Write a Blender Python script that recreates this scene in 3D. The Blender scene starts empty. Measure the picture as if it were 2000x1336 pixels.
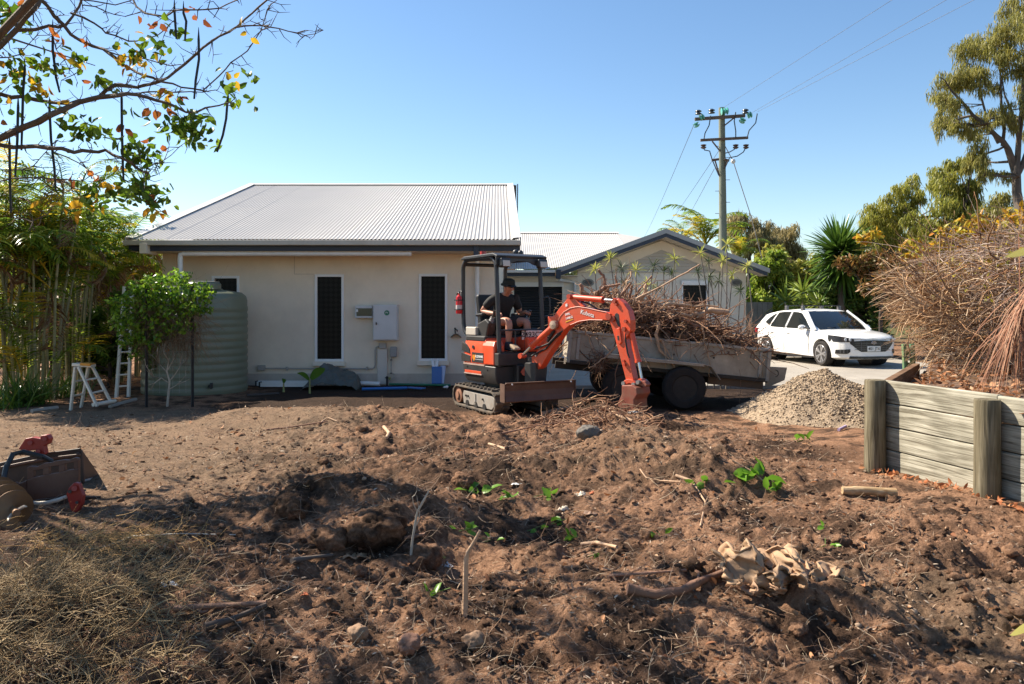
import bpy, bmesh, math, random
import numpy as np
from mathutils import Vector, Matrix, Euler, Quaternion
R = math.radians
random.seed(7)
rng = np.random.default_rng(7)
sc = bpy.context.scene
COL = sc.collection

# ------------------------------------------------------------------ camera
cam_d = bpy.data.cameras.new('camera'); cam = bpy.data.objects.new('camera', cam_d); COL.objects.link(cam)
CAMZ, F, HZ = 1.6, 1556.0, 597.0            # eye height, focal length in photo pixels, horizon row
cam.location = (0, 0, CAMZ); cam.rotation_euler = (R(90), 0, 0)
cam_d.sensor_width = 36; cam_d.lens = 36 * F / 2000
cam_d.shift_y = -(668 - HZ) / 2000
cam_d.clip_start = 0.05; cam_d.clip_end = 3000
cam_d.dof.use_dof = True; cam_d.dof.focus_distance = 8.5; cam_d.dof.aperture_fstop = 11.0
sc.camera = cam

# ------------------------------------------------------------------ sky and sun
SUNV = Vector((-0.95, 0.48, 1.0)).normalized()      # towards the sun
el = math.asin(SUNV.z); az = math.atan2(SUNV.x, SUNV.y)
w = bpy.data.worlds.new('World'); sc.world = w; w.use_nodes = True
nt = w.node_tree; nt.nodes.clear()
wo = nt.nodes.new('ShaderNodeOutputWorld'); bg = nt.nodes.new('ShaderNodeBackground'); sky = nt.nodes.new('ShaderNodeTexSky')
sky.sky_type = 'NISHITA'; sky.sun_disc = False; sky.sun_elevation = el; sky.sun_rotation = az
sky.altitude = 20; sky.air_density = 1.0; sky.dust_density = 0.25; sky.ozone_density = 1.5
bg.inputs[1].default_value = 0.078
hsv = nt.nodes.new('ShaderNodeHueSaturation'); hsv.inputs['Saturation'].default_value = 1.14
nt.links.new(sky.outputs[0], hsv.inputs['Color']); nt.links.new(hsv.outputs[0], bg.inputs[0]); nt.links.new(bg.outputs[0], wo.inputs[0])
sl = bpy.data.lights.new('sun', 'SUN'); so = bpy.data.objects.new('sun', sl); COL.objects.link(so)
sl.energy = 5.0; sl.angle = R(0.53); sl.color = (1.0, 0.89, 0.73)
so.rotation_euler = (-SUNV).to_track_quat('-Z', 'Y').to_euler(); so.location = (-20, 15, 30)
sc.view_settings.view_transform = 'Standard'; sc.view_settings.look = 'None'
sc.view_settings.gamma = 1; sc.view_settings.exposure = 1.22
sc.render.engine = 'CYCLES'
try:
    sc.cycles.max_bounces = 6; sc.cycles.diffuse_bounces = 3; sc.cycles.glossy_bounces = 3
    sc.cycles.transmission_bounces = 4; sc.cycles.transparent_max_bounces = 8
    sc.cycles.caustics_reflective = False; sc.cycles.caustics_refractive = False
    sc.cycles.use_denoising = True
except Exception: pass

# ------------------------------------------------------------------ helpers
def P(px, py, Y):
    return Vector(((px - 1000) * Y / F, Y, CAMZ - (py - HZ) * Y / F))

def tag(o, label=None, cat=None, group=None, kind=None):
    if label: o['label'] = label
    if cat: o['category'] = cat
    if group: o['group'] = group
    if kind: o['kind'] = kind
    return o

def empty(name, loc=(0, 0, 0), label=None, cat=None, group=None, rz=0):
    o = bpy.data.objects.new(name, None); COL.objects.link(o); o.location = loc
    o.rotation_euler = (0, 0, rz); o.empty_display_size = .2
    return tag(o, label, cat, group)

def link(name, me, parent=None, local=False):
    o = bpy.data.objects.new(name, me); COL.objects.link(o)
    if parent is not None:
        o.parent = parent
        if not local:
            p = parent; m = Matrix.Identity(4)
            chain = []
            while p is not None: chain.append(p); p = p.parent
            for q in reversed(chain):
                b = Matrix.LocRotScale(q.location, q.rotation_euler, q.scale)
                m = m @ (q.matrix_parent_inverse if q.parent else Matrix.Identity(4)) @ b
            o.matrix_parent_inverse = m.inverted()
    return o

class MB:
    def __init__(s, T=None): s.v = []; s.f = []; s.T = T
    def add(s, vs, fs):
        b = len(s.v)
        if s.T is not None: vs = [s.T @ Vector(p) for p in vs]
        s.v.extend(tuple(p) for p in vs); s.f.extend(tuple(i + b for i in f) for f in fs); return s
    def bx(s, x0, x1, y0, y1, z0, z1):
        return s.add([(x0,y0,z0),(x1,y0,z0),(x1,y1,z0),(x0,y1,z0),(x0,y0,z1),(x1,y0,z1),(x1,y1,z1),(x0,y1,z1)],
              [(0,3,2,1),(4,5,6,7),(0,1,5,4),(1,2,6,5),(2,3,7,6),(3,0,4,7)])
    def box(s, c, sz, rot=None):
        h = Vector(sz) / 2; m = rot if isinstance(rot, Matrix) else (Euler(rot).to_matrix() if rot else Matrix.Identity(3))
        c = Vector(c)
        vs = [c + m @ Vector((i*h.x, j*h.y, k*h.z)) for k in (-1,1) for i,j in ((-1,-1),(1,-1),(1,1),(-1,1))]
        return s.add(vs, [(0,3,2,1),(4,5,6,7),(0,1,5,4),(1,2,6,5),(2,3,7,6),(3,0,4,7)])
    def tube(s, pts, r, n=6, caps=True):
        pts = [Vector(p) for p in pts]; k = len(pts)
        rs = r if isinstance(r, (list, tuple)) else [r] * k
        d0 = (pts[1] - pts[0]).normalized()
        up = Vector((0,0,1)) if abs(d0.z) < .9 else Vector((1,0,0))
        nx = d0.cross(up).normalized(); vs = []
        for i, p in enumerate(pts):
            d = (pts[min(i+1,k-1)] - pts[max(i-1,0)])
            d = d.normalized() if d.length > 1e-9 else d0
            nx = (nx - d * nx.dot(d)); nx = nx.normalized() if nx.length > 1e-6 else d.orthogonal().normalized()
            ny = d.cross(nx)
            for j in range(n):
                a = 2*math.pi*j/n; vs.append(p + (nx*math.cos(a) + ny*math.sin(a)) * rs[i])
        fs = [(i*n+j, i*n+(j+1)%n, (i+1)*n+(j+1)%n, (i+1)*n+j) for i in range(k-1) for j in range(n)]
        if caps: fs += [tuple(range(n-1,-1,-1)), tuple((k-1)*n+j for j in range(n))]
        return s.add(vs, fs)
    def cyl(s, p0, p1, r0, r1=None, n=14): return s.tube([p0, p1], [r0, r0 if r1 is None else r1], n)
    def lathe(s, prof, n=32, c=(0,0,0), m=None):
        c = Vector(c); vs = []
        for (r, z) in prof:
            for j in range(n):
                a = 2*math.pi*j/n; p = Vector((r*math.cos(a), r*math.sin(a), z)); vs.append(c + (m @ p if m else p))
        k = len(prof)
        fs = [(i*n+j, i*n+(j+1)%n, (i+1)*n+(j+1)%n, (i+1)*n+j) for i in range(k-1) for j in range(n)]
        if prof[0][0] > 1e-4: fs.append(tuple(range(n-1,-1,-1)))
        if prof[-1][0] > 1e-4: fs.append(tuple((k-1)*n+j for j in range(n)))
        return s.add(vs, fs)
    def prism(s, poly, off):
        k = len(poly); off = Vector(off); a = [Vector(p) for p in poly]
        return s.add(a + [p + off for p in a], [tuple(range(k-1,-1,-1)), tuple(range(k,2*k))] +
              [(i,(i+1)%k,(i+1)%k+k,i+k) for i in range(k)])
    def quad(s, a, b, c, d): return s.add([a,b,c,d], [(0,1,2,3)])
    def sphere(s, c, r, n=10, sq=(1,1,1)):
        pr = []
        c = Vector(c); vs = []; fs = []; m = n//2+1
        for i in range(m+1):
            t = math.pi*i/m
            for j in range(n):
                a = 2*math.pi*j/n
                vs.append(c + Vector((r*sq[0]*math.sin(t)*math.cos(a), r*sq[1]*math.sin(t)*math.sin(a), -r*sq[2]*math.cos(t))))
        fs = [(i*n+j, i*n+(j+1)%n, (i+1)*n+(j+1)%n, (i+1)*n+j) for i in range(m) for j in range(n)]
        return s.add(vs, fs)
    def build(s, name, mat, parent=None, local=False, smooth=None, bevel=0, seg=2):
        me = bpy.data.meshes.new(name); me.from_pydata(s.v, [], s.f)
        bm = bmesh.new(); bm.from_mesh(me); bmesh.ops.recalc_face_normals(bm, faces=bm.faces); bm.to_mesh(me); bm.free()
        if mat: me.materials.append(mat)
        if smooth:
            me.shade_smooth(); me.set_sharp_from_angle(angle=R(smooth if smooth > 1 else 40))
        o = link(name, me, parent, local)
        if bevel:
            b = o.modifiers.new('bevel', 'BEVEL'); b.width = bevel; b.segments = seg; b.limit_method = 'ANGLE'; b.angle_limit = R(35)
        return o

def npmesh(name, V, Fs, mat, parent=None, smooth=False, local=False, mats=None, midx=None):
    V = np.asarray(V, dtype=np.float32); Fs = np.asarray(Fs, dtype=np.int32)
    me = bpy.data.meshes.new(name); k = Fs.shape[1]
    me.vertices.add(len(V)); me.vertices.foreach_set('co', V.ravel())
    me.loops.add(Fs.size); me.loops.foreach_set('vertex_index', Fs.ravel())
    me.polygons.add(len(Fs)); me.polygons.foreach_set('loop_start', np.arange(0, Fs.size, k, dtype=np.int32))
    me.update(calc_edges=True)
    if smooth: me.shade_smooth()
    if mat: me.materials.append(mat)
    return link(name, me, parent, local)

def text(body, name, mat, M, size, parent=None, extrude=.0015, align='CENTER', shear=0, offset=0.0):
    c = bpy.data.curves.new(name, 'FONT'); c.body = body; c.size = size; c.extrude = extrude; c.align_x = align; c.align_y = 'CENTER'
    c.shear = shear; c.offset = offset
    c.materials.append(mat)
    t = bpy.data.objects.new('tmp_text', c); COL.objects.link(t)
    me = bpy.data.meshes.new_from_object(t.evaluated_get(bpy.context.evaluated_depsgraph_get())); me.name = name
    bpy.data.objects.remove(t); bpy.data.curves.remove(c)
    me.materials.clear(); me.materials.append(mat); me.transform(M)
    return link(name, me, parent)

def frame(o, x, z):            # matrix with text x axis, and normal z
    x = Vector(x).normalized(); z = Vector(z).normalized(); y = z.cross(x).normalized(); x = y.cross(z)
    return Matrix(((x.x,y.x,z.x,o[0]),(x.y,y.y,z.y,o[1]),(x.z,y.z,z.z,o[2]),(0,0,0,1)))

def copy_tree(o, parent=None):
    c = o.copy(); COL.objects.link(c)
    if parent is not None: c.parent = parent
    for ch in list(o.children): copy_tree(ch, c)
    return c

# ---- noise
_pt = np.random.default_rng(3).permutation(512)
_pt = np.concatenate([_pt, _pt])
def perlin(x, y):
    x = np.asarray(x, float); y = np.asarray(y, float)
    xi = np.floor(x).astype(int); yi = np.floor(y).astype(int); xf = x - xi; yf = y - yi
    u = xf**3*(xf*(xf*6-15)+10); v = yf**3*(yf*(yf*6-15)+10)
    def g(ix, iy, dx, dy):
        h = _pt[(_pt[ix & 511] + iy) & 511] * (2*math.pi/512)
        return np.cos(h)*dx + np.sin(h)*dy
    a = g(xi,yi,xf,yf); b = g(xi+1,yi,xf-1,yf); c = g(xi,yi+1,xf,yf-1); d = g(xi+1,yi+1,xf-1,yf-1)
    return (a*(1-u)+b*u)*(1-v)+(c*(1-u)+d*u)*v
def fbm(x, y, o=4, lac=2.03, gain=.5):
    t = 0; a = 1
    for i in range(o):
        t = t + a*perlin(np.asarray(x)*lac**i + 17.3*i, np.asarray(y)*lac**i + 9.1*i); a *= gain
    return t
def sst(a, b, x):
    t = np.clip((np.asarray(x, float)-a)/(b-a), 0, 1); return t*t*(3-2*t)

# ---- materials
def new_mat(name):
    m = bpy.data.materials.new(name); m.use_nodes = True; n = m.node_tree; n.nodes.clear()
    out = n.nodes.new('ShaderNodeOutputMaterial'); b = n.nodes.new('ShaderNodeBsdfPrincipled')
    n.links.new(b.outputs[0], out.inputs[0]); return m, n, b, out
def ramp(n, stops):
    r = n.nodes.new('ShaderNodeValToRGB'); e = r.color_ramp.elements
    while len(e) < len(stops): e.new(0.5)
    for q, (p, c) in zip(e, stops): q.position = p; q.color = (*c, 1)
    return r
def sc3(c, k): return tuple(min(1, max(0, q*k)) for q in c)
MATS = {}
def M(name, col, rough=.6, var=.2, scale=6, bump=0, bscale=40, metal=0, col2=None, stretch=None, dirt=None, dscale=2.0, damt=.5, spec=.5, coat=0, orand=0, irand=0):
    if name in MATS: return MATS[name]
    m, n, b, out = new_mat(name)
    tc = n.nodes.new('ShaderNodeTexCoord'); src = tc.outputs['Object']
    if stretch:
        mp = n.nodes.new('ShaderNodeMapping'); mp.inputs['Scale'].default_value = stretch; n.links.new(src, mp.inputs[0]); src = mp.outputs[0]
    nz = n.nodes.new('ShaderNodeTexNoise'); nz.inputs['Scale'].default_value = scale; nz.inputs['Detail'].default_value = 6; nz.inputs['Roughness'].default_value = .65
    n.links.new(src, nz.inputs[0])
    c2 = col2 if col2 else sc3(col, 1+var)
    rp = ramp(n, [(.3, sc3(col, 1-var)), (.7, c2)]); n.links.new(nz.outputs[0], rp.inputs[0])
    c = rp.outputs[0]
    if dirt:
        d = n.nodes.new('ShaderNodeTexNoise'); d.inputs['Scale'].default_value = dscale; d.inputs['Detail'].default_value = 8; d.inputs['Roughness'].default_value = .7
        n.links.new(tc.outputs['Object'], d.inputs[0])
        dr = ramp(n, [(.5-.12, (0,0,0)), (.5+.2, (damt,)*3)]); n.links.new(d.outputs[0], dr.inputs[0])
        mx = n.nodes.new('ShaderNodeMix'); mx.data_type = 'RGBA'; n.links.new(dr.outputs[0], mx.inputs[0]); n.links.new(c, mx.inputs[6]); mx.inputs[7].default_value = (*dirt, 1)
        c = mx.outputs[2]
    if orand or irand:
        if orand: oi = n.nodes.new('ShaderNodeObjectInfo'); s = oi.outputs['Random']; k = orand
        else: oi = n.nodes.new('ShaderNodeNewGeometry'); s = oi.outputs['Random Per Island']; k = irand
        mr = n.nodes.new('ShaderNodeMapRange'); mr.inputs[3].default_value = 1-k; mr.inputs[4].default_value = 1+k; n.links.new(s, mr.inputs[0])
        hs = n.nodes.new('ShaderNodeHueSaturation'); n.links.new(mr.outputs[0], hs.inputs['Value']); n.links.new(c, hs.inputs['Color']); c = hs.outputs[0]
    n.links.new(c, b.inputs['Base Color'])
    rr = n.nodes.new('ShaderNodeMapRange'); rr.inputs[3].default_value = max(0, rough-.1); rr.inputs[4].default_value = min(1, rough+.1); n.links.new(nz.outputs[0], rr.inputs[0]); n.links.new(rr.outputs[0], b.inputs['Roughness'])
    b.inputs['Metallic'].default_value = metal; b.inputs['Specular IOR Level'].default_value = spec; b.inputs['Coat Weight'].default_value = coat
    if bump:
        bn = n.nodes.new('ShaderNodeTexNoise'); bn.inputs['Scale'].default_value = bscale; bn.inputs['Detail'].default_value = 5; n.links.new(src, bn.inputs[0])
        bp = n.nodes.new('ShaderNodeBump'); bp.inputs['Strength'].default_value = bump; bp.inputs['Distance'].default_value = .02
        n.links.new(bn.outputs[0], bp.inputs['Height']); n.links.new(bp.outputs[0], b.inputs['Normal'])
    MATS[name] = m; return m
def leafmat(name, cols, trans=.35, rough=.45):
    if name in MATS: return MATS[name]
    m, n, b, out = new_mat(name)
    g = n.nodes.new('ShaderNodeNewGeometry')
    k = len(cols); rp = ramp(n, [(i/max(1,k-1), c) for i, c in enumerate(cols)]); n.links.new(g.outputs['Random Per Island'], rp.inputs[0])
    tc = n.nodes.new('ShaderNodeTexCoord'); nz = n.nodes.new('ShaderNodeTexNoise'); nz.inputs['Scale'].default_value = 3
    n.links.new(tc.outputs['Object'], nz.inputs[0])
    hs = n.nodes.new('ShaderNodeHueSaturation'); mr = n.nodes.new('ShaderNodeMapRange'); mr.inputs[3].default_value = .7; mr.inputs[4].default_value = 1.3
    n.links.new(nz.outputs[0], mr.inputs[0]); n.links.new(mr.outputs[0], hs.inputs['Value']); n.links.new(rp.outputs[0], hs.inputs['Color'])
    n.links.new(hs.outputs[0], b.inputs['Base Color']); b.inputs['Roughness'].default_value = rough; b.inputs['Specular IOR Level'].default_value = .35
    t = n.nodes.new('ShaderNodeBsdfTranslucent'); n.links.new(hs.outputs[0], t.inputs[0])
    mx = n.nodes.new('ShaderNodeMixShader'); mx.inputs[0].default_value = trans
    n.links.new(b.outputs[0], mx.inputs[1]); n.links.new(t.outputs[0], mx.inputs[2]); n.links.new(mx.outputs[0], out.inputs[0])
    MATS[name] = m; return m
def strandmat(name, cols, rough=.75, vary=.25):
    m, n, b, out = new_mat(name)
    g = n.nodes.new('ShaderNodeNewGeometry'); k = len(cols)
    rp = ramp(n, [(i/max(1,k-1), c) for i, c in enumerate(cols)]); n.links.new(g.outputs['Random Per Island'], rp.inputs[0])
    tc = n.nodes.new('ShaderNodeTexCoord'); nz = n.nodes.new('ShaderNodeTexNoise'); nz.inputs['Scale'].default_value = 9; nz.inputs['Detail'].default_value = 4
    n.links.new(tc.outputs['Object'], nz.inputs[0])
    hs = n.nodes.new('ShaderNodeHueSaturation'); mr = n.nodes.new('ShaderNodeMapRange'); mr.inputs[3].default_value = 1-vary; mr.inputs[4].default_value = 1+vary
    n.links.new(nz.outputs[0], mr.inputs[0]); n.links.new(mr.outputs[0], hs.inputs['Value']); n.links.new(rp.outputs[0], hs.inputs['Color'])
    n.links.new(hs.outputs[0], b.inputs['Base Color']); b.inputs['Roughness'].default_value = rough; b.inputs['Specular IOR Level'].default_value = .25
    MATS[name] = m; return m

# ---- numpy scatter builders
def strands(P0, D, L, r, seg=5, droop=.3, curl=.3, n=3, taper=.35):
    """many thin tubes: P0 (k,3) starts, D (k,3) directions, L (k,), r (k,)"""
    k = len(P0); D = D/np.linalg.norm(D, axis=1, keepdims=True)
    pts = [P0.copy()]; d = D.copy(); step = (L/seg)[:,None]
    kick = rng.normal(0, 1, (k,3)); 
    for i in range(seg):
        kick = kick*.6 + rng.normal(0, 1, (k,3))*.8
        d = d + kick*curl/seg*1.5; d[:,2] -= droop/seg
        d /= np.linalg.norm(d, axis=1, keepdims=True); pts.append(pts[-1] + d*step)
    pts = np.stack(pts, 1)                                # k, seg+1, 3
    t = np.gradient(pts, axis=1); t /= np.linalg.norm(t, axis=2, keepdims=True)+1e-9
    ref = np.where(np.abs(t[:,:1,2:3]) < .9, np.array([0,0,1.]), np.array([1.,0,0]))
    a = np.cross(t, np.broadcast_to(ref, t.shape)); a /= np.linalg.norm(a, axis=2, keepdims=True)+1e-9; b = np.cross(t, a)
    rad = (np.asarray(r)[:,None]*np.linspace(1, taper, seg+1)[None,:])[:,:,None]
    V = np.stack([pts + (a*math.cos(2*math.pi*j/n) + b*math.sin(2*math.pi*j/n))*rad for j in range(n)], 2)   # k,seg+1,n,3
    base = np.arange(k)[:,None,None]*((seg+1)*n); i = np.arange(seg)[None,:,None]*n; j = np.arange(n)[None,None,:]; j2 = (j+1)%n
    Fq = np.stack([base+i+j, base+i+j2, base+i+n+j2, base+i+n+j], -1).reshape(-1,4)
    return V.reshape(-1,3), Fq, pts
def leaves(C, L, W, dirs=None, droop=0.0, fold=.25, flat=0.0):
    """folded six-point leaves: C (k,3), L,W (k,)"""
    k = len(C)
    d = rng.normal(0,1,(k,3)) if dirs is None else dirs + rng.normal(0,.35,(k,3))
    d[:,2] -= droop; d /= np.linalg.norm(d,axis=1,keepdims=True)
    u = rng.normal(0,1,(k,3)); u[:,2] += flat; s = np.cross(d,u); s /= np.linalg.norm(s,axis=1,keepdims=True)+1e-9; u = np.cross(s,d)
    L = np.asarray(L)[:,None]; W = np.asarray(W)[:,None]
    base = C; tip = C + d*L - u*L*.12
    m1 = C + d*L*.3; m2 = C + d*L*.68 - u*L*.03
    l1 = m1 + s*W*.5 + u*W*fold; r1 = m1 - s*W*.5 + u*W*fold; l2 = m2 + s*W*.42 + u*W*fold*.8; r2 = m2 - s*W*.42 + u*W*fold*.8
    V = np.stack([base, l1, l2, tip, r2, r1, m1, m2], 1).reshape(-1,3)
    b = (np.arange(k)*8)[:,None]
    T = np.array([[0,6,1,1],[1,6,7,2],[2,7,3,3],[0,5,6,6],[6,5,4,7],[7,4,3,3]])
    Ft = np.array([[0,6,1],[1,6,7],[1,7,2],[2,7,3],[0,5,6],[6,5,4],[6,4,7],[7,4,3]])
    return V, (b[:,:,None] + Ft[None]).reshape(-1,3)
def blades(C, D, L, W, bend=.5, seg=3):
    """flat tapering blades bending under gravity: C,D (k,3)"""
    k = len(C); d = D/np.linalg.norm(D,axis=1,keepdims=True); s = np.cross(d, np.array([0,0,1.])+rng.normal(0,.25,(k,3))); s /= np.linalg.norm(s,axis=1,keepdims=True)+1e-9
    p = C.copy(); L = np.asarray(L)[:,None]; W = np.asarray(W)[:,None]; rows = []; prof = np.interp(np.linspace(0,1,seg+1), [0,.35,.75,1], [.75,1,.7,.04])
    for i in range(seg+1):
        rows += [p - s*W*.5*prof[i], p + s*W*.5*prof[i]]
        d = d.copy(); d[:,2] -= bend/seg*(i+1)/seg*1.6; d /= np.linalg.norm(d,axis=1,keepdims=True); p = p + d*L/seg
    V = np.stack(rows,1).reshape(-1,3); m = 2*(seg+1); b = (np.arange(k)*m)[:,None]
    Fq = np.array([[2*i,2*i+1,2*i+3,2*i+2] for i in range(seg)])
    return V, (b[:,:,None]+Fq[None]).reshape(-1,4)
def join(parts):
    Vs = []; Fs = []; o = 0
    for V, Fc in parts: Vs.append(V); Fs.append(Fc+o); o += len(V)
    return np.concatenate(Vs), np.concatenate(Fs)
def ico(sub=0):
    bm = bmesh.new(); bmesh.ops.create_icosphere(bm, subdivisions=max(1,sub+1), radius=1)
    V = np.array([v.co[:] for v in bm.verts]); Fc = np.array([[v.index for v in f.verts] for f in bm.faces]); bm.free(); return V, Fc
def lumps(C, S, sub=0, flat=.7, rough=.35):
    """irregular stones/clods at C (k,3), sizes S (k,)"""
    V0, F0 = ico(sub); k = len(C); nv = len(V0); out = []
    V = np.broadcast_to(V0, (k,nv,3)).copy()
    V *= (1 + rng.uniform(-rough, rough, (k,nv,1)))
    sc_ = rng.uniform(.65,1.25,(k,1,3)); sc_[:,:,2] *= flat; V *= sc_
    a = rng.uniform(0,2*math.pi,k); ca, sa = np.cos(a)[:,None], np.sin(a)[:,None]
    x = V[:,:,0]*ca - V[:,:,1]*sa; y = V[:,:,0]*sa + V[:,:,1]*ca
    V = np.stack([x,y,V[:,:,2]],-1)*np.asarray(S)[:,None,None] + C[:,None,:]
    Fc = (np.arange(k)*nv)[:,None,None] + F0[None]
    return V.reshape(-1,3), Fc.reshape(-1,3)
# ================================================================== ground
BUMPS = [  # x, y, radius x, radius y, height
 (1.05,6.75,.75,.55,.30),(1.55,6.2,.45,.4,.16),(-.75,4.75,.35,.3,.20),(-.95,5.4,.9,.45,.20),(-.2,6.6,.9,.5,.10),(-1.6,8.6,1.4,.7,.10),
 (.1,5.3,.5,.45,-.12),(-.35,4.35,.28,.22,-.15),(.75,3.7,1.2,.35,.08),(1.75,3.55,.7,.35,.10),(-1.0,3.5,.6,.28,.10),(-.45,3.05,.7,.22,.07),
 (2.2,4.6,.8,.4,.07),(2.0,7.6,.9,.6,.06),(.2,9.0,1.6,.8,.05),(.9,9.9,1.3,.6,.06),(-2.6,10.6,1.5,.6,.08),(-2.1,3.4,.8,.6,.14),
 (2.9,3.4,.6,.35,.12),(.45,6.0,.35,.25,-.1),(-1.45,6.3,.5,.3,-.1),(-.75,4.05,.3,.12,-.14),(2.0,5.6,.6,.3,-.05),(.15,3.15,.4,.14,-.08),(1.2,3.0,.5,.18,.06),(1.5,10.0,.5,.35,.15),(.95,10.35,.5,.35,.10)]
def churn(x, y):
    a = sst(-3.4,-1.6, x + .45*(9-y)*0 + .5*perlin(np.asarray(x)*.7, np.asarray(y)*.7)) * (1-sst(11.2,12.4,y))
    b = 1 - .75*sst(2.0,3.0,x)*sst(5.0,6.0,y)*1.0
    return a*b
def H(x, y):
    x = np.asarray(x, float); y = np.asarray(y, float)
    z = .21*(1-sst(7.0,11.0,y))
    z = z + .15*np.exp(-((y-11.15)/.55)**2)*sst(-5,-3.4,x)*(1-sst(-1.3,-.7,x))
    for bx_, by_, rx, ry, h in BUMPS:
        z = z + h*np.exp(-(((x-bx_)/rx)**2 + ((y-by_)/ry)**2))
    near = sst(1.0,2.2,y)*(1-sst(13.0,14.5,y))*(1-sst(6.0,9.0,np.abs(x)))
    c = churn(x,y)*near
    wx = x + .12*perlin(x*2.1+5, y*2.1); wy = y + .12*perlin(x*2.1, y*2.1+8)
    z = z + c*(.10*fbm(wx*1.1, wy*1.1, 2) + .062*fbm(wx*3.1, wy*3.1, 3) + .045*np.abs(perlin(wx*6, wy*6)) + .040*np.abs(perlin(wx*12+3, wy*12)) + .026*np.abs(perlin(wx*25, wy*25+7)) + .012*np.abs(perlin(wx*47, wy*47)) - .03)
    z = z + c*.05*np.maximum(0, perlin(wx*4.3+3, wy*4.3+40)-.15)*2.5
    z = z + near*(1-c)*(.05*fbm(x*1.1, y*1.1, 2) + .015*fbm(x*5, y*5, 3))
    z = z + .4*sst(60,200,np.hypot(x,y))*fbm(x*.01, y*.01, 2)
    # flat where the concrete and the footings lie
    k = sst(14.0,15.2,y)*(1-sst(32,40,y)); z = z*(1-k) + (-.02)*k
    return z
def h1(x, y): return float(H(np.array([x]), np.array([y]))[0])
def gp(px, py, lift=0.0):
    """ground point seen at a photo pixel"""
    y = np.linspace(1.5, 40, 4000); x = (px-1000)*y/F; z = CAMZ-(py-HZ)*y/F
    d = z - H(x, y); i = int(np.argmax(d <= 0)) if (d <= 0).any() else 3999
    return Vector((x[i], y[i], float(H(x[i:i+1], y[i:i+1])[0]) + lift))

def axis(segs):
    a = []
    for (p, q, n) in segs: a += list(np.linspace(p, q, n, endpoint=False))
    return np.array(a + [segs[-1][1]])
gx = axis([(-900,-60,14),(-60,-14,30),(-14,-6,60),(-6,-3.5,80),(-3.5,3.6,400),(3.6,6,60),(6,14,60),(14,60,30),(60,900,14)])
gy = axis([(-60,0,20),(0,2,30),(2,4.2,170),(4.2,7,170),(7,12.5,190),(12.5,16,40),(16,40,50),(40,140,30),(140,1500,16)])
X, Yg = np.meshgrid(gx, gy); Z = H(X, Yg)
nxg, nyg = len(gx), len(gy)
V = np.stack([X.ravel(), Yg.ravel(), Z.ravel()], 1)
ii, jj = np.meshgrid(np.arange(nyg-1), np.arange(nxg-1), indexing='ij'); b0 = (ii*nxg+jj).ravel()
Fg = np.stack([b0, b0+1, b0+nxg+1, b0+nxg], 1)
def soil_mat():
    m, n, b, out = new_mat('soil')
    at = n.nodes.new('ShaderNodeAttribute'); at.attribute_name = 'soil'
    sep = n.nodes.new('ShaderNodeSeparateColor'); n.links.new(at.outputs['Color'], sep.inputs[0])
    g = n.nodes.new('ShaderNodeNewGeometry')
    def nz(scale, detail=6, rough=.6):
        t = n.nodes.new('ShaderNodeTexNoise'); t.inputs['Scale'].default_value = scale; t.inputs['Detail'].default_value = detail; t.inputs['Roughness'].default_value = rough
        n.links.new(g.outputs['Position'], t.inputs[0]); return t.outputs[0]
    fine = nz(38, 8, .75); mid = nz(3.2, 6)
    rp = ramp(n, [(.25,(.12,.063,.038)),(.45,(.28,.155,.092)),(.6,(.415,.24,.147)),(.8,(.54,.345,.22))]); n.links.new(fine, rp.inputs[0])
    dk = ramp(n, [(.3,(.018,.012,.009)),(.55,(.048,.030,.021)),(.8,(.13,.082,.055))]); n.links.new(fine, dk.inputs[0])  # dark soil, deepened to carry the shade in front of the house
    tn = ramp(n, [(.25,(.09,.06,.04)),(.5,(.24,.162,.104)),(.8,(.43,.31,.205))]); n.links.new(fine, tn.inputs[0])
    def mix(f, a, c):
        x = n.nodes.new('ShaderNodeMix'); x.data_type = 'RGBA'; n.links.new(f, x.inputs[0]); n.links.new(a, x.inputs[6]); n.links.new(c, x.inputs[7]); return x.outputs[2]
    pr = ramp(n, [(.45,(0,0,0)),(.60,(.88,.88,.88))]); n.links.new(mid, pr.inputs[0])
    c = mix(pr.outputs[0], rp.outputs[0], dk.outputs[0])
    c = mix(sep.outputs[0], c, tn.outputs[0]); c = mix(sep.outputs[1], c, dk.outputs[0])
    gr = ramp(n, [(.3,(.05,.06,.02)),(.7,(.13,.13,.05))]); n.links.new(mid, gr.inputs[0]); c = mix(sep.outputs[2], c, gr.outputs[0])
    n.links.new(c, b.inputs['Base Color']); b.inputs['Roughness'].default_value = .95; b.inputs['Specular IOR Level'].default_value = .12
    bp = n.nodes.new('ShaderNodeBump'); bp.inputs['Strength'].default_value = .9; bp.inputs['Distance'].default_value = .04; n.links.new(fine, bp.inputs['Height'])
    b2 = n.nodes.new('ShaderNodeBump'); b2.inputs['Strength'].default_value = .8; b2.inputs['Distance'].default_value = .008; n.links.new(nz(150, 4), b2.inputs['Height']); n.links.new(bp.outputs[0], b2.inputs['Normal'])
    n.links.new(b2.outputs[0], b.inputs['Normal']); return m
SOIL = soil_mat()
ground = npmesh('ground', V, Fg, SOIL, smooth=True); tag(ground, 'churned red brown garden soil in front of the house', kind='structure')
xf, yf = X.ravel(), Yg.ravel()
tan_ = (1-sst(-2.6,-1.0, xf + .6*perlin(xf*.9,yf*.9)+ .1*(yf-9)))*sst(4.5,6.5,yf + .5*perlin(xf*1.3,yf*1.3))*(1-sst(12.0,12.8,yf+.4*perlin(xf*.8,yf*.8)))*.85
tan_ = np.maximum(tan_, .45*np.exp(-(((xf-1.1)/.9)**2+((yf-6.7)/.6)**2)))
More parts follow.
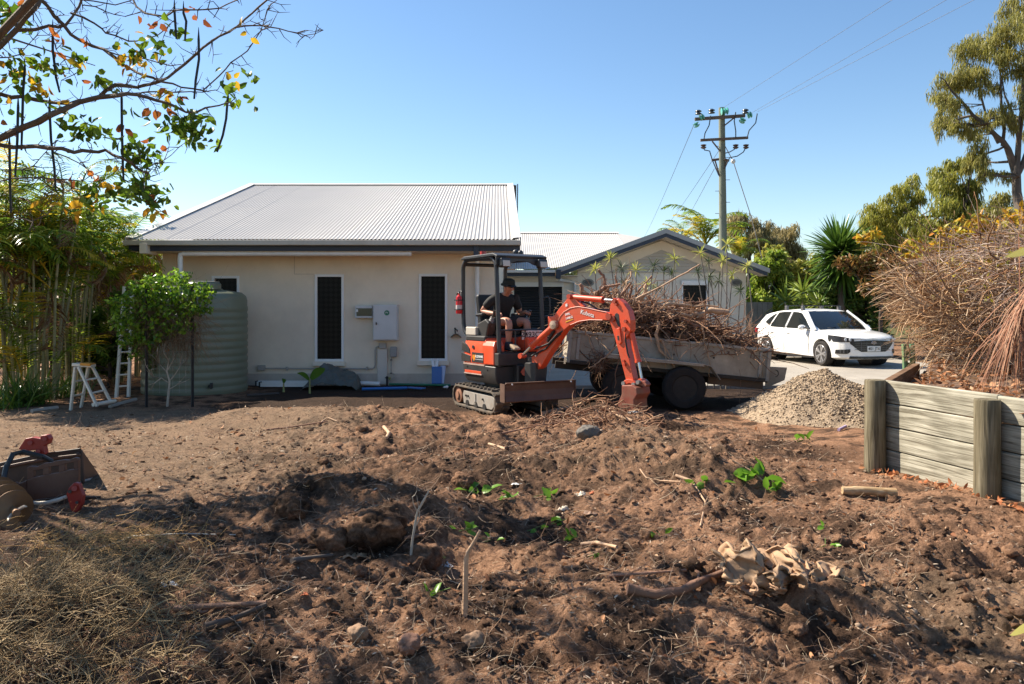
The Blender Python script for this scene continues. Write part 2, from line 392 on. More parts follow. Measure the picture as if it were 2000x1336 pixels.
tan_ = np.maximum(tan_, .55*sst(-.0,.25,perlin(xf*.8+4,yf*.8))*sst(.2,1.5,xf)*(1-sst(3.6,4.4,yf)))
dark_ = sst(11.6,12.3, yf + .25*perlin(xf*1.5,yf*1.5))*(1-sst(17,19,yf))*sst(-5.2,-4.2,xf)*.97  # dark mulch along the house, with the shade there painted in too
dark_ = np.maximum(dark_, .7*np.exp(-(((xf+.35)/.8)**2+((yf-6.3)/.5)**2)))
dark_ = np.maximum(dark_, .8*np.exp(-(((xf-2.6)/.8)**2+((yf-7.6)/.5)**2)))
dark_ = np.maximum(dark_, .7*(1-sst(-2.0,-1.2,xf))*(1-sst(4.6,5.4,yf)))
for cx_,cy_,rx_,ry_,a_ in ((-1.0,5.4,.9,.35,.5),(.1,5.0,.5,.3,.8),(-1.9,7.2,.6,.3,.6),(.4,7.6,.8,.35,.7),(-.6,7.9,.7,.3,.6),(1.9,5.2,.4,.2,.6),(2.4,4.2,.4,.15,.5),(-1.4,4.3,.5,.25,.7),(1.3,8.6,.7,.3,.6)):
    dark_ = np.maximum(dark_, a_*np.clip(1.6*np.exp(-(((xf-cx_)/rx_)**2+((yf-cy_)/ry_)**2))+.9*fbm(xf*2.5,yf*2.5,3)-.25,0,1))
green_ = sst(34,50,np.hypot(xf,yf))
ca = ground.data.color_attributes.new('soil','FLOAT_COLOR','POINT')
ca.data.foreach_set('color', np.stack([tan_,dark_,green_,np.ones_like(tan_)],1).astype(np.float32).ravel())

CONC = M('driveway_concrete', (.33,.30,.255), .85, .12, 1.2, bump=.25, bscale=60, dirt=(.20,.165,.13), dscale=.9, damt=.4)
slab = MB()
xs = [-.24, 3.6, 7.3, 11.2]; ys = [15.5, 19.3, 23.2, 26.98]
drv = empty('driveway', (4,20,0)); tag(drv, kind='structure')
for i in range(3):
    for j in range(3):
        mb = MB().bx(xs[i]+.006, xs[i+1]-.006, ys[j]+.006, ys[j+1]-.006, -.1, .05); mb.build('concrete_slab', CONC, drv, bevel=.006, seg=1)

# ================================================================== house helpers
WALL = M('painted_render', (.82,.71,.565), .85, .04, .7, bump=.18, bscale=90, dirt=(.52,.44,.35), dscale=1.1, damt=.42)
WALL2 = M('painted_wall_board', (.80,.73,.62), .8, .04, .7, bump=.1, bscale=80, dirt=(.46,.42,.36), dscale=.5, damt=.3)
SOFF = M('soffit_board', (.74,.64,.50), .8, .05, 1.5)
GUT = M('gutter_metal', (.52,.48,.40), .5, .08, 2, dirt=(.30,.25,.19), dscale=3, damt=.4)
NAVY = M('navy_fascia', (.026,.036,.058), .5, .12, 3)
ROOF = M('corrugated_steel', (.48,.46,.43), .5, .05, .9, dirt=(.46,.43,.39), dscale=.8, damt=.3, metal=.0)
CAP = M('roof_capping', (.66,.65,.63), .45, .05, 2, dirt=(.45,.43,.4), dscale=3, damt=.3)
GREYCAP = M('grey_barge_capping', (.33,.33,.325), .5, .06, 2)
WHITE = M('white_aluminium', (.78,.78,.77), .4, .04, 3)
GLASS = M('dark_screened_glass', (.012,.012,.013), .12, .1, 2, spec=.6)
PVC = M('white_pvc_pipe', (.78,.77,.74), .4, .05, 3, dirt=(.5,.46,.4), dscale=4, damt=.3)
SCREEN = None
def screen_mat():
    m, n, b, out = new_mat('security_screen_mesh')
    tc = n.nodes.new('ShaderNodeTexCoord'); mp = n.nodes.new('ShaderNodeMapping'); mp.inputs['Rotation'].default_value = (0, R(45), 0); mp.inputs['Scale'].default_value = (14,14,14)
    n.links.new(tc.outputs['Object'], mp.inputs[0])
    ck = n.nodes.new('ShaderNodeTexChecker'); ck.inputs['Scale'].default_value = 1; ck.inputs[1].default_value = (.004,.004,.0045,1); ck.inputs[2].default_value = (.012,.0115,.0105,1); b.inputs['Specular IOR Level'].default_value = .15
    n.links.new(mp.outputs[0], ck.inputs[0]); n.links.new(ck.outputs[0], b.inputs['Base Color']); b.inputs['Roughness'].default_value = .35; return m
SCREEN = screen_mat()
def corr(x0, x1, y0, z0, y1, z1, name, mat, parent, pitch=.076, amp=.0105, y0b=None, z0b=None, seg=6):
    """a corrugated sheet: ribs run from (y0,z0) up to (y1,z1)"""
    n = max(4, int((x1-x0)/pitch*seg)); xs_ = np.linspace(x0, x1, n+1)
    sl_ = Vector((0, y1-y0, z1-z0)).normalized(); nn = Vector((0,-sl_.z, sl_.y))
    k = np.sin(xs_/pitch*2*math.pi)*amp; t = (xs_-x0)/(x1-x0)
    ya = y0 + ((y0b if y0b is not None else y0)-y0)*t; za = z0 + ((z0b if z0b is not None else z0)-z0)*t
    A = np.stack([xs_, ya+nn.y*k, za+nn.z*k],1); B = np.stack([xs_, y1+nn.y*k, z1+nn.z*k],1)
    V = np.concatenate([A,B]); i = np.arange(n); Fc = np.stack([i,i+1,n+1+i+1,n+1+i],1)
    o = npmesh(name, V, Fc, mat, parent, smooth=True)
    return o
def wall_cells(mb, x0, x1, z0, z1, holes, y0, y1):
    xs_ = sorted({x0,x1,*[h[0] for h in holes],*[h[1] for h in holes]}); zs_ = sorted({z0,z1,*[h[2] for h in holes],*[h[3] for h in holes]})
    for a,b in zip(xs_,xs_[1:]):
        col = []
        for c,d in zip(zs_,zs_[1:]):
            if any(h[0]-1e-6<=a and b<=h[1]+1e-6 and h[2]-1e-6<=c and d<=h[3]+1e-6 for h in holes): col.append(None)
            else: col.append((c,d))
        run = None
        for q in col+[None]:
            if q and run: run = (run[0], q[1])
            elif q: run = q
            elif run: mb.bx(a,b,y0,y1,run[0],run[1]); run = None
def window(parent, x0, x1, z0, z1, y, t=.05, sill=True):
    f = MB(); 
    f.bx(x0,x0+t,y-.03,y+.08,z0,z1).bx(x1-t,x1,y-.03,y+.08,z0,z1).bx(x0+t,x1-t,y-.03,y+.08,z1-t,z1).bx(x0+t,x1-t,y-.03,y+.08,z0,z0+t)
    wd = f.build('window', WHITE, parent, bevel=.004, seg=1)
    MB().bx(x0+t,x1-t,y+.03,y+.04,z0+t,z1-t).build('security_screen', SCREEN, wd)
    MB().bx(x0+t,x1-t,y+.055,y+.06,z0+t,z1-t).build('pane', GLASS, wd)
    if sill: MB().box(((x0+x1)/2,y-.02,z0-.05),(x1-x0+.06,.14,.09),(R(-8),0,0)).build('sill', WALL, wd, bevel=.006)
    return wd

# ================================================================== main house
house = empty('house', (-3.7,16.2,0), 'cream rendered house with white corrugated roof and tall narrow windows', 'house')
WY, sc1 = 16.2, F/16.2
def wx_(px): return (px-1000)/sc1
def wz_(py): return CAMZ-(py-HZ)/sc1
XL, XR = wx_(318), wx_(974)
wins = [(wx_(615),wx_(672),wz_(706),wz_(536)), (wx_(818),wx_(874),wz_(705),wz_(535)), (wx_(414),wx_(468),.95,wz_(539))]
mb = MB(); wall_cells(mb, XL, XR, -.06, 2.65, wins, WY, WY+.2); mb.build('wall', WALL, house)
for side in (XL, XR-.2):
    MB().prism([(side,16.2+.2,-.06),(side,30,-.06),(side,30,2.65),(side,23.1,4.75),(side,16.4,2.65)],(.2,0,0)).build('wall', WALL, house)
MB().bx(XL,XR,30,30.2,-.06,2.65).build('wall', WALL, house)
MB().bx(XL-.01,XR+.01,WY-.012,WY,-.06,.22).build('footing_course', M('render_base',(.58,.52,.44),.9,.08,1,dirt=(.3,.22,.16),dscale=2,damt=.6), house)
MB().bx(XL+.02,XL+.30,WY-.06,WY,.12,2.648).build('pilaster', WALL, house)
MB().bx(wx_(575)-.003,wx_(575)+.003,WY-.0015,WY,wz_(536)+.01,2.6).build('wall_joint', M('joint_line',(.30,.25,.2),.9), house)
MB().bx(wx_(575),wx_(613),WY-.0015,WY,wz_(536)+.004,wz_(536)+.01).build('wall_joint', MATS['joint_line'], house)
for (a,b,c,d) in wins: window(house, a,b,c,d, WY, sill=(c>.4 and c<.9))
EX0, EX1, EY, EZ = -7.46, .17, 15.4, 2.86
RY, RZ = 23.1, 5.1
nsh = 10; xe = np.linspace(EX0+.06, EX1-.06, nsh+1)
def shear(o, dx):
    co = np.empty(len(o.data.vertices)*3, np.float32); o.data.vertices.foreach_get('co', co); co = co.reshape(-1,3)
    co[:,0] += dx*(co[:,1]-EY)/(RY-EY); o.data.vertices.foreach_set('co', co.ravel()); o.data.update()
for i in range(nsh):
    dz = .0012*(i%2)
    o = corr(xe[i]-.02, xe[i+1]+.02, EY-.03, EZ+.02+dz, RY, RZ+dz, 'roof_sheet', ROOF, house); shear(o, -.14)
    corr(xe[i]-.02, xe[i+1]+.02, 30.8, EZ+.02+dz, RY, RZ+dz-.001, 'roof_sheet', ROOF, house)
# verge and ridge capping
for (xa, xb, s) in ((EX0, EX0-.10, -1), (EX1, EX1-.14, 1)):
    for k,(ta,tb) in enumerate(((0,.47),(.465,1))):
        def pt(t,dx,dz): return Vector((xa + (xb-xa if False else 0) -.14*t + dx, EY-.04+(RY-EY+.04)*t, EZ+.025+(RZ-EZ)*t+dz))
        w_ = .17
        q = MB(); o_ = .004*(1-k)
        q.prism([pt(ta,0,.03+o_),pt(tb,0,.03+o_),pt(tb,0,-.14+o_),pt(ta,0,-.14+o_)],(.006*s,0,0))
        q.prism([pt(ta,0,.03+o_),pt(tb,0,.03+o_),pt(tb,-s*w_,.012+o_),pt(ta,-s*w_,.012+o_)],(0,0,.006))
        q.build('verge_capping', CAP, house)
    MB().prism([(xa-s*.02,30.8,EZ-.15),(xa-s*.02,RY,RZ-.15),(xa-s*.02,RY,RZ+.03),(xa-s*.02,30.8,EZ+.03)],(.03*s,0,0)).build('barge_board', NAVY, house)
MB().prism([(EX0-.14,RY-.16,RZ-.01),(EX0-.14,RY,RZ+.045),(EX0-.14,RY+.16,RZ-.01)],(EX1-EX0,0,0)).build('ridge_capping', CAP, house)
MB().bx(EX0,EX1,EY-.13,EY-.003,EZ-.10,EZ-.004).build('gutter', GUT, house, bevel=.012)
MB().bx(EX0+.05,EX1-.01,EY,EY+.03,2.655,EZ-.02).build('fascia', NAVY, house)
for xa,xb in ((EX0+.05,EX1-.02),): MB().bx(xa,xb,EY+.032,WY-.002,2.652,2.668).build('soffit', SOFF, house)
MB().bx(wx_(317)-.02,wx_(327)+.01,EY-.16,EY+.3,2.60,2.80).build('eave_bracket', SOFF, house, bevel=.005)
MB().bx(wx_(925)*EY/WY,wx_(935)*EY/WY,EY-.04,EY+.05,2.5,2.76).build('eave_bracket', NAVY, house, bevel=.005)
MB().tube([P(932,500,16.1),P(932,744,16.1)],.045,10).build('downpipe', PVC, house, smooth=1)

# ================================================================== garage wing
garage = empty('garage_building', (4,27,0), 'cream gable fronted wing with garage door behind the loaded trailer', 'house')
GY = 27.0; s2 = F/GY
def gx_(px): return (px-1000)/s2
def gz_(py): return CAMZ-(py-HZ)/s2
gd = (gx_(1004), gx_(1098), 0.0, gz_(560))
mb = MB(); wall_cells(mb, -2.0, gx_(1128)-.002, -.05, 2.62, [gd], GY, GY+.2); mb.build('wall', WALL2, garage)
mb = MB()
for k in range(26):
    z0 = gd[2]+k*(gd[3]/26); mb.prism([(gd[0],GY+.12,z0),(gd[0],GY+.10,z0+.04),(gd[0],GY+.12,z0+.083),(gd[0],GY+.16,z0+.083),(gd[0],GY+.16,z0)],(gd[1]-gd[0],0,0))
mb.build('roller_door', M('charcoal_door',(.014,.014,.016),.5,.1,3), garage)
MB().bx(gd[0],gd[1],GY+.161,GY+.19,0,gd[3]).build('door_backing', M('charcoal_door',(.014,.014,.016),.5,.1,3), garage)  # added sheet that blocks the daylight behind the slat gaps
MB().bx(gd[0]-.06,gd[1]+.05,GY-.03,GY-.002,gd[3],gz_(551)).build('door_header', WHITE, garage)
GE = 26.2; gez = 2.78; grY, grZ = 32.2, 4.53
xe = np.linspace(-2.0, 4.24, 9)
for i in range(8):
    def st(x): return GE + max(0,(x-1.5))*.371/.2917
    a, b = st(xe[i]), st(xe[i+1]); za = gez+(a-GE)*.2917; zb = gez+(b-GE)*.2917
    corr(xe[i]-.01, xe[i+1]+.01, a-.02, za+.02, grY, grZ, 'roof_sheet', ROOF, garage, y0b=b-.02, z0b=zb+.02, seg=5)
MB().prism([(4.2,grY,grZ),(6.0,30.4,4.02),(4.2,30.0,3.9)],(0,.0,-.03)).build('hip_sheet', ROOF, garage)
MB().prism([(-2,grY-.15,grZ-.01),(-2,grY,grZ+.05),(-2,grY+.15,grZ-.01)],(6.3,0,0)).build('ridge_capping', CAP, garage)
MB().bx(-2,1.42,GE-.13,GE-.003,gez-.10,gez-.01).build('gutter', CAP, garage, bevel=.01)
MB().bx(-2,1.42,GE,GE+.03,gez-.21,gez-.03).build('fascia', NAVY, garage)
MB().bx(-2,2.2,GE+.032,GY-.002,gez-.2,gez-.185).build('soffit', SOFF, garage)
MB().bx(1.44,1.60,GE-.17,GE+.05,gez-.30,gez+.0).build('gutter_end', NAVY, garage, bevel=.01)
MB().tube([(1.55,GE+.02,gez-.33),(2.0,GY-.1,gez-.36),(2.12,GY-.08,gez-.42),(2.12,GY-.08,.1)],.05,10).build('downpipe', CAP, garage, smooth=1)
# gable face
GL, GR, AX = gx_(1128), gx_(1457), 5.06
AZ = 4.08; EL, ER = 1.5, 8.45; EZg = 2.77
sl_ = (AZ-EZg)/(AX-EL)
gw = (gx_(1331),gx_(1382),.95,gz_(549))
mb = MB(); wall_cells(mb, GL, GR, -.05, 2.71, [gw], GY, GY+.2); mb.build('wall', WALL2, garage)
window(garage, *gw, GY, sill=False)
MB().bx(gw[0]-.02,gw[1]+.02,GY-.1,GY-.032,gw[3]-.14,gw[3]+.02).build('shutter_box', WHITE, garage, bevel=.01)
iz, il, ir, ib = gz_(488), gx_(1186), gx_(1411), 2.72
def top_(x): return AZ-.28-abs(x-AX)*sl_
for s,xa,xi in ((-1,GL,il),(1,GR,ir)):
    MB().prism([(xa,GY-.06,ib),(xi,GY-.06,ib),(AX,GY-.06,iz),(AX,GY-.06,top_(AX)),(xa,GY-.06,top_(xa))],(0,.058,0)).build('gable_panel', SOFF, garage, bevel=.004, seg=1)
nb = 7; bh = (iz-ib)/nb
BOARD = M('cladding_board',(.55,.50,.43),.75,.05,1.5,orand=.05)
for k in range(nb):
    z0 = ib+k*bh; z1 = z0+bh+.01
    def hw(z, s): return AX + ((il if s<0 else ir)-AX)*max(0.02,(iz-z)/(iz-ib))
    q = MB(); a0,a1,b0_,b1_ = hw(z0,-1),hw(z0,1),hw(min(z1,iz),-1),hw(min(z1,iz),1)
    q.add([(a0,GY-.075,z0),(a1,GY-.075,z0),(b1_,GY-.01,z1),(b0_,GY-.01,z1),(a0,GY,z0),(a1,GY,z0),(b1_,GY,z1),(b0_,GY,z1)],[(0,1,2,3),(4,7,6,5),(0,4,5,1),(3,2,6,7),(0,3,7,4),(1,5,6,2)])
    q.build('cladding_board', BOARD, garage)
for s,xe_ in ((-1,EL),(1,ER)):
    y0,y1 = GE-.02, 38.0
    r = MB().prism([(AX,y0,AZ+.02),(xe_,y0,EZg+.02),(xe_,y0,EZg-.02),(AX,y0,AZ-.02)],(0,y1-y0,0)); r.build('roof_slope', ROOF, garage)
    MB().prism([(AX,GE-.05,AZ+.05),(xe_-s*-.02,GE-.05,EZg+.05),(xe_-s*-.02,GE-.05,EZg-.10),(AX,GE-.05,AZ-.10)],(0,.04,0)).build('barge_capping', GREYCAP, garage)
    MB().prism([(AX,GE-.03,AZ-.102),(xe_-s*.05,GE-.03,EZg-.08),(xe_-s*.05,GE-.03,EZg-.20),(AX,GE-.03,AZ-.225)],(0,.035,0)).build('barge_board', NAVY, garage)
    MB().prism([(AX,GE+.01,AZ-.20),(xe_-s*.08,GE+.01,EZg-.17),(xe_-s*.08,GE+.01,EZg-.19),(AX,GE+.01,AZ-.22)],(0,GY-GE-.07,0)).build('soffit', SOFF, garage)
MB().bx(GR-.2,GR,GY+.21,38,-.05,2.7).build('wall', WALL2, garage)
MB().prism([(GL+.01,GY+.003,2.70),(GR-.01,GY+.003,2.70),(GR-.01,GY+.003,AZ-.03-(GR-.01-AX)*sl_),(AX,GY+.003,AZ-.03),(GL+.01,GY+.003,AZ-.03-(AX-GL-.01)*sl_)],(0,.19,0)).build('gable_filler', WALL2, garage)  # unseen filler added to block sun leaking in behind the gable
VENT = M('vent_grey',(.22,.22,.2),.6,.1,5)
for px in (1149,1438):
    c = P(px,552,GY-.02); vm = Matrix.Rotation(R(90),3,'X')
    v = MB().lathe([(.20,0),(.20,.02),(.16,.04),(.0,.045)],20,c,Matrix.Diagonal((1,1,.62)).to_3x3()@vm).build('wall_vent', VENT, garage, smooth=1)
    MB().lathe([(.135,.0),(.135,.05)],20,c,Matrix.Diagonal((1,1,.55)).to_3x3()@vm).build('vent_grille', M('vent_dark',(.10,.10,.095),.7), v)

# ================================================================== neighbour
nb_ = empty('neighbour_house', (-16,28,0), 'neighbouring house with pale corrugated roof half hidden by palms', 'house')
MB().bx(-30,-9.2,29,29.2,-.05,2.7).build('wall', M('tan_block',(.48,.37,.25),.9,.12,2), nb_)
for i in range(8):
    x0 = -30+i*2.62; corr(x0,x0+2.63,28.2,2.85,34,4.6,'roof_sheet',ROOF,nb_,seg=4)
MB().bx(-30,-9,28.08,28.2,2.72,2.86).build('gutter', GUT, nb_)
# ================================================================== water tank
TANKM = M('tank_poly', (.155,.175,.115), .5, .1, 1.2, dirt=(.20,.20,.15), dscale=1.5, damt=.5)
tx, ty, tr = -5.98, 15.05, .93
tank = empty('water_tank', (tx,ty,0), 'green ribbed plastic rainwater tank against the house wall', 'water tank')
prof = [(.02,-.05),(tr,-.05)]
z = .0
while z < 1.62:
    prof += [(tr,z),(tr+.012,z+.03),(tr+.012,z+.085),(tr,z+.115)]; z += .135
prof += [(tr,1.70),(tr-.02,1.78),(tr-.10,1.85),(.50,1.90),(.48,1.92)]
MB().lathe(prof,56,(tx,ty,0)).build('tank_wall', TANKM, tank, smooth=50)
MB().lathe([(.30,1.9),(.30,2.0),(.27,2.03),(0,2.04)],32,(tx+.26,ty-.25,0)).build('lid', TANKM, tank, smooth=1)
MB().lathe([(.27,2.035),(.27,2.045),(.2,2.05),(0,2.05)],32,(tx+.26,ty-.25,0)).build('lid_strainer', M('tank_lid',(.30,.31,.27),.5), tank, smooth=1)
MB().cyl((tx+.55,ty-.72,.15),(tx+.62,ty-.86,.15),.035).box((tx+.63,ty-.87,.18),(.04,.04,.09)).build('outlet_tap', M('black_plastic',(.018,.018,.02),.5,.2,4), tank, smooth=1)
BLACK = MATS['black_plastic']

# ================================================================== things fixed to the wall
LB = M('light_grey_steel',(.60,.60,.60),.45,.04,2,dirt=(.42,.40,.38),dscale=3,damt=.25)
mbx = empty('meter_box', P(755,630,16.05), 'pale grey steel meter box with a round green sticker on the wall', 'meter box')
def onw(x0,x1,y0,y1,Y0,Y1): return MB().bx((x0-1000)/sc1,(x1-1000)/sc1,Y0,Y1,CAMZ-(y1-HZ)/sc1,CAMZ-(y0-HZ)/sc1)
onw(732,779,595,664,15.98,16.196).build('cabinet', LB, mbx, bevel=.008)
onw(734,777,598,662,15.965,15.978).build('cabinet_door', LB, mbx, bevel=.004)
cst = MB().lathe([(.052,0),(.052,.003),(0,.003)],24,P(755.5,611,15.96),Matrix.Rotation(R(90),3,'X')).build('sticker', M('green_sticker',(.01,.16,.09),.4), mbx)
text('PV','sticker_lettering',WHITE,frame(P(755.5,611,15.952),(1,0,0),(0,-1,0)),.05,cst)
MB().box(P(735,632,15.955),(.02,.03,.05)).build('latch', BLACK, mbx)
inv = empty('breaker_box', P(713,609,16.1), 'small grey breaker enclosure with a dark window beside the meter box', 'electrical box')
onw(696,730,597,621,16.06,16.196).build('enclosure', LB, inv, bevel=.01)
onw(699,729,602,617,16.05,16.062).build('hinged_window', M('smoked_cover',(.02,.035,.03),.15,.1,3), inv, bevel=.003)
onw(698,702,604,609,16.045,16.05).build('latch', WHITE, inv)
CONDM = M('grey_conduit',(.40,.37,.33),.6,.08,3)
cnd = empty('conduit_run', P(730,690,16.15), 'grey conduit running low along the wall up to the meter box', 'conduit')
MB().tube([P(519,719.5,16.16),P(728,720,16.16),P(731,718,16.16),P(733,712,16.16),P(733,684,16.16),P(735,678,16.16),P(742,676,16.16)],.014,8).build('pipe', CONDM, cnd, smooth=1)
onw(742,755,670,680,16.10,16.196).build('junction_box', CONDM, cnd, bevel=.006)
onw(505,519,713,723,16.12,16.196).build('power_outlet', CONDM, cnd, bevel=.006)
for px in (560,640,716): onw(px,px+3,716,723,16.13,16.19).build('saddle', CONDM, cnd)
duct = onw(738,757,681,750,16.14,16.197).build('cable_duct', M('duct_cover',(.62,.57,.5),.7,.1,3), None, bevel=.004); tag(duct, 'painted cable duct dropping from the meter box to the ground', 'cable duct')
wm = empty('water_meter', P(769,690,16.1), 'small grey meter box with pipe and valve low on the wall', 'meter')
onw(763,776,677,697,16.08,16.196).build('cover', M('grey_plastic',(.30,.29,.28),.6,.1,3), wm, bevel=.02)
MB().tube([P(764,697,16.15),P(764,728,16.15),P(770,731,16.12),P(769,738,16.1),P(762,744,16.1)],.012,8).build('riser_pipe', CONDM, wm, smooth=1)
MB().cyl(P(756,735,16.05),P(756,756,16.05),.02).cyl(P(752,738,16.05),P(762,738,16.05),.012).build('valve', BLACK, wm, smooth=1)
MB().sphere(P(761,739,16.03),.03,10).build('valve_handle', M('yellow_brass',(.30,.26,.08),.4), wm, smooth=1)
for px,py in ((764,703),(764,729)): MB().cyl(P(px,py-1,16.15),P(px,py+1,16.15),.022).build('pipe_clip', BLACK, wm)
hh = empty('hose_hanger', P(889,655,16.1), 'dark garden tap over a curved brown hose hanger by the right window', 'hose hanger')
pts = [P(880+20*t,658.5-7*math.sin(math.pi*t),16.08) for t in np.linspace(0,1,9)]
q = MB()
for a,b in zip(pts,pts[1:]): q.prism([a,b,b+Vector((0,0,-.018)),a+Vector((0,0,-.018))],(0,.11,0))
q.build('saddle_plate', M('brown_steel',(.10,.075,.045),.55,.15,5), hh)
MB().tube([P(889,651,16.12),P(889,644,16.12),P(889,643,16.05),P(893,645,16.0),P(893,648,16.0)],.014,8).cyl(P(889,643,16.08),P(889,640,16.08),.02).build('tap', BLACK, hh, smooth=1)
def wp_(px): return (px-1000)*15.5/F
pp = empty('overflow_pipe', P(575,494,16.1), 'long white plastic pipe under the eave bending down to the tank', 'pipe')
zt = 2.615
MB().tube([(wp_(803),15.5,zt),(wp_(585),15.5,zt),(wp_(358),15.5,zt),(wp_(353),15.5,zt-.02),(wp_(352),15.5,zt-.07),(wp_(352),15.5,2.1),(wp_(352)+.05,15.4,1.95)],.05,12).build('pipe', PVC, pp, smooth=1)
for a_,b_ in ((803.7,798),(586,580)): MB().cyl((wp_(a_),15.5,zt),(wp_(b_),15.5,zt),.056).build('pipe_collar', PVC, pp, smooth=1)
for px in (369,475,598,715): MB().bx(wp_(px)-.012,wp_(px)+.012,15.435,15.56,zt+.02,zt+.06).build('pipe_clip', PVC, pp)

# ================================================================== things lying along the wall
def gz(x,y): return h1(x,y)
for k,(y0,py,px0,px1) in enumerate(((15.85,747,503,618),(15.65,755.5,510,612))):
    x0,x1 = (px0-1000)*y0/F,(px1-1000)*y0/F; z0 = .015
    g_ = empty('gutter_length', ((x0+x1)/2,y0,0), ['white metal gutter length lying hard against the house wall','white metal gutter length lying in front of another by the wall'][k], 'gutter length', 'spare gutter lengths by the wall')
    MB().bx(x0,x1,y0-.05,y0-.045,z0,z0+.075).bx(x0,x1,y0-.05,y0+.05,z0-.005,z0).bx(x0,x1,y0+.045,y0+.05,z0,z0+.09).bx(x0,x1,y0-.058,y0-.05,z0+.06,z0+.078).build('channel', PVC, g_)
    MB().bx(x0-.03,x0,y0-.06,y0+.06,z0-.01,z0+.09).build('end_cap', BLACK, g_)
# tarp
def tarp():
    nu,nv = 60,36; u,v = np.meshgrid(np.linspace(0,1,nu),np.linspace(0,1,nv))
    x = -4.05 + 1.08*u; y = 15.25+.75*v
    env = np.interp(u,[0,.12,.35,.5,.75,.93,1],[.02,.22,.48,.40,.34,.24,.0])*np.clip(1.25-1.1*np.abs(v-.55)*1.6,0,1)
    f = .06*np.abs(perlin(u*7+v*2,v*3))+.05*fbm(u*9,v*6+3,3)
    z = np.maximum(env + f*np.minimum(1,env*6) -.02, -.02); x = x + .05*perlin(u*5,v*5+9); y = y-.12*env*(1-v)+.05*perlin(u*6+4,v*4)
    i,j = np.meshgrid(np.arange(nv-1),np.arange(nu-1),indexing='ij'); b=(i*nu+j).ravel()
    o = npmesh('tarpaulin', np.stack([x.ravel(),y.ravel(),z.ravel()],1), np.stack([b,b+1,b+nu+1,b+nu],1), M('tarp_cloth',(.085,.095,.085),.55,.15,5,bump=.3,bscale=25), smooth=True)
    s = o.modifiers.new('thick','SOLIDIFY'); s.thickness = .006
    return tag(o,'crumpled grey green tarpaulin heaped against the house wall','tarpaulin')
tarp()
BAN = leafmat('banana_leaf',[(.06,.15,.02),(.10,.22,.03),(.16,.28,.04)],.4)
def broadleaf(mb, p, tip, w, sag=.1, n=7):
    p, tip = Vector(p), Vector(tip); d = tip-p; s = d.cross(Vector((0,1,.2))).normalized(); rows=[]
    for i in range(n+1):
        t=i/n; c = p+d*t+Vector((0,0,sag*math.sin(math.pi*t)*.6 - sag*t*t)); ww = w*math.sin(math.pi*min(1,.08+t*.92))**.7*.5
        rows.append((c-s*ww+Vector((0,0,-ww*.2)), c+Vector((0,0,.0)), c+s*ww+Vector((0,0,-ww*.2))))
    vs=[q for r in rows for q in r]; fs=[]
    for i in range(n): fs += [(3*i,3*i+1,3*i+4,3*i+3),(3*i+1,3*i+2,3*i+5,3*i+4)]
    mb.add(vs,fs)
for (px,py,Y,lab,lv) in ((605,766,14.6,'banana seedling with one large upright leaf before the tarpaulin',[((607,740),(635,713),.16),((604,742),(580,722),.09)]),(554,762,14.9,'small banana seedling with a single leaf by the gutter lengths',[((554,748),(556,736),.08)])):
    r = empty('banana_seedling', (*P(px,py,Y)[:2],0), lab, 'plant')
    MB().tube([(P(px,py,Y).x,Y,-.02),P(px,lv[0][0][1],Y)],[.022,.012],8).build('stem', M('pale_stem',(.25,.27,.10),.6), r, smooth=1)
    for a,b,w_ in lv:
        m_=MB(); broadleaf(m_,P(*a,Y),P(*b,Y-.15),w_,.06); m_.build('leaf',BAN,r,smooth=60)
BLUE = M('blue_plastic',(.02,.14,.42),.4,.1,3)
y0=15.0
bt = MB(); a,b = P(707,765,y0),P(795,757,y0+.2); a.z=b.z=.03
bt.tube([a,b],.028,8); bt.prism([b+Vector((0,-.03,0)),b+Vector((.28,-.16,-.01)),b+Vector((.36,-.02,-.01)),b+Vector((.05,.06,0))],(0,0,.02))
tag(bt.build('plastic_shovel',BLUE,None,smooth=1),'blue plastic shovel with a flared blade lying on the dark soil','shovel')
gpz = MB().tube([(P(760,752,15.75).x,15.75,.05),(P(880,752,15.6).x,15.6,.04)],.022,8).build('green_pipe',M('green_pvc',(.02,.14,.07),.45,.1,3),None,smooth=1); tag(gpz,'thin dark green pipe lying on the ground along the wall','pipe')
wpv = MB().tube([(P(700,751,15.8).x,15.8,.06),(P(742,751,15.8).x,15.8,.05)],.045,10).build('pipe_offcut',PVC,None,smooth=1); tag(wpv,'short thick white pipe offcut beside the tarpaulin','pipe')
bb = empty('blue_carton', P(855,740,15.8), 'blue carton holding white rolls leaning on the wall below a window', 'carton')
MB().box(P(853,733,15.9)+Vector((0,0,0)),(.20,.14,.34),(R(-8),0,R(6))).build('carton_box',BLUE,bb,bevel=.006)
MB().box(P(864,732,15.92),(.10,.12,.36),(R(-8),R(6),0)).build('pale_sleeve',M('pale_blue_plastic',(.42,.52,.72),.5,.1,4),bb,bevel=.01)
for px,t in ((848,-.1),(852,.05)): MB().tube([P(px,722,15.9),P(px+t*40,703,15.98)],.035,10).build('roll',WHITE,bb,smooth=1)
for px,py,c,l in ((871,753,WHITE,'small white plastic scrap on the ground near the carton'),(899,751,M('red_scrap',(.35,.03,.03),.5),'small dark red scrap on the ground behind the digger track')):
    p=P(px,py,15.4); p.z=.03; V_,F_=lumps(np.array([p[:]]),np.array([.05]),1,.5,.3); tag(npmesh('plastic_scrap',V_,F_,c),l,'scrap')
# timber edging boards on the dark soil
for px0,py0,px1,py1 in ((482,778,545,772),):
    a,b=P(px0,py0,14.0),P(px1,py1,14.3); a.z=b.z=.02
    tag(MB().tube([a,b],.03,6).build('dark_plank',M('dark_wood',(.05,.04,.033),.8,.2,8),None),'dark weathered stick on the mulch right of the tank','stick')
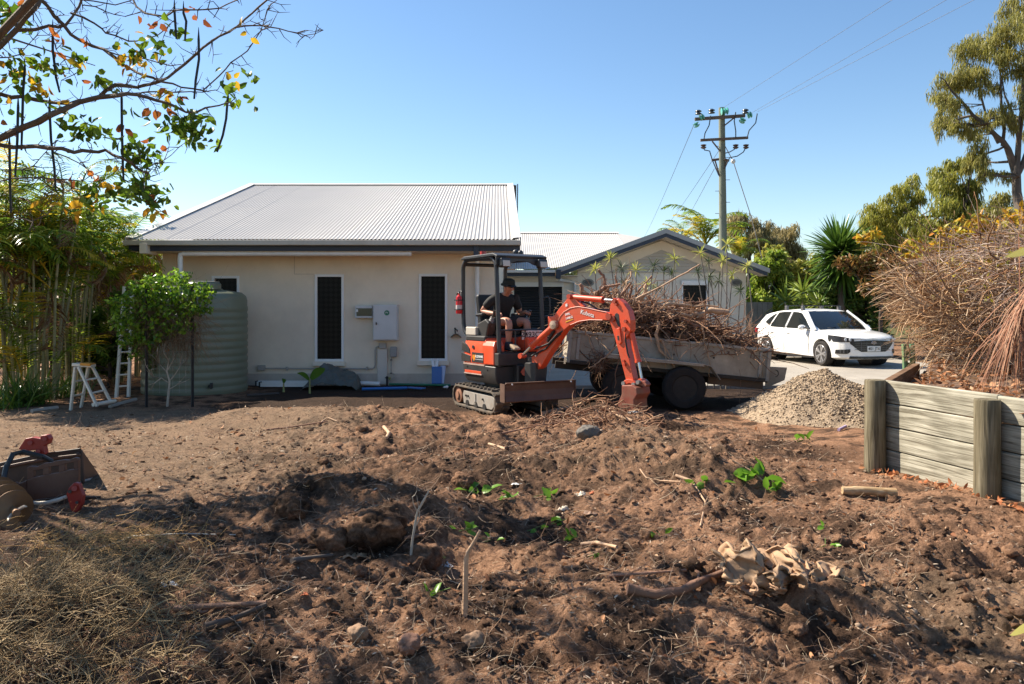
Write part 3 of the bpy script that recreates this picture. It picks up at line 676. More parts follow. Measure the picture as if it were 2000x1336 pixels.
# ================================================================== mini excavator
RED = M('machine_orange_red',(.72,.075,.022),.38,.09,2.5,dirt=(.36,.13,.075),dscale=3.0,damt=.55,coat=.1)
REDW = M('worn_red',(.45,.05,.02),.55,.2,6,dirt=(.10,.05,.03),dscale=5,damt=.8)
MBLK = M('machine_black',(.022,.023,.025),.5,.15,4,dirt=(.075,.06,.048),dscale=3,damt=.45)
CANB = M('canopy_black',(.028,.030,.034),.42,.12,4,dirt=(.06,.055,.05),dscale=4,damt=.35)
RUB = M('track_rubber',(.05,.045,.04),.85,.25,7,dirt=(.21,.155,.105),dscale=4,damt=.85,bump=.3,bscale=40)
TFR = M('dusty_track_frame',(.30,.285,.26),.7,.12,5,dirt=(.22,.15,.10),dscale=4,damt=.7)
BLD = M('rusty_blade',(.085,.045,.032),.6,.25,4,dirt=(.16,.095,.06),dscale=3,damt=.6)
STEEL = M('bright_steel',(.62,.62,.62),.22,.05,5,metal=1)
DSTEEL = M('dull_steel',(.32,.31,.30),.45,.1,5,metal=.8)
HOSE = M('rubber_hose',(.016,.016,.017),.5,.2,6)
BUCK = M('bucket_steel',(.26,.05,.028),.55,.3,6,dirt=(.20,.13,.085),dscale=5,damt=.8)
LENS = M('lamp_lens',(.55,.50,.42),.2,.05,4)
exc = empty('mini_excavator', (-.15,12.4,0), 'orange red mini excavator with black canopy digging in the churned soil', 'excavator')
CX,CY = -.13,12.40
def TF(ang, ox=0.0, oy=0.0, oz=0.0):
    g=(math.sin(ang),-math.cos(ang)); l=(math.cos(ang),math.sin(ang))
    return Matrix(((g[0],l[0],0,CX+ox),(g[1],l[1],0,CY+oy),(0,0,1,oz),(0,0,0,1)))
TU = TF(R(28)); TB = TF(R(34))
# --- tracks
def oval(r, a=.60, zc=.185, n=10):
    pts=[]
    for i in range(n+1): t=-math.pi/2+math.pi*i/n; pts.append((a+r*math.cos(t),zc+r*math.sin(t)))
    for i in range(n+1): t=math.pi/2+math.pi*i/n; pts.append((-a+r*math.cos(t),zc+r*math.sin(t)))
    return pts
def resample(p, m):
    p=np.array(p+[p[0]]); s=np.concatenate([[0],np.cumsum(np.linalg.norm(np.diff(p,axis=0),axis=1))]); t=np.linspace(0,s[-1],m,endpoint=False)
    return np.stack([np.interp(t,s,p[:,0]),np.interp(t,s,p[:,1])],1)
for sgn in (-1,1):
    y0,y1 = (-.53,-.29) if sgn<0 else (.29,.53)
    po,pi_ = oval(.165),oval(.135); k=len(po); mb=MB(TU)
    vs=[(p[0],y,p[1]) for y in (y0,y1) for ring in (po,pi_) for p in ring]
    fs=[]
    for i in range(k):
        j=(i+1)%k
        fs += [(i,j,2*k+j,2*k+i),(k+i,3*k+i,3*k+j,k+j),(i,k+i,k+j,j),(2*k+i,2*k+j,3*k+j,3*k+i)]
    mb.add(vs,fs)
    m=54; rs=resample(oval(.166),m)
    for i in range(m):
        p=rs[i]; q=rs[(i+1)%m]; d=Vector((q[0]-p[0],0,q[1]-p[1])).normalized(); nrm=Vector((d.z,0,-d.x))
        rot=Matrix((d,Vector((0,1,0)),nrm)).transposed(); yo=(y0+y1)/2+(.055 if i%2 else -.055)
        mb.box(Vector((p[0],yo,p[1]))+nrm*.011,(.036,.115,.028),rot)
    tr_=mb.build('track',RUB,exc,bevel=.004,seg=1)
    yo = y0+.03 if sgn<0 else y1-.03
    MB(TU).prism([(-.40,yo,.07),(.58,yo,.07),(.66,yo,.12),(.67,yo,.24),(.60,yo,.275),(-.40,yo,.275),(-.44,yo,.2)],(0,.16*-sgn,0)).build('track_frame',TFR,tr_,bevel=.01)
    MB(TU).bx(-.05,.05,yo-.012,yo-.003,.09,.26).build('track_frame_rib',TFR,tr_)
    MB(TU).lathe([(.125,-.07),(.125,.05),(.06,.06),(.06,.075),(0,.075)],18,(-.60,yo+.05,.185),Matrix.Rotation(R(90),3,'X')).build('sprocket',M('rust_hub',(.26,.12,.07),.7,.2,6),tr_,smooth=1)
    for xx in (-.25,.05,.35): MB(TU).cyl((xx,yo-.012 if sgn<0 else yo+.012,.085),(xx,yo+.05*-sgn,.085),.055,n=14).build('roller',MBLK,tr_,smooth=1)
    for xx in (-.3,-.22,.3): MB(TU).cyl((xx,yo-.02,.2),(xx,yo,.2),.016,n=8).build('bolt',MBLK,tr_)
MB(TU).bx(-.42,.42,-.30,.30,.16,.34).build('undercarriage',MBLK,exc,bevel=.02)
MB(TU).cyl((0,0,.34),(0,0,.46),.30,n=28).build('slew_ring',MBLK,exc,smooth=1)
# --- blade
prof=[(1.10,.23),(1.16,.25),(1.13,.32),(1.115,.40),(1.13,.48),(1.16,.515),(1.13,.52),(1.085,.46),(1.075,.38),(1.085,.28)]
bl=MB(TU).prism([(x,-.56,z) for x,z in prof],(0,1.16,0)).build('dozer_blade',BLD,exc,bevel=.004,seg=1)
for yy in (-.565,.602): MB(TU).bx(1.0,1.14,yy-.012,yy,.24,.50).build('blade_end_plate',BLD,bl)
for yy in (-.47,.50): MB(TU).lathe([(.012,0),(.012,.008),(0,.008)],8,(1.165,yy,.495),Matrix.Rotation(R(90),3,'Y')).build('bolt',WHITE,bl)
for yy in (-.22,.22): MB(TU).prism([(.35,yy,.20),(1.09,yy,.27),(1.09,yy,.37),(.35,yy,.30)],(0,.07,0)).build('blade_arm',MBLK,exc,bevel=.008)
# --- upper body
def plan(inset=0.0, front=.50, hw=.475, rr=.62, cut=.18):
    a=[(front,hw),(-.36,hw),(-.45,hw-.02),(-.53,hw-.075),(-.58,hw-.16),(-.61,hw-.28),(-.62,.08)]
    k=1-inset/.62
    a=[(x if x>0 else x*k, y-inset if y>.2 else y) for x,y in a]
    return [(x,-y) for x,y in a]+[(x,y) for x,y in a[::-1]]
def loft(mb, rings):
    k=len(rings[0][0]); vs=[(p[0],p[1],z) for ring,z in rings for p in ring]
    fs=[tuple(range(k-1,-1,-1)),tuple((len(rings)-1)*k+i for i in range(k))]
    for a in range(len(rings)-1):
        for i in range(k): j=(i+1)%k; fs.append((a*k+i,a*k+j,(a+1)*k+j,(a+1)*k+i))
    return mb.add(vs,fs)
loft(MB(TB),[(plan(.05),.43),(plan(.015),.50),(plan(0),.60),(plan(0),.695)]).build('counterweight',MBLK,exc,bevel=.012,smooth=35)
loft(MB(TB),[(plan(-.004,.2),.69),(plan(-.006,.2),.712)]).build('trim_strip',M('pale_trim',(.50,.36,.30),.5),exc)
ec=loft(MB(TB),[(plan(.004,.20),.713),(plan(.0,.20),.80),(plan(.015,.20),1.0),(plan(.04,.18),1.09),(plan(.085,.14),1.125)]).build('engine_cover',RED,exc,bevel=.018,smooth=35,seg=3)
def side(x0,x1,z0,z1,off,th=.006,poly=None):
    """plate on the right hand side of the body"""
    y=-.475-off
    return [(x0,y,z0),(x1,y,z0),(x1,y,z1),(x0,y,z1)] if poly is None else [(a,y,b) for a,b in poly]
MB(TB).prism(side(0,0,0,0,.004,poly=[(-.47,.90),(-.22,.86),(-.25,.94),(-.33,1.0),(-.46,1.03)]),(0,.10,0)).build('air_vent',MBLK,ec,bevel=.004)
MB(TB).prism(side(0,0,0,0,.006,poly=[(-.48,.735),(-.21,.735),(-.21,.83),(-.47,.865)]),(0,.10,0)).build('air_vent',MBLK,ec,bevel=.004)
MB(TB).cyl((-.14,-.478,.965),(-.14,-.44,.965),.028,n=12).build('lock',MBLK,ec)
st=MB(TB).prism(side(-.165,.165,.735,.885,.004),(0,.02,0)).build('sign_plate',M('charcoal_sticker',(.04,.04,.042),.4,.1,6),ec)
MB(TB).prism(side(0,0,0,0,.007,poly=[(-.145,.865),(-.125,.83),(-.11,.85),(-.085,.85),(-.07,.83),(-.05,.865),(-.055,.80),(-.098,.75),(-.14,.80)]),(0,.004,0)).build('sign_emblem',M('emblem_orange',(.72,.24,.015),.5),st)
def rs(x,z,off): return TB@Vector((x,-.475-off,z))
gdir=TB.to_3x3()@Vector((1,0,0)); rdir=TB.to_3x3()@Vector((0,-1,0))
text('FLEXIHIRE','sign_lettering',WHITE,frame(rs(.055,.825,.006),gdir,rdir),.05,st,offset=.0012)
GPR=M('grey_print',(.5,.5,.5),.5)
for k in range(7): MB(TB).prism(side(-.06+k*.033,-.033+k*.033,.777,.786,.006),(0,.002,0)).build('fine_print',GPR,st)
MB(TB).prism(side(-.38,.10,.565,.605,.003),(0,.02,0)).build('reflector_strip',RED,exc,bevel=.004)
MB(TB).prism(side(-.40,.12,.548,.563,.008),(0,.02,0)).build('trim_strip',MATS['pale_trim'],exc)
for xx,zz in ((-.30,.66),(.28,.64)): MB(TB).cyl((xx,-.482,zz),(xx,-.44,zz),.014,n=10).build('bolt',HOSE,exc)
for xx,yy,c in ((-.42,-.20,'yellow_brass'),(-.28,-.30,'worn_red')): MB(TB).cyl((xx,yy,1.11),(xx,yy,1.155),.035,n=12).cyl((xx,yy,1.155),(xx,yy,1.185),.022,n=12).build('filler_cap',MATS[c],exc,smooth=1)
loft(MB(TB),[([(.12,-.474),(.455,-.474),(.455,-.27),(.12,-.27)],.714),([(.12,-.472),(.45,-.472),(.45,-.28),(.12,-.28)],1.0),([(.12,-.43),(.42,-.43),(.42,-.30),(.12,-.30)],1.07)]).build('side_cover',RED,exc,bevel=.02,seg=3)
MB(TB).box((-.05,-.30,1.12),(.30,.16,.05),(0,R(4),0)).build('fuel_cover',RED,exc,bevel=.015)
# deck and front of the platform
MB(TB).bx(.18,.56,-.46,.46,.71,.90).build('deck',MBLK,exc,bevel=.015)
MB(TB).bx(.30,.60,.05,.42,.905,1.13).build('pedal_cover',RED,exc,bevel=.03)
MB(TB).bx(.30,.54,-.42,-.10,.902,.915).build('floor_mat',M('floor_mat_black',(.03,.028,.026),.9,.2,10),exc)
MB(TB).bx(.45,.62,-.16,.16,.42,.72).build('swing_bracket',MBLK,exc,bevel=.02)
SEATM=M('seat_vinyl',(.02,.02,.021),.5,.2,6)
MB(TB).bx(-.34,.12,-.24,.24,1.13,1.24).build('seat',SEATM,exc,bevel=.035,seg=3)
MB(TB).box((-.39,0,1.50),(.11,.46,.56),(0,R(-10),0)).build('backrest',SEATM,exc,bevel=.04,seg=3)
MB(TB).bx(-.40,.16,-.45,.45,1.05,1.14).build('seat_base',MBLK,exc,bevel=.02)
for s in (-1,1):
    y=s*.33
    cn=MB(TB).prism([(-.22,y-.07,1.13),(.12,y-.07,1.13),(.20,y-.07,1.34),(.10,y-.07,1.40),(-.12,y-.07,1.33)],(0,.14,0)).build('console',MBLK,exc,bevel=.02)
    MB(TB).box((-.14,y,1.46),(.20,.09,.045),(0,R(-5),0)).build('armrest',CANB,cn,bevel=.018)
    MB(TB).cyl((-.14,y,1.33),(-.14,y,1.45),.018,n=8).build('armrest_post',MBLK,cn)
    bel=MB(TB)
    for i in range(5): c=Vector((.13+.012*i,y,1.30+.026*i)); bel.lathe([(.055-.006*i,0),(.040-.005*i,.013),(.055-.006*i,.026)],14,c,Matrix.Rotation(R(22),3,'Y'))
    bel.build('lever_bellows',M('grey_bellows',(.28,.27,.26),.6,.1,6),cn,smooth=30)
    MB(TB).tube([(.19,y,1.42),(.235,y,1.47),(.25,y,1.53)],[.016,.02,.024],10).build('joystick',MBLK,cn,smooth=1)
MB(TB).bx(-.40,-.10,-.45,-.34,1.14,1.27).build('tool_box',M('light_plastic_box',(.46,.42,.36),.6,.1,5),exc,bevel=.015)
# canopy
for s in (-1,1):
    y=s*.40
    def arc(cx,cz,r,a0,a1,n=6): return [(cx+r*math.cos(R(a0+(a1-a0)*i/n)),y,cz+r*math.sin(R(a0+(a1-a0)*i/n))) for i in range(n+1)]
    pts=[(-.38,y,1.12),(-.50,y,1.20),(-.545,y,1.32),(-.56,y,1.6)]+arc(-.40,2.16,.16,180,90)+arc(.25,2.16,.16,90,8)+[(.43,y,1.9),(.47,y,1.3),(.50,y,.88 if s>0 else .70)]
    MB(TB).tube(pts,.034,10).build('canopy_frame',CANB,exc,smooth=1)
    if s>0: MB(TB).tube([(.44,y+.05,1.72),(.48,y+.10,1.74),(.50,y+.12,1.70),(.51,y+.12,1.50),(.49,y+.10,1.44),(.46,y+.05,1.43)],.012,8).build('grab_handle',CANB,exc,smooth=1)
MB(TB).tube([(-.45,.32,1.86),(-.40,.34,1.90),(-.36,.34,1.87),(-.36,.34,1.66),(-.40,.34,1.62)],.012,8).build('grab_handle',CANB,exc,smooth=1)
for xx in (-.50,.33): MB(TB).cyl((xx,-.40,2.30 if xx>0 else 2.25),(xx,.40,2.30 if xx>0 else 2.25),.03,n=10).build('canopy_crossbar',CANB,exc,smooth=1)
cr=MB(TB).prism([(-.52,-.46,2.315),(.44,-.46,2.335),(.50,-.46,2.30),(.52,-.46,2.345),(.40,-.46,2.385),(-.45,-.46,2.37),(-.53,-.46,2.34)],(0,.92,0)).build('canopy_roof',CANB,exc,bevel=.012)
vis=[(.47,-.46,2.32),(.47,.46,2.32),(.47,.46,2.20),(.47,.30,2.20)]+[(.47,.26*math.cos(R(a))*.85,2.20+.07*math.sin(R(a))) for a in range(20,180,20)]+[(.47,-.30,2.20),(.47,-.46,2.20)]
MB(TB).prism(vis,(.03,0,0)).build('canopy_visor',CANB,cr,bevel=.004,seg=1)
for s in (-1,1):
    wl=MB(TB).box((.54,s*.34,2.235),(.10,.17,.13),(0,R(-12),0)).build('work_light',CANB,exc,bevel=.02)
    MB(TB).box((.592,s*.34,2.225),(.012,.125,.09),(0,R(-12),0)).build('lens',LENS,wl,bevel=.004)
MB(TB).cyl((-.36,-.15,2.37),(-.36,-.15,2.46),.05,.045,n=14).build('beacon',M('beacon_red',(.5,.03,.02),.3),exc,smooth=1)
MB(TB).sphere((-.05,.26,2.44),.05,10).sphere((.03,.30,2.43),.045,10).cyl((-.01,.28,2.38),(-.01,.28,2.43),.02).build('roof_lamp',CANB,exc,smooth=1)
fe=MB(TB).lathe([(.0,0),(.046,.004),(.05,.02),(.05,.24),(.042,.275),(.018,.295),(.018,.32),(0,.32)],16,(-.56,-.475,1.47)).build('fire_extinguisher',M('extinguisher_red',(.55,.012,.02),.3,.05,4),exc,smooth=35)
MB(TB).lathe([(.0515,.06),(.0515,.14)],16,(-.56,-.475,1.47)).build('label_band',M('pale_print',(.55,.48,.46),.5,.2,30),fe,smooth=1)
MB(TB).tube([(-.56,-.475,1.79),(-.54,-.475,1.83),(-.47,-.475,1.82)],.009,6).tube([(-.56,-.475,1.80),(-.60,-.475,1.81),(-.63,-.475,1.77)],.01,6).build('nozzle',HOSE,fe,smooth=1)
for zz in (1.53,1.68): MB(TB).bx(-.615,-.505,-.53,-.42,zz,zz+.014).build('bracket_strap',HOSE,fe)
# front guard with number plate
MB(TB).cyl((.50,-.40,1.235),(.50,.40,1.235),.014,n=8).build('guard_bar',CANB,exc,smooth=1)
for yy in (-.12,.06,.12): MB(TB).cyl((.50,yy,.90),(.50,yy,1.235),.012,n=8).build('guard_bar',CANB,exc,smooth=1)
pc=Vector((.535,.165,1.155)); fx=TB.to_3x3()@Vector((-.25,1,0)).normalized(); fn=TB.to_3x3()@Vector((1,-.25,0)).normalized() if False else (TB.to_3x3()@Vector((.97,-.42,0))).normalized()
pcw=TB@pc; pm=frame(pcw,Vector((-fn.y,fn.x,0)),fn)
npl=MB(pm).bx(-.16,.16,-.07,.07,-.005,.004).build('number_plate',M('plate_white',(.66,.63,.58),.45,.06,8,dirt=(.4,.33,.26),dscale=9,damt=.3),exc,bevel=.012)
PBLK=M('plate_black',(.012,.012,.012),.5)
text('2493C2','plate_lettering',PBLK,pm@Matrix.Translation((0,.008,.005)),.107,npl,offset=.001)
for k in range(6): MB(pm).bx(-.11+k*.037,-.08+k*.037,-.060,-.050,.004,.0055).build('fine_print',PBLK,npl)
for yy,zz in ((.10,1.10),(.20,1.12)): MB(TB).tube([(.44,yy,.90),(.43,yy,zz)],.01,6).sphere((.43,yy,zz),.022,8).build('pedal_lever',DSTEEL if yy<.15 else MBLK,exc,smooth=1)
# --- boom, in the plane through its foot
BX,BY=.30,11.72; gam=R(46); bd=Vector((math.sin(gam),-math.cos(gam),0)); bn=Vector((-math.cos(gam),-math.sin(gam),0))   # bn faces the camera side
def z4(a): return (850+a[0]/3.516, 470+a[1]/3.516)
def z7(a): return (1060+a[0]/4.609, 560+a[1]/4.609)
def bp(px,py,off=0.0):
    u=(px-1000)/F; s=(u*BY-BX)/(bd.x-u*bd.y); p=Vector((BX,BY,0))+bd*s; p.z=CAMZ-(py-HZ)*p.y/F; return p+bn*off
def plate(pts, conv, th, name, mat, parent=exc, off=0.0, bevel=.008):
    return MB().prism([bp(*conv(a),off+th/2) for a in pts], -bn*th).build(name,mat,parent,bevel=bevel)
MB().cyl((BX,BY,.44),(BX,BY,.84),.085,n=18).box((BX+bd.x*.06,BY+bd.y*.06,.62),(.24,.22,.30),(0,0,gam)).build('swing_post',MBLK,exc,bevel=.012)
boom=plate([(605,900),(690,790),(790,680),(850,606),(862,560),(880,520),(905,490),(950,463),(1000,453),(1060,462),(1130,478),(1200,492),(1228,505),(1235,530),(1215,548),(1170,545),(1080,543),(1010,553),(950,578),(905,615),(800,775),(745,868),(690,908),(630,928)],z4,.135,'boom',RED,bevel=.010)
plate([(850,606),(826,565),(828,520),(870,465),(940,378),(962,374),(978,400),(1000,424),(1040,452),(950,463),(905,490),(880,520),(862,560)],z4,.11,'boom_gusset',RED,boom)
rim=MB(); e1=[(862,560),(880,520),(905,490),(950,463),(1000,453),(1060,462),(1130,478),(1200,492)]; e2=[(950,578),(1010,553),(1080,543),(1170,545)]
for e in (e1,e2): rim.tube([bp(*z4(a),.068) for a in e],.006,6)
rim.build('boom_edge_highlight',M('pale_edge_highlight',(.62,.22,.15),.5,.2,8),boom,smooth=1)  # painted highlight: pale tubes laid along the boom edges
for a,r_ in (((945,385),.035),((1218,522),.045),((640,900),.05)): MB().cyl(bp(*z4(a),.10),bp(*z4(a),-.10),r_,n=14).build('pivot_pin',REDW,boom,smooth=1)
def ram(a0,a1,a2,conv,rb,rr_,name,off=0.0,mat=RED):
    c=MB().cyl(bp(*conv(a0),off),bp(*conv(a1),off),rb,n=14).cyl(bp(*conv(a1),off)-(bp(*conv(a1),off)-bp(*conv(a0),off)).normalized()*.03,bp(*conv(a1),off),rb*1.18,n=14).build(name,mat,exc,smooth=1)
    MB().cyl(bp(*conv(a1),off),bp(*conv(a2),off),rr_,n=12).build('piston_rod',STEEL,c,smooth=1)
    MB().cyl(bp(*conv(a2),off+rb*1.2),bp(*conv(a2),off-rb*1.2),rr_*1.8,n=12).build('rod_eye',mat,c,smooth=1); return c
ram((962,390),(1160,406),(1250,412),z4,.040,.019,'arm_cylinder',off=.02)
ram((845,585),(690,722),(625,790),z4,.046,.022,'boom_cylinder',off=.085)
ram((800,420),(862,682),(892,848),z7,.040,.020,'bucket_cylinder')
bl_=MB().box(bp(*z4((822,560)),.03),(.06,.17,.17),(0,0,gam)).build('lamp_bracket',RED,boom,bevel=.01)
MB().lathe([(.05,0),(.06,.02),(.06,.07),(.0,.08)],18,bp(*z4((850,578)),.07),bn.to_track_quat('Z','Y').to_matrix()).build('boom_lamp',M('boom_lens',(.36,.27,.2),.3),bl_,smooth=1)
for o1,o2,sg in (((1000,418),(1230,478),-.02),((905,620),(720,740),.10),((890,640),(690,790),.09)):
    a,b=bp(*z4(o1),sg),bp(*z4(o2),sg); c=(a+b)/2+Vector((0,0,-.05)); MB().tube([a,a*.6+c*.4+Vector((0,0,.02)),c,b*.6+c*.4,b],.012,8).build('hydraulic_hose',HOSE,boom,smooth=1)
MB().tube([bp(*z4(a),.09) for a in ((800,690),(830,640),(845,620))],.02,8).build('hydraulic_fitting',HOSE,boom,smooth=1)
bxx=(bp(1195,620)-bp(1100,620)); bxx.z=0
def btext(s,a,size,mat,rot=0,parent=boom,off=.0705,shear=0):
    q=frame(bp(*z4(a),off),bd,bn); return text(s,'boom_lettering',mat,q@Matrix.Rotation(rot,4,'Z'),size,parent,offset=.001)
LETW=M('lettering_white',(.80,.76,.74),.5)
btext('Kubota',(1066,502),.082,LETW,R(-13)); btext('SWL',(932,505),.046,LETW,R(14)); btext('144KG',(942,530),.046,LETW,R(14))
MB().prism([bp(*z4(a),.0705) for a in ((918,556),(968,537),(968,542),(918,562))],bn*.002).build('yellow_stripe',M('warning_yellow',(.65,.42,.02),.5),boom)
MB().prism([bp(*z4(a),.058) for a in ((912,438),(925,430),(928,448),(915,456))],bn*.003).build('warning_label',LETW,boom)
MB().prism([bp(*z4(a),.0705) for a in ((705,785),(722,765),(735,772),(718,796))],bn*.003).build('warning_label',MBLK,boom)
MB().prism([bp(*z4(a),.0715) for a in ((706,787),(714,778),(718,790),(712,797))],bn*.003).build('warning_label',LETW,boom)
# arm
arm=plate([(632,160),(660,118),(705,108),(750,150),(795,215),(815,300),(815,390),(790,440),(765,470),(790,600),(842,835),(772,838),(700,560),(655,400),(622,300),(622,250)],z7,.115,'arm',RED)
plate([(672,250),(690,235),(708,248),(716,320),(722,365),(700,350),(678,300)],z7,.121,'arm_slot',MBLK,arm,bevel=.002)
plate([(690,375),(722,365),(740,500),(722,520),(700,505)],z7,.15,'arm_bracket',RED,arm)
plate([(700,440),(716,440),(720,480),(704,480)],z7,.155,'arm_bracket_slot',MBLK,arm,bevel=.001)
for a,r_ in (((672,130),.03),((655,285),.045),((690,160),.018),((760,380),.03),((775,310),.022),((757,665),.018),((764,700),.018)): MB().cyl(bp(*z7(a),.085),bp(*z7(a),-.08),r_,n=12).build('pivot_pin',REDW,arm,smooth=1)
MB().tube([bp(*z7(a),.05) for a in ((770,420),(765,480),(785,600),(800,640))],.012,8).build('hydraulic_hose',HOSE,arm,smooth=1)
# bucket linkage and bucket
plate([(752,862),(765,838),(800,826),(840,835),(866,860),(862,884),(840,872),(805,866),(772,884),(757,884)],z7,.16,'bucket_link',RED,bevel=.008)
for a in ((762,866),(852,878),(892,856)): MB().cyl(bp(*z7(a),.10),bp(*z7(a),-.10),.028,n=12).build('pivot_pin',DSTEEL,exc,smooth=1)
plate([(862,850),(900,838),(935,850),(958,880),(940,905),(905,890),(870,880)],z7,.10,'bucket_link',BUCK,bevel=.008)
bkt=plate([(770,880),(860,878),(905,905),(912,960),(882,1010),(884,1120),(870,1215),(800,1225),(762,1200),(738,1120),(736,1040),(770,960)],z7,.30,'bucket',BUCK,bevel=.012)
plate([(775,985),(825,1040),(838,1060),(800,1110),(760,1060)],z7,.315,'bucket_side_cutter',BUCK,bkt,bevel=.006)
for k in range(3):
    o_=-.11+.11*k; MB().prism([bp(*z7(a),o_+.02) for a in ((800,1215),(850,1215),(838,1285),(820,1290))],-bn*.04).build('tooth',DSTEEL,bkt,bevel=.004)

# ================================================================== operator
def skinmesh(name, chains, mat, parent, sub=2, T=TB, extra=None, smoothsk=.2):
    """chains: list of [(pos, radius or (rx,ry))...]; first vertices with the same position are merged"""
    bm=bmesh.new(); lay=bm.verts.layers.skin.verify(); cache={}; first=True
    for ch in chains:
        prev=None
        for pos,r in ch:
            key=tuple(round(q,4) for q in pos)
            if key in cache: v=cache[key]
            else:
                v=bm.verts.new(T@Vector(pos)); cache[key]=v; v[lay].radius=(r,r) if not isinstance(r,tuple) else r
                if first: v[lay].use_root=True; first=False
            if prev is not None and bm.edges.get((prev,v)) is None: bm.edges.new((prev,v))
            prev=v
    me=bpy.data.meshes.new(name); bm.to_mesh(me); bm.free()
    tmp=bpy.data.objects.new('tmp',me); COL.objects.link(tmp)
    s=tmp.modifiers.new('skin','SKIN'); s.branch_smoothing=smoothsk; s.use_smooth_shade=True
    d=tmp.modifiers.new('sub','SUBSURF'); d.levels=sub; d.render_levels=sub
    dg=bpy.context.evaluated_depsgraph_get(); dg.update(); me2=bpy.data.meshes.new_from_object(tmp.evaluated_get(dg))
    bpy.data.objects.remove(tmp); me2.name=name
    if extra:
        bm=bmesh.new(); bm.from_mesh(me2)
        e=bpy.data.meshes.new('e'); e.from_pydata(extra.v,[],extra.f); bm.from_mesh(e); bm.to_mesh(me2); bm.free()
    me2.materials.clear(); me2.materials.append(mat); me2.shade_smooth()
    return link(name,me2,parent)
SKIN=M('skin',(.42,.20,.13),.55,.1,8); SHIRT=M('black_shirt',(.012,.012,.013),.85,.3,8,bump=.3,bscale=25); SHORTS=M('dark_shorts',(.02,.019,.018),.85,.3,8)
person=empty('person', (CX,CY,1.2), 'seated digger operator in black shirt, dark shorts, bucket hat and sunglasses', 'person')
ex=MB(TB)
def fingers(mb, wrist, palm, d, side_, grip):
    d=Vector(d).normalized(); s=Vector(side_).normalized(); g=Vector(grip).normalized(); c=Vector(palm)
    for k,(o_,ln) in enumerate(((-.03,.07),(-.010,.08),(.011,.075),(.03,.06))):
        b=c+s*o_+d*.025; mb.tube([b,b+d*ln*.45+g*.008,b+d*ln*.62+g*ln*.38,b+d*ln*.42+g*ln*.62],[.0095,.009,.008,.006],6)
    b=c-s*.028-d*.02; mb.tube([b,b-s*.02+d*.025+g*.012,b-s*.008+d*.05+g*.03],[.011,.010,.007],6)
fingers(ex,(.19,-.25,1.47),(.235,-.26,1.49),(1,.1,-.2),(0,1,0),(0,0,-1)); fingers(ex,(.18,.28,1.50),(.225,.28,1.51),(1,-.1,-.2),(0,-1,0),(0,0,-1))
# nose, ears
hd=Vector((.185,-.02,1.885))
ex.sphere(hd+Vector((.098,-.015,-.035)),.018,8,(1.3,.8,1.2)); ex.sphere(hd+Vector((-.005,-.080,-.02)),.026,8,(.8,.4,1.25)); ex.sphere(hd+Vector((.0,.075,-.02)),.026,8,(.8,.4,1.25)); ex.sphere(hd+Vector((.075,-.012,-.09)),.02,8,(1,1.5,.6))
pel=(-.12,0,1.32)
body=skinmesh('body',[
 [(pel,(.15,.12)),((-.09,0,1.45),(.13,.10)),((-.03,0,1.60),(.15,.11)),((.03,0,1.71),(.13,.09)),((.08,-.005,1.78),.055),((.13,-.012,1.83),.058),((.175,-.02,1.875),(.082,.09)),((.19,-.02,1.945),(.075,.085)),((.185,-.02,1.985),(.045,.05))],
 [((.03,0,1.71),0),((.01,-.14,1.71),.07),((-.01,-.215,1.68),.062),((-.10,-.27,1.58),.048),((-.17,-.29,1.515),.042),((-.0,-.275,1.49),.040),((.19,-.26,1.475),.027),((.235,-.26,1.485),(.035,.02))],
 [((.03,0,1.71),0),((.01,.14,1.71),.07),((-.0,.215,1.67),.062),((-.02,.30,1.56),.048),((-.03,.33,1.47),.042),((.08,.31,1.485),.040),((.18,.285,1.50),.027),((.225,.28,1.51),(.035,.02))],
 [(pel,0),((-.08,-.10,1.31),.10),((.12,-.13,1.345),.088),((.33,-.145,1.37),.062),((.37,-.147,1.34),.058),((.37,-.15,1.20),.057),((.365,-.155,1.05),.042),((.37,-.155,.985),.036),((.44,-.16,.955),.035),((.52,-.165,.945),.03)],
 [(pel,0),((-.08,.10,1.31),.10),((.12,.15,1.34),.088),((.31,.195,1.36),.062),((.345,.20,1.33),.058),((.36,.195,1.20),.057),((.375,.19,1.05),.042),((.38,.19,.985),.036),((.45,.19,.955),.035),((.53,.19,.945),.03)],
],SKIN,person,extra=ex)
shirt=skinmesh('shirt',[
 [((-.12,0,1.33),(.175,.145)),((-.09,0,1.45),(.165,.13)),((-.03,0,1.60),(.18,.135)),((.03,0,1.71),(.15,.11)),((.065,-.003,1.765),(.075,.075))],
 [((.03,0,1.71),0),((.01,-.14,1.712),.088),((-.01,-.215,1.685),.082),((-.07,-.252,1.615),.074),((-.115,-.272,1.565),.07)],
 [((.03,0,1.71),0),((.01,.14,1.712),.088),((-.0,.215,1.675),.082),((-.015,.275,1.60),.074),((-.022,.305,1.545),.07)]],SHIRT,person)
shorts=skinmesh('shorts',[
 [((-.13,0,1.33),(.17,.14)),((-.12,0,1.28),(.16,.12))],
 [((-.13,0,1.33),0),((-.06,-.10,1.315),.118),((.12,-.13,1.348),.108),((.24,-.14,1.36),.098)],
 [((-.13,0,1.33),0),((-.06,.10,1.315),.118),((.12,.15,1.343),.108),((.22,.178,1.352),.098)]],SHORTS,person)
hm=Matrix.Rotation(R(14),3,'Y')
MB(TB).lathe([(.122,-.04),(.126,-.034),(.098,-.005),(.094,.03),(.084,.058),(.055,.07),(0,.072)],20,(.175,-.02,1.945),hm).build('bucket_hat',M('dark_olive_cloth',(.018,.019,.014),.9,.2,9),person,smooth=50)
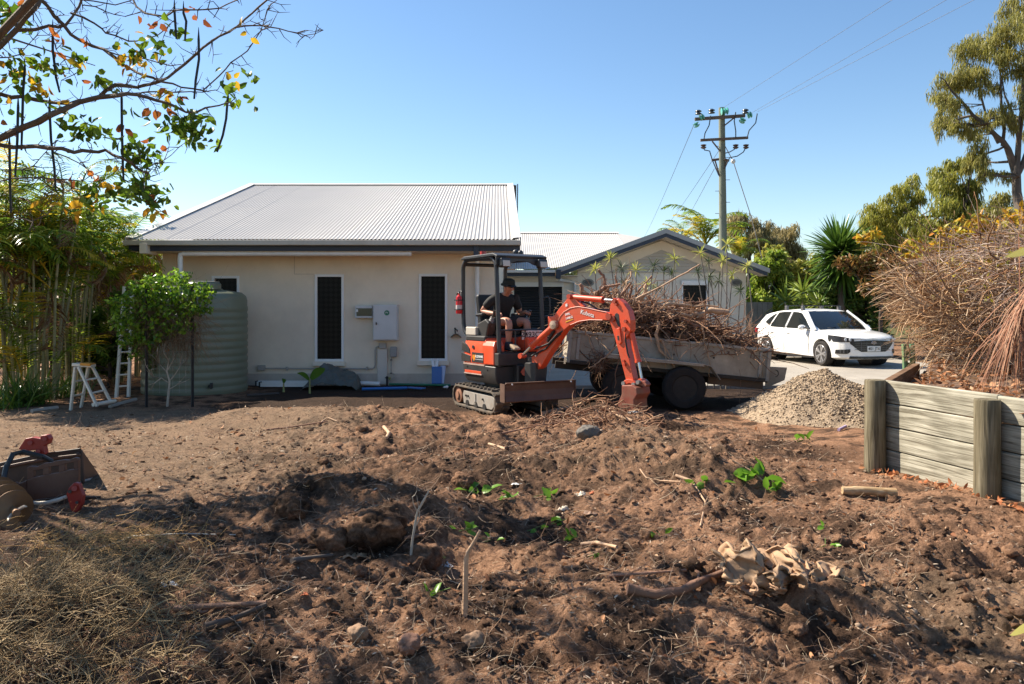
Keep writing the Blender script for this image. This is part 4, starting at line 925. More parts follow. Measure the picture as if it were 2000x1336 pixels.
MB(TB).tube([(.19,-.105,1.90),(.255,-.095,1.895),(.285,-.05,1.89),(.29,-.02,1.888),(.285,.02,1.89),(.255,.06,1.895),(.19,.07,1.90)],[.006,.012,.02,.012,.02,.012,.006],8).build('sunglasses',M('sunglass_black',(.008,.008,.01),.15),person,smooth=1)
for y,x in ((-.16,.0),(.19,.01)):
    sh=MB(TB).prism([(.33+x,y-.05,.927),(.58+x,y-.05,.927),(.61+x,y-.05,.95),(.57+x,y-.05,.985),(.46+x,y-.05,1.01),(.42+x,y-.05,1.06),(.335+x,y-.05,1.05),(.325+x,y-.05,.96)],(0,.10,0)).build('shoe',M('navy_sock_shoe',(.02,.022,.032),.8,.2,9),person,bevel=.02,seg=3)
    MB(TB).prism([(.46+x,y-.055,.985),(.60+x,y-.055,.94),(.63+x,y-.055,.945),(.62+x,y-.055,.975),(.55+x,y-.055,1.01),(.48+x,y-.055,1.03)],(0,.11,0)).build('shoe_toe',M('tan_boot',(.36,.27,.18),.8,.15,9),sh,bevel=.015)
# ================================================================== trailer
GALV = M('weathered_galvanised',(.42,.365,.29),.6,.16,3,dirt=(.19,.155,.115),dscale=2.4,damt=.75)
GALVL = M('galvanised_rail',(.40,.37,.32),.5,.12,4,dirt=(.18,.15,.12),dscale=5,damt=.6)
CHAS = M('dark_chassis',(.03,.027,.024),.75,.25,5,dirt=(.085,.06,.042),dscale=3,damt=.6)
TYRE = M('tyre_rubber',(.014,.013,.013),.9,.2,8,dirt=(.05,.037,.028),dscale=5,damt=.5,bump=.2,bscale=60)
trl = empty('box_trailer', (2.4,13.2,0), 'grey steel tandem box trailer piled with dug up roots', 'trailer')
tilt=R(5.5); TT=Matrix(((math.cos(tilt),0,math.sin(tilt),.90),(0,1,0,12.5),(-math.sin(tilt),0,math.cos(tilt),.74),(0,0,0,1)))
LT,WT,HT=3.09,1.55,.47
def tp(x,y,z): return TT@Vector((x,y,z))
MB(TT).bx(0,LT,0,WT,-.04,0).build('tray_floor',CHAS,trl)
MB(TT).bx(.0,LT,-.004,0,0,HT-.02).build('side_panel',GALV,trl)
MB(TT).bx(.0,LT,WT,WT+.004,0,HT-.02).build('side_panel',GALV,trl)
MB(TT).bx(-.004,0,0,WT,0,HT-.02).build('front_panel',GALV,trl)
for y in (-.028,WT-.01): MB(TT).bx(-.03,LT+.03,y,y+.045,HT-.03,HT+.012).build('top_rail',GALVL,trl,bevel=.006)
MB(TT).bx(-.035,-.002,0,WT,HT-.03,HT+.01).build('top_rail',GALVL,trl,bevel=.006)
MB(TT).bx(-.03,LT+.03,-.03,.03,-.045,.012).build('bottom_rail',CHAS,trl,bevel=.006)
for x,w_ in ((.09,.05),(LT-.13,.05)): MB(TT).bx(x,x+w_,-.035,-.004,.03,HT-.05).build('stiffener',GALVL,trl,bevel=.006)
for x in (-.05,LT-.01): MB(TT).bx(x,x+.055,-.045,.02,-.03,HT+.02).build('corner_post',GALVL,trl,bevel=.008)
for x,z in ((.62,.22),(1.02,.27),(1.62,.25),(2.25,.26),(.115,.16),(2.985,.20)): MB(TT).cyl((x,-.012,z),(x,-.003,z),.016,n=10).build('bolt',CHAS,trl)
lat=MB(TT).bx(-.085,-.05,-.06,-.02,.30,.44).build('tailgate_latch',GALVL,trl,bevel=.006)
MB(TT).cyl((-.07,-.07,.10),(-.07,-.02,.10),.022,n=10).cyl((-.12,-.05,.04),(-.04,-.05,.04),.012,n=8).box((-.075,-.05,.0),(.03,.03,.11)).build('latch_pin',STEEL,lat,smooth=1)
# tailgate lowered at the rear end
tg=MB().prism([(3.99,12.55,.64),(4.36,12.62,.62),(4.32,12.62,.42),(4.0,12.55,.30)],(0,.04,0)).build('tailgate',GALV,trl,bevel=.005)
rp_=[(4.155+.055*math.cos(R(a)),12.585,.53+.055*math.sin(R(a))) for a in range(0,361,24)]
MB().tube(rp_,.006,6,caps=False).build('pull_ring',CHAS,tg,smooth=1)
# chassis
for y in (.25,WT-.35): MB(TT).bx(-.2,LT-.1,y,y+.08,-.16,-.042).build('chassis_beam',CHAS,trl,bevel=.008)
MB(TT).bx(2.2,LT-.02,.02,.08,-.16,-.045).build('chassis_beam',M('bare_timber_beam',(.12,.075,.045),.8,.2,5),trl,bevel=.005)
for xw in (1.72,2.66): MB().cyl((xw,12.40,.335),(xw,14.15,.335),.035,n=12).build('axle',CHAS,trl,smooth=1)
def wheel(parent, c, ax, r, w_, rim, mats, spokes=0, name='wheel'):
    m=Vector(ax).to_track_quat('Z','Y').to_matrix()
    pr=[(rim,-w_*.42),(rim+.02,-w_*.5),(r*.9,-w_*.52),(r*.97,-w_*.42),(r,-w_*.25),(r,w_*.25),(r*.97,w_*.42),(r*.9,w_*.52),(rim+.02,w_*.5),(rim,w_*.42)]
    wh=MB().lathe(pr+[pr[0]],36,c,m); 
    wh.f=wh.f[:-2] if False else wh.f
    t=wh.build(name,mats[0],parent,smooth=35)
    if not spokes:
        MB().lathe([(rim+.004,w_*.40),(rim*.92,w_*.38),(rim*.86,w_*.16),(rim*.45,w_*.12),(.05,w_*.2),(.045,w_*.40),(0,w_*.42)],28,c,m).build('rim',mats[1],t,smooth=40)
        for k in range(5): a=2*math.pi*k/5; p=Vector(c)+m@Vector((rim*.5*math.cos(a),rim*.5*math.sin(a),w_*.13)); MB().cyl(p,p+m@Vector((0,0,.02)),.013,n=8).build('wheel_nut',STEEL,t)
    else:
        MB().lathe([(rim+.006,w_*.46),(rim*.95,w_*.44),(rim*.90,w_*.1),(.02,w_*.02)],32,c,m).build('wheel_well',MATS['machine_black'],t,smooth=40)
        MB().lathe([(rim+.008,w_*.44),(rim+.008,w_*.49),(rim*.93,w_*.48),(rim*.92,w_*.40)],36,c,m).build('rim',mats[1],t,smooth=40)
        for k in range(spokes):
            for s_ in (-.13,.13):
                a=2*math.pi*k/spokes; p0=Vector((.05*math.cos(a),.05*math.sin(a),w_*.36)); p1=Vector((rim*.95*math.cos(a+s_*1.6),rim*.95*math.sin(a+s_*1.6),w_*.42))
                d=(p1-p0).normalized(); n_=Vector((-d.y,d.x,0)); 
                MB().prism([Vector(c)+m@q for q in (p0-n_*.016,p1-n_*.026,p1+n_*.026,p0+n_*.016)],m@Vector((0,0,.025))).build('spoke',mats[1],t)
        MB().lathe([(.06,w_*.36),(.05,w_*.47),(0,w_*.48)],16,c,m).build('hub_cap',mats[1],t,smooth=40)
    return t
RIMD=M('dusty_black_rim',(.016,.015,.014),.7,.2,6,dirt=(.05,.038,.028),dscale=6,damt=.5)
for xw in (1.72,2.66):
    for y,a in ((12.34,(0,-1,0)),(14.2,(0,1,0))): wheel(trl,(xw,y,.335+h1(xw,12.4)*.5),a,.335,.20,.185,(TYRE,RIMD))
mg=[(1.36,.62),(1.44,.855),(1.50,.862),(2.95,.705),(3.06,.675),(3.20,.47)]
for y0 in (12.22,14.06):
    g_=MB()
    for (a,b) in zip(mg,mg[1:]): g_.prism([(a[0],y0,a[1]),(b[0],y0,b[1]),(b[0],y0,b[1]-.012),(a[0],y0,a[1]-.012)],(0,.26,0))
    g_.build('mudguard',GALVL,trl)
MB().prism([(1.45,12.222,.85),(2.95,12.222,.70),(2.95,12.222,.665),(1.45,12.222,.80)],(0,.008,0)).build('mudguard_lip',GALV,trl)

# ================================================================== roots and load
BARK=strandmat('root_bark',[(.17,.085,.052),(.26,.135,.08),(.34,.20,.125),(.13,.075,.05),(.42,.28,.18)],.8,.35)
BARK1=M('single_root_bark',(.26,.135,.082),.8,.35,9,bump=.5,bscale=50,orand=.3)
PALEROOT=M('pale_root_wood',(.42,.27,.165),.75,.25,9,bump=.4,bscale=50,orand=.15)
def wob(p0,p1,n=8,amp=.1,seed=0):
    r_=random.Random(seed); p0,p1=Vector(p0),Vector(p1); d=p1-p0; L=d.length; o=Vector((0,0,0)); pts=[]
    for i in range(n+1):
        t=i/n; o=o*.7+Vector((r_.gauss(0,1),r_.gauss(0,1),r_.gauss(0,.8)))*amp*L/n*1.4; pts.append(p0+d*t+o*(1 if 0<i else 0))
    return pts
def rootmesh(pts,r0,r1,n=7,forks=0,seed=0,mb=None):
    mb=mb or MB(); r_=random.Random(seed+99); k=len(pts)
    rad=[(r0+(r1-r0)*i/(k-1))*(1+.18*r_.uniform(-1,1)) for i in range(k)]
    mb.tube(pts,rad,n)
    for f in range(forks):
        i=r_.randrange(1,k-2); d=(pts[i+1]-pts[i]).normalized()+Vector((r_.gauss(0,.6),r_.gauss(0,.6),r_.gauss(0,.5))); L=(pts[-1]-pts[0]).length*r_.uniform(.25,.5)
        q=wob(pts[i],pts[i]+d.normalized()*L,5,.25,seed*7+f); mb.tube(q,[rad[i]*.6*(1-.75*j/5) for j in range(6)],5)
    return mb
def loadz(x):  # heap top above the tray by x
    return np.interp(x,[.95,1.3,1.7,2.3,2.9,3.5,3.95],[1.25,1.78,1.86,1.68,1.50,1.22,.95])
k=1900
xs_=rng.uniform(1.0,3.95,k); ys_=rng.uniform(12.45,14.0,k); top=loadz(xs_)*(1-.10*((ys_-13.2)/.8)**2); bot=np.interp(xs_,[.9,4],[.95,.7])
zs_=bot+(top-bot)*rng.uniform(0,1,k)**.7
D=np.stack([rng.normal(.3,1,k),rng.normal(0,.6,k),rng.normal(0,.35,k)],1)
V_,F_,_=strands(np.stack([xs_,ys_,zs_],1),D,rng.uniform(.25,.9,k),rng.uniform(.003,.013,k),seg=6,droop=.35,curl=.9,n=4)
o=npmesh('root_tangle',V_,F_,BARK,smooth=True); tag(o,'dense tangle of thin brown roots filling the trailer','roots',kind='stuff')
# soil lumps caught in the load
k=350; xs_=rng.uniform(1.0,3.9,k); ys_=rng.uniform(12.55,13.95,k); bot=np.interp(xs_,[.9,4],[.95,.72]); zs_=bot+(loadz(xs_)-bot)*rng.uniform(0,.75,k)
V_,F_=lumps(np.stack([xs_,ys_,zs_],1),rng.uniform(.05,.13,k),0,.8,.3); o=npmesh('load_soil',V_,F_,SOIL); tag(o,'brown soil and root balls packed among the trailer roots','soil',kind='stuff')
for i in range(34):
    x=random.uniform(1.1,3.5); y=random.uniform(12.5,13.7); z=float(loadz(x))-random.uniform(.05,.35)
    if i<9: # upright crooked ends at the left of the heap
        x=random.uniform(1.15,1.95); a=Vector((x,y,1.45)); b=a+Vector((random.uniform(-.35,.5),random.uniform(-.2,.2),random.uniform(.4,.75)))
    else:
        a=Vector((x,y,z)); b=a+Vector((random.uniform(-.7,.9),random.uniform(-.35,.25),random.uniform(-.15,.22)))
    o=rootmesh(wob(a,b,9,.22,i),random.uniform(.018,.036),random.uniform(.008,.016),7,2,i).build('root',BARK1 if i%3 else PALEROOT,None,smooth=60)
    tag(o,'gnarled brown root lying on the heap in the trailer','root','roots heaped in the trailer')
def pxroot(name,pp,Y,r0,r1,mat,label,group=None,forks=0,seed=0,dy=0.0,amp=.03):
    pts=[P(a,b,Y+dy*i) for i,(a,b) in enumerate(pp)]; out=[]
    for a,b in zip(pts,pts[1:]): out+= [a+(b-a)*t for t in (0,.33,.66)]
    out.append(pts[-1]); r_=random.Random(seed); out=[q+Vector((r_.gauss(0,amp),r_.gauss(0,amp),r_.gauss(0,amp)))*.3 for q in out]
    return tag(rootmesh(out,r0,r1,7,forks,seed).build(name,mat,None,smooth=60),label,'root',group)
def z5(a): return (1080+a[0]*.2993,420+a[1]*.2993)
pxroot('root',[z5(a) for a in ((690,690),(670,780),(700,880),(780,960),(840,1060),(885,1190))],12.42,.030,.012,PALEROOT,'long pale root hanging over the trailer side down past the wheel',forks=2,seed=3)
pxroot('root',[z5(a) for a in ((975,720),(985,820),(1010,920),(1030,980),(1015,1060))],12.42,.014,.006,PALEROOT,'thin reddish root dangling over the rear of the trailer side',seed=4)
pxroot('root',[z5(a) for a in ((215,745),(240,820),(275,900),(295,945))],12.4,.013,.006,PALEROOT,'thin pale root dangling over the front of the trailer side',seed=5)
pxroot('root',[z5(a) for a in ((430,840),(360,910),(300,960),(240,1000))],12.15,.018,.008,PALEROOT,'pale forked root resting on the front of the trailer mudguard',forks=2,seed=6)
pxroot('root',[z5(a) for a in ((440,900),(415,1000),(405,1130))],12.1,.010,.006,BARK1,'thin dark root hanging straight down before the front trailer wheel',seed=7)
pxroot('root',[z5(a) for a in ((1145,640),(1030,620),(960,650),(870,660),(800,640))],12.7,.050,.022,PALEROOT,'thick sawn root end pointing right on top of the trailer load',forks=2,seed=8)
pxroot('root',[z5(a) for a in ((180,455),(190,510),(230,520),(330,560))],13.0,.030,.03,BARK1,'hooked brown root end sticking up at the front of the load',seed=9)
pxroot('root',[z5(a) for a in ((300,355),(330,400),(345,470),(360,540))],13.1,.020,.03,BARK1,'tall crooked root standing upright at the front of the load',forks=2,seed=10)
pxroot('root',[z5(a) for a in ((270,520),(340,470),(440,450))],12.9,.030,.018,BARK1,'slanting thick root crossing the front of the load',forks=1,seed=11)
pxroot('root',[z5(a) for a in ((520,460),(505,520),(490,580))],13.0,.020,.03,BARK1,'short upright root stub in the middle of the trailer load',seed=12)
pxroot('root',[z5(a) for a in ((612,450),(600,510),(570,570))],12.9,.026,.034,PALEROOT,'pale split root stub standing on the trailer load',seed=13)
pxroot('root',[z5(a) for a in ((500,570),(700,470),(880,370),(960,320))],12.8,.018,.010,PALEROOT,'long straight pale stick slanting up above the trailer load',seed=14,amp=.01)
# clump at the front of the mudguard
c=P(1172,706,12.3); k=160; D=rng.normal(0,1,(k,3)); V_,F_,_=strands(np.tile(np.array(c),(k,1))+rng.normal(0,.06,(k,3)),D,rng.uniform(.1,.4,k),rng.uniform(.002,.006,k),seg=5,droop=.6,curl=.8)
tag(npmesh('root_clump',V_,F_,BARK,smooth=True),'dark matted root clump caught on the trailer mudguard','root clump')

# ================================================================== gravel heap
gh=empty('gravel_heap',(4.47,11.7,0),'heap of pale crushed gravel behind the timber retaining wall','gravel heap')
def gravz(x,y):
    d=np.sqrt(((x-4.6)/1.5)**2+((y-11.7)/1.5)**2)+.14*fbm(x*1.4,y*1.4,3); return .78*np.clip(1-d,0,1)**1.3*(1-.12*np.exp(-(d/.18)**2)) + .03*fbm(x*6,y*6,3)*np.clip(1.2-d,0,1) -.03
u=np.linspace(2.5,6.6,90); v=np.linspace(9.9,13.4,80); X_,Y_=np.meshgrid(u,v); Z_=gravz(X_,Y_)+H(X_,Y_)
i,j=np.meshgrid(np.arange(79),np.arange(89),indexing='ij'); b=(i*90+j).ravel()
GRAV=M('gravel_base',(.23,.165,.108),.95,.35,25,bump=.8,bscale=60,col2=(.42,.32,.22))
npmesh('heap',np.stack([X_.ravel(),Y_.ravel(),Z_.ravel()],1),np.stack([b,b+1,b+91,b+90],1),GRAV,gh,smooth=True)
k=15000; xs_=rng.normal(4.6,.64,k); ys_=rng.normal(11.45,.62,k); gz_s=gravz(xs_,ys_); m=gz_s>-.02; xs_,ys_,gz_s=xs_[m],ys_[m],gz_s[m]
S=.005+.018*rng.uniform(0,1,len(xs_))**6; V_,F_=lumps(np.stack([xs_,ys_,gz_s+H(xs_,ys_)+S*.2],1),S,0,.8,.25)
o=npmesh('stones',V_,F_,strandmat('gravel_stone',[(.15,.11,.075),(.28,.205,.135),(.38,.29,.195),(.45,.355,.25),(.19,.155,.12)],.9,.2),gh); o['kind']='stuff'
bp_=P(1642,839,9.0); tag(MB().cyl(gp(1638,843)+Vector((0,0,.02)),gp(1652,838)+Vector((0,0,.03)),.018,n=10).build('plastic_bottle',M('lilac_plastic',(.45,.36,.55),.4),None,smooth=1),'small lilac plastic tube lying at the foot of the gravel heap','litter')

# ================================================================== car
CARW=M('white_car_paint',(.80,.80,.79),.22,.015,1.5,coat=.5)
CGL=M('car_glass',(.012,.016,.018),.04,.05,2,spec=.9,coat=.5)
CBLK=M('car_black_trim',(.012,.012,.013),.35,.1,5)
ALLOY=M('alloy_rim',(.50,.50,.52),.3,.06,6,metal=.8)
f_=(.218,-.976); l_=(.976,.218); TC=Matrix(((f_[0],l_[0],0,8.51),(f_[1],l_[1],0,21.97),(0,0,1,.052),(0,0,0,1)))
car=empty('hatchback_car',(8.51,21.97,.05),'white five door hatchback with black roof bars parked on the driveway','car')
stx=[-2.14,-2.11,-2.02,-1.85,-1.6,-1.2,-.6,0,.5,.9,1.2,1.5,1.75,1.92,2.06,2.15,2.2]
shw=[.58,.68,.77,.835,.87,.892,.897,.897,.895,.89,.888,.88,.855,.80,.70,.56,.36]
stt=[.87,.92,.955,.955,.95,.945,.935,.925,.92,.915,.895,.865,.835,.805,.77,.73,.70]
szb=[.34,.27,.24,.22,.20,.19,.18,.18,.18,.18,.18,.18,.19,.20,.21,.215,.22]
xx=np.concatenate([np.linspace(-2.14,-1.6,10,endpoint=False),np.linspace(-1.6,1.5,26,endpoint=False),np.linspace(1.5,2.2,16)])
rings=[]
for x in xx:
    w_=np.interp(x,stx,shw); t=np.interp(x,stx,stt); zb=np.interp(x,stx,szb); hood=1 if x>.95 else 0
    cr_=.035 if x>.9 else .0
    sec=[(0,zb),(w_*.80,zb),(w_*.955,zb+.05),(w_*.985,.40),(w_*1.0,.60),(w_*.993,.74),(w_*.975,t-.10),(w_*.935,t-.035),(w_*.86,t-.006),(w_*.5,t+cr_*.7),(0,t+cr_)]
    rings.append([(x,a,b) for a,b in sec]+[(x,-a,b) for a,b in sec[-2:0:-1]])
kk=len(rings[0]); vs=[p for r in rings for p in r]; fs=[tuple(range(kk-1,-1,-1)),tuple((len(rings)-1)*kk+i for i in range(kk))]
for a in range(len(rings)-1):
    for i in range(kk): j=(i+1)%kk; fs.append((a*kk+i,a*kk+j,(a+1)*kk+j,(a+1)*kk+i))
cb=MB(TC).add(vs,fs).build('body',CARW,car,smooth=38)
cut=MB(TC)
for xw in (1.33,-1.32): cut.cyl((xw,-1.1,.325),(xw,-.60,.325),.375,n=40); cut.cyl((xw,.60,.325),(xw,1.1,.325),.375,n=40)
ct=cut.build('cut',CBLK,None)
bo=cb.modifiers.new('arch','BOOLEAN'); bo.operation='DIFFERENCE'; bo.object=ct; bo.solver='EXACT'
dg=bpy.context.evaluated_depsgraph_get(); dg.update(); me_=bpy.data.meshes.new_from_object(cb.evaluated_get(dg)); cb.modifiers.clear(); cb.data=me_; me_.materials.clear(); me_.materials.append(CARW)
bpy.data.objects.remove(ct)
for xw in (1.33,-1.32):
    for s in (-1,1): MB(TC).lathe([(.37,-.02),(.37,.22),(0,.22)],28,(xw,s*.62 if s<0 else .62,.325),Matrix.Rotation(R(90*s),3,'X')).build('wheel_arch',CBLK,car,smooth=30)
rim_m=(TYRE,ALLOY)
for xw in (1.33,-1.32):
    for s in (-1,1): wheel(car,TC@Vector((xw,s*.785,.318)),TC.to_3x3()@Vector((0,s,0)),.318,.215,.225,rim_m,5)
# greenhouse
def sy(z): return .835-.245*((z-.91)/.495)**1.15 if z>.91 else .835
gh_st=[(1.02,.30),(.62,.05),(.1,-.2),(-.5,-.6),(-1.1,-1.1),(-1.66,-1.46),(-1.97,-1.68)]
zr=[1.385,1.42,1.43,1.42,1.39,1.335,1.28]
rg=[]
for (xb,xr),zz in zip(gh_st,zr):
    row=[]
    for t in (0,.33,.66,1): z=.90+(zz-.90)*t; row.append((xb+(xr-xb)*t,sy(z),z))
    row+= [(xr,sy(zz)*.80,zz+.025),(xr,sy(zz)*.4,zz+.038),(xr,0,zz+.042)]
    rg.append(row+[(a,-b,c) for a,b,c in row[-2::-1]])
mb=MB(TC); kk=len(rg[0]); fs=[]
for a in range(len(rg)-1):
    for i in range(kk-1): fs.append((a*kk+i,a*kk+i+1,(a+1)*kk+i+1,(a+1)*kk+i))
fs+= [tuple(range(kk)),tuple((len(rg)-1)*kk+i for i in range(kk))]
mb.add([p for r in rg for p in r],fs); roof_=mb.build('cabin',CARW,car,smooth=38)
def glassgrid(name,fn,nu,nv,mat,parent):
    mb=MB(TC); mb.add([fn(i/nu,j/nv) for j in range(nv+1) for i in range(nu+1)],[(j*(nu+1)+i,j*(nu+1)+i+1,(j+1)*(nu+1)+i+1,(j+1)*(nu+1)+i) for j in range(nv) for i in range(nu)])
    return mb.build(name,mat,parent,smooth=60)
def wsf(u,v):
    s=2*u-1; return (1.13-.17*s*s+(.375-.06*s*s-(1.13-.17*s*s))*v+.03*math.sin(math.pi*v), s*(.775+(.575-.775)*v), .915+.482*v)
glassgrid('windscreen',wsf,12,6,CGL,car)
mb=MB(TC)
for s in (-1,1):
    mb.tube([(1.0,s*.82,.91),(.62,s*.715,1.18),(.30,s*.61,1.40)],.038,8)
    mb.build('pillar',CARW,car,smooth=60); mb=MB(TC)
def rwf(u,v):
    s=2*u-1; return (-2.06+.10*s*s+(.31)*v, s*(.68-.1*v), 1.0+.32*v)
glassgrid('rear_window',rwf,8,4,CGL,car)
for s in (-1,1):
    for poly in ([(.80,.935),(.40,1.19),(.10,1.345),(-.10,1.372),(-.34,1.38),(-.36,.945)],[(-.44,.945),(-.42,1.38),(-.80,1.375),(-1.05,1.355),(-1.20,.98),(-1.17,.96)],[(-1.27,.99),(-1.13,1.335),(-1.28,1.28),(-1.45,1.18),(-1.54,1.07)]):
        mb=MB(TC); mb.prism([(x,s*(sy(z)+.012),z) for x,z in poly],(0,-s*.02,0)); mb.build('side_window',CGL,car)
    mb=MB(TC); mb.prism([(-.355,s*(sy(.98)+.013),.975),(-.335,s*(sy(1.385)+.013),1.385),(-.425,s*(sy(1.385)+.013),1.385),(-.445,s*(sy(.98)+.013),.975)],(0,-s*.02,0)); mb.build('door_pillar',CBLK if s>0 else M('silver_pillar',(.35,.36,.38),.4),car)
    MB(TC).sphere((.62,s*.97,.97),.10,12,(.75,1.1,.72)).build('door_mirror',CARW,car,smooth=1)
    MB(TC).prism([(.66,s*.85,.935),(.74,s*.85,.95),(.66,s*.85,1.0)],(0,s*.12,0)).build('mirror_foot',CBLK,car)
    for x in (-.18,-1.02): MB(TC).box((x,s*.905,.80),(.17,.025,.028)).build('door_handle',CARW,car,bevel=.01)
    MB(TC).bx(-.93,.95,s*.872-.012,s*.872+.012,.185,.225).build('sill_trim',CBLK,car)
    for x,z0,z1 in ((.80,.30,.93),(-.38,.28,.96),(-1.20,.62,.97)): MB(TC).box((x,s*.893,(z0+z1)/2),(.006,.012,z1-z0)).build('door_seam',M('seam_grey',(.20,.20,.2),.6),car)
def fxf(y): return float(np.interp(abs(y),[.0,.36,.56,.70,.80,.855,.88],[2.205,2.20,2.15,2.06,1.92,1.75,1.5]))
def strip(name,y0,y1,top,bot,mat,n=14,off=.012,parent=car):
    mb=MB(TC); ys=np.linspace(y0,y1,n+1); vs=[]
    for y in ys:
        for z in (bot(y),top(y)): vs+= [(fxf(y)+off,y,z),(fxf(y)-.05,y,z)]
    fs=[]
    for i in range(n):
        a=4*i; b=a+4; fs+= [(a,b,b+2,a+2),(a,a+1,b+1,b),(a+2,b+2,b+3,a+3)]
    fs+= [(0,2,3,1),(4*n,4*n+1,4*n+3,4*n+2)]
    return mb.add(vs,fs).build(name,mat,parent,smooth=50)
gr=strip('grille',-.60,.60,lambda y:.685-.03*(abs(y)/.6)**2,lambda y:.40 if abs(y)<.36 else .40+.20*(abs(y)-.36)/.24,M('grille_black',(.014,.014,.015),.3),18)
for k in range(4): strip('grille_bar',-.50+.05*k*0,.50,lambda y:.458+.052*k,lambda y:.450+.052*k,M('grille_chrome',(.10,.10,.105),.3),12,.018,gr)
for y in (-.35,-.2,.2,.35): strip('grille_bar',y-.006,y+.006,lambda q:.65,lambda q:.42,MATS['grille_chrome'],1,.019,gr)
for s in (-1,1):
    hl=strip('headlight',s*.52,s*.865,lambda y:.715+.09*(abs(y)-.52)/.34,lambda y:.64-.0*(abs(y)-.52)/.34,M('headlight_dark',(.035,.037,.042),.08,spec=.9),12,.014)
    for yy in (.60,.69): MB(TC).lathe([(.042,0),(.038,.012),(0,.014)],14,(fxf(yy)+.012,s*yy,.70),Matrix.Rotation(R(90),3,'Y')).build('headlight_lens',M('lens_bright',(.55,.57,.6),.1),hl,smooth=1)
    strip('fog_pocket',s*.60,s*.815,lambda y:.465-.02*(abs(y)-.6)/.2,lambda y:.345 if abs(y)>.66 else .345+.05*(.66-abs(y))/.06,CBLK,8,.012)
    for yy in (.66,.72,.77): strip('fog_fin',s*(yy-.004),s*(yy+.004),lambda y:.445,lambda y:.36,MATS['grille_chrome'],1,.016)
strip('lower_intake',-.60,.60,lambda y:.285+.0*y,lambda y:.225,CBLK,14,.014)
strip('bonnet_shut_line',-.62,.62,lambda y:.727-.02*(abs(y)/.6)**2,lambda y:.720-.02*(abs(y)/.6)**2,MATS['seam_grey'],14,.006)
cpm=TC@frame((2.225,0,.475),(0,1,0),(1,0,0))
cp=MB(cpm).bx(-.185,.185,-.066,.066,-.004,.004).build('number_plate',M('car_plate_white',(.72,.71,.68),.4,.03,6),car,bevel=.008)
text('401 JT6','plate_lettering',PBLK,cpm@Matrix.Translation((0,0,.0055)),.105,cp,offset=.001)
em=TC@frame((2.222,0,.625),(0,1,0),(1,0,0)); q=MB(em)
q.tube([(.065*math.cos(R(a)),.034*math.sin(R(a)),.004) for a in range(0,361,20)],.006,6,caps=False)
q.tube([(-.033,-.026,.004),(-.022,.028,.004)],.006,6).tube([(.022,-.028,.004),(.033,.026,.004)],.006,6).tube([(-.028,-.004,.004),(.0,.003,.004),(.028,.004,.004)],.006,6)
q.build('badge',M('chrome',(.7,.7,.72),.15,metal=1),gr,smooth=1)
for x in (.02,-.78):
    rb=MB(TC).bx(x-.035,x+.035,-.56,.56,1.535,1.56).build('roof_bar',CBLK,car,bevel=.01)
    for s in (-1,1): MB(TC).prism([(x-.06,s*.52,1.40),(x+.06,s*.52,1.40),(x+.05,s*.52,1.545),(x-.05,s*.52,1.545)],(0,s*.07,0)).build('roof_bar_foot',M('rack_foot_grey',(.10,.10,.105),.4),rb,bevel=.012)
for y in (-.85,.85): MB(TC).box((-2.06,y*.83,.82),(.10,.20,.15)).build('tail_light',M('tail_red',(.35,.015,.02),.2),car,bevel=.03)
for y in (-.3,.25): MB(TC).tube([(1.13,y-.25,.975),(1.0,y+.1,.99),(.93,y+.28,1.0)],.008,5).build('wiper',CBLK,car)
# ================================================================== timber retaining wall
def timber(name,c1,c2,c3,stretch,scale=3.0):
    m,n,b,out=new_mat(name); tc=n.nodes.new('ShaderNodeTexCoord'); mp=n.nodes.new('ShaderNodeMapping'); mp.inputs['Scale'].default_value=stretch
    n.links.new(tc.outputs['Object'],mp.inputs[0]); oi=n.nodes.new('ShaderNodeObjectInfo')
    ad=n.nodes.new('ShaderNodeVectorMath'); ad.operation='ADD'; n.links.new(mp.outputs[0],ad.inputs[0]); n.links.new(oi.outputs['Random'],ad.inputs[1])
    nz=n.nodes.new('ShaderNodeTexNoise'); nz.inputs['Scale'].default_value=scale; nz.inputs['Detail'].default_value=8; nz.inputs['Distortion'].default_value=1.2; n.links.new(ad.outputs[0],nz.inputs[0])
    rp=ramp(n,[(.32,c1),(.5,c2),(.7,c3)]); n.links.new(nz.outputs[0],rp.inputs[0])
    n2=n.nodes.new('ShaderNodeTexNoise'); n2.inputs['Scale'].default_value=3.5; n2.inputs['Detail'].default_value=5; n.links.new(tc.outputs['Object'],n2.inputs[0])
    r2=ramp(n,[(.35,(.75,.75,.72)),(.65,(1.1,1.1,1.08))]); n.links.new(n2.outputs[0],r2.inputs[0])
    mx=n.nodes.new('ShaderNodeMix'); mx.data_type='RGBA'; mx.blend_type='MULTIPLY'; mx.inputs[0].default_value=1; n.links.new(rp.outputs[0],mx.inputs[6]); n.links.new(r2.outputs[0],mx.inputs[7])
    n.links.new(mx.outputs[2],b.inputs['Base Color']); b.inputs['Roughness'].default_value=.9; b.inputs['Specular IOR Level'].default_value=.2
    bp_=n.nodes.new('ShaderNodeBump'); bp_.inputs['Strength'].default_value=.5; bp_.inputs['Distance'].default_value=.012; n.links.new(nz.outputs[0],bp_.inputs['Height']); n.links.new(bp_.outputs[0],b.inputs['Normal'])
    return m
SLP=timber('weathered_sleeper',(.13,.115,.085),(.30,.28,.225),(.44,.415,.345),(10,.55,16))
PST=timber('treated_post',(.07,.058,.036),(.145,.122,.08),(.23,.20,.14),(14,14,.7))
BRS=timber('brown_sleeper',(.08,.045,.028),(.15,.085,.05),(.24,.15,.095),(1.2,1.2,20))
rw=empty('retaining_wall',(3.2,6.9,.2),'low retaining wall of weathered grey sleepers held by round posts','retaining wall')
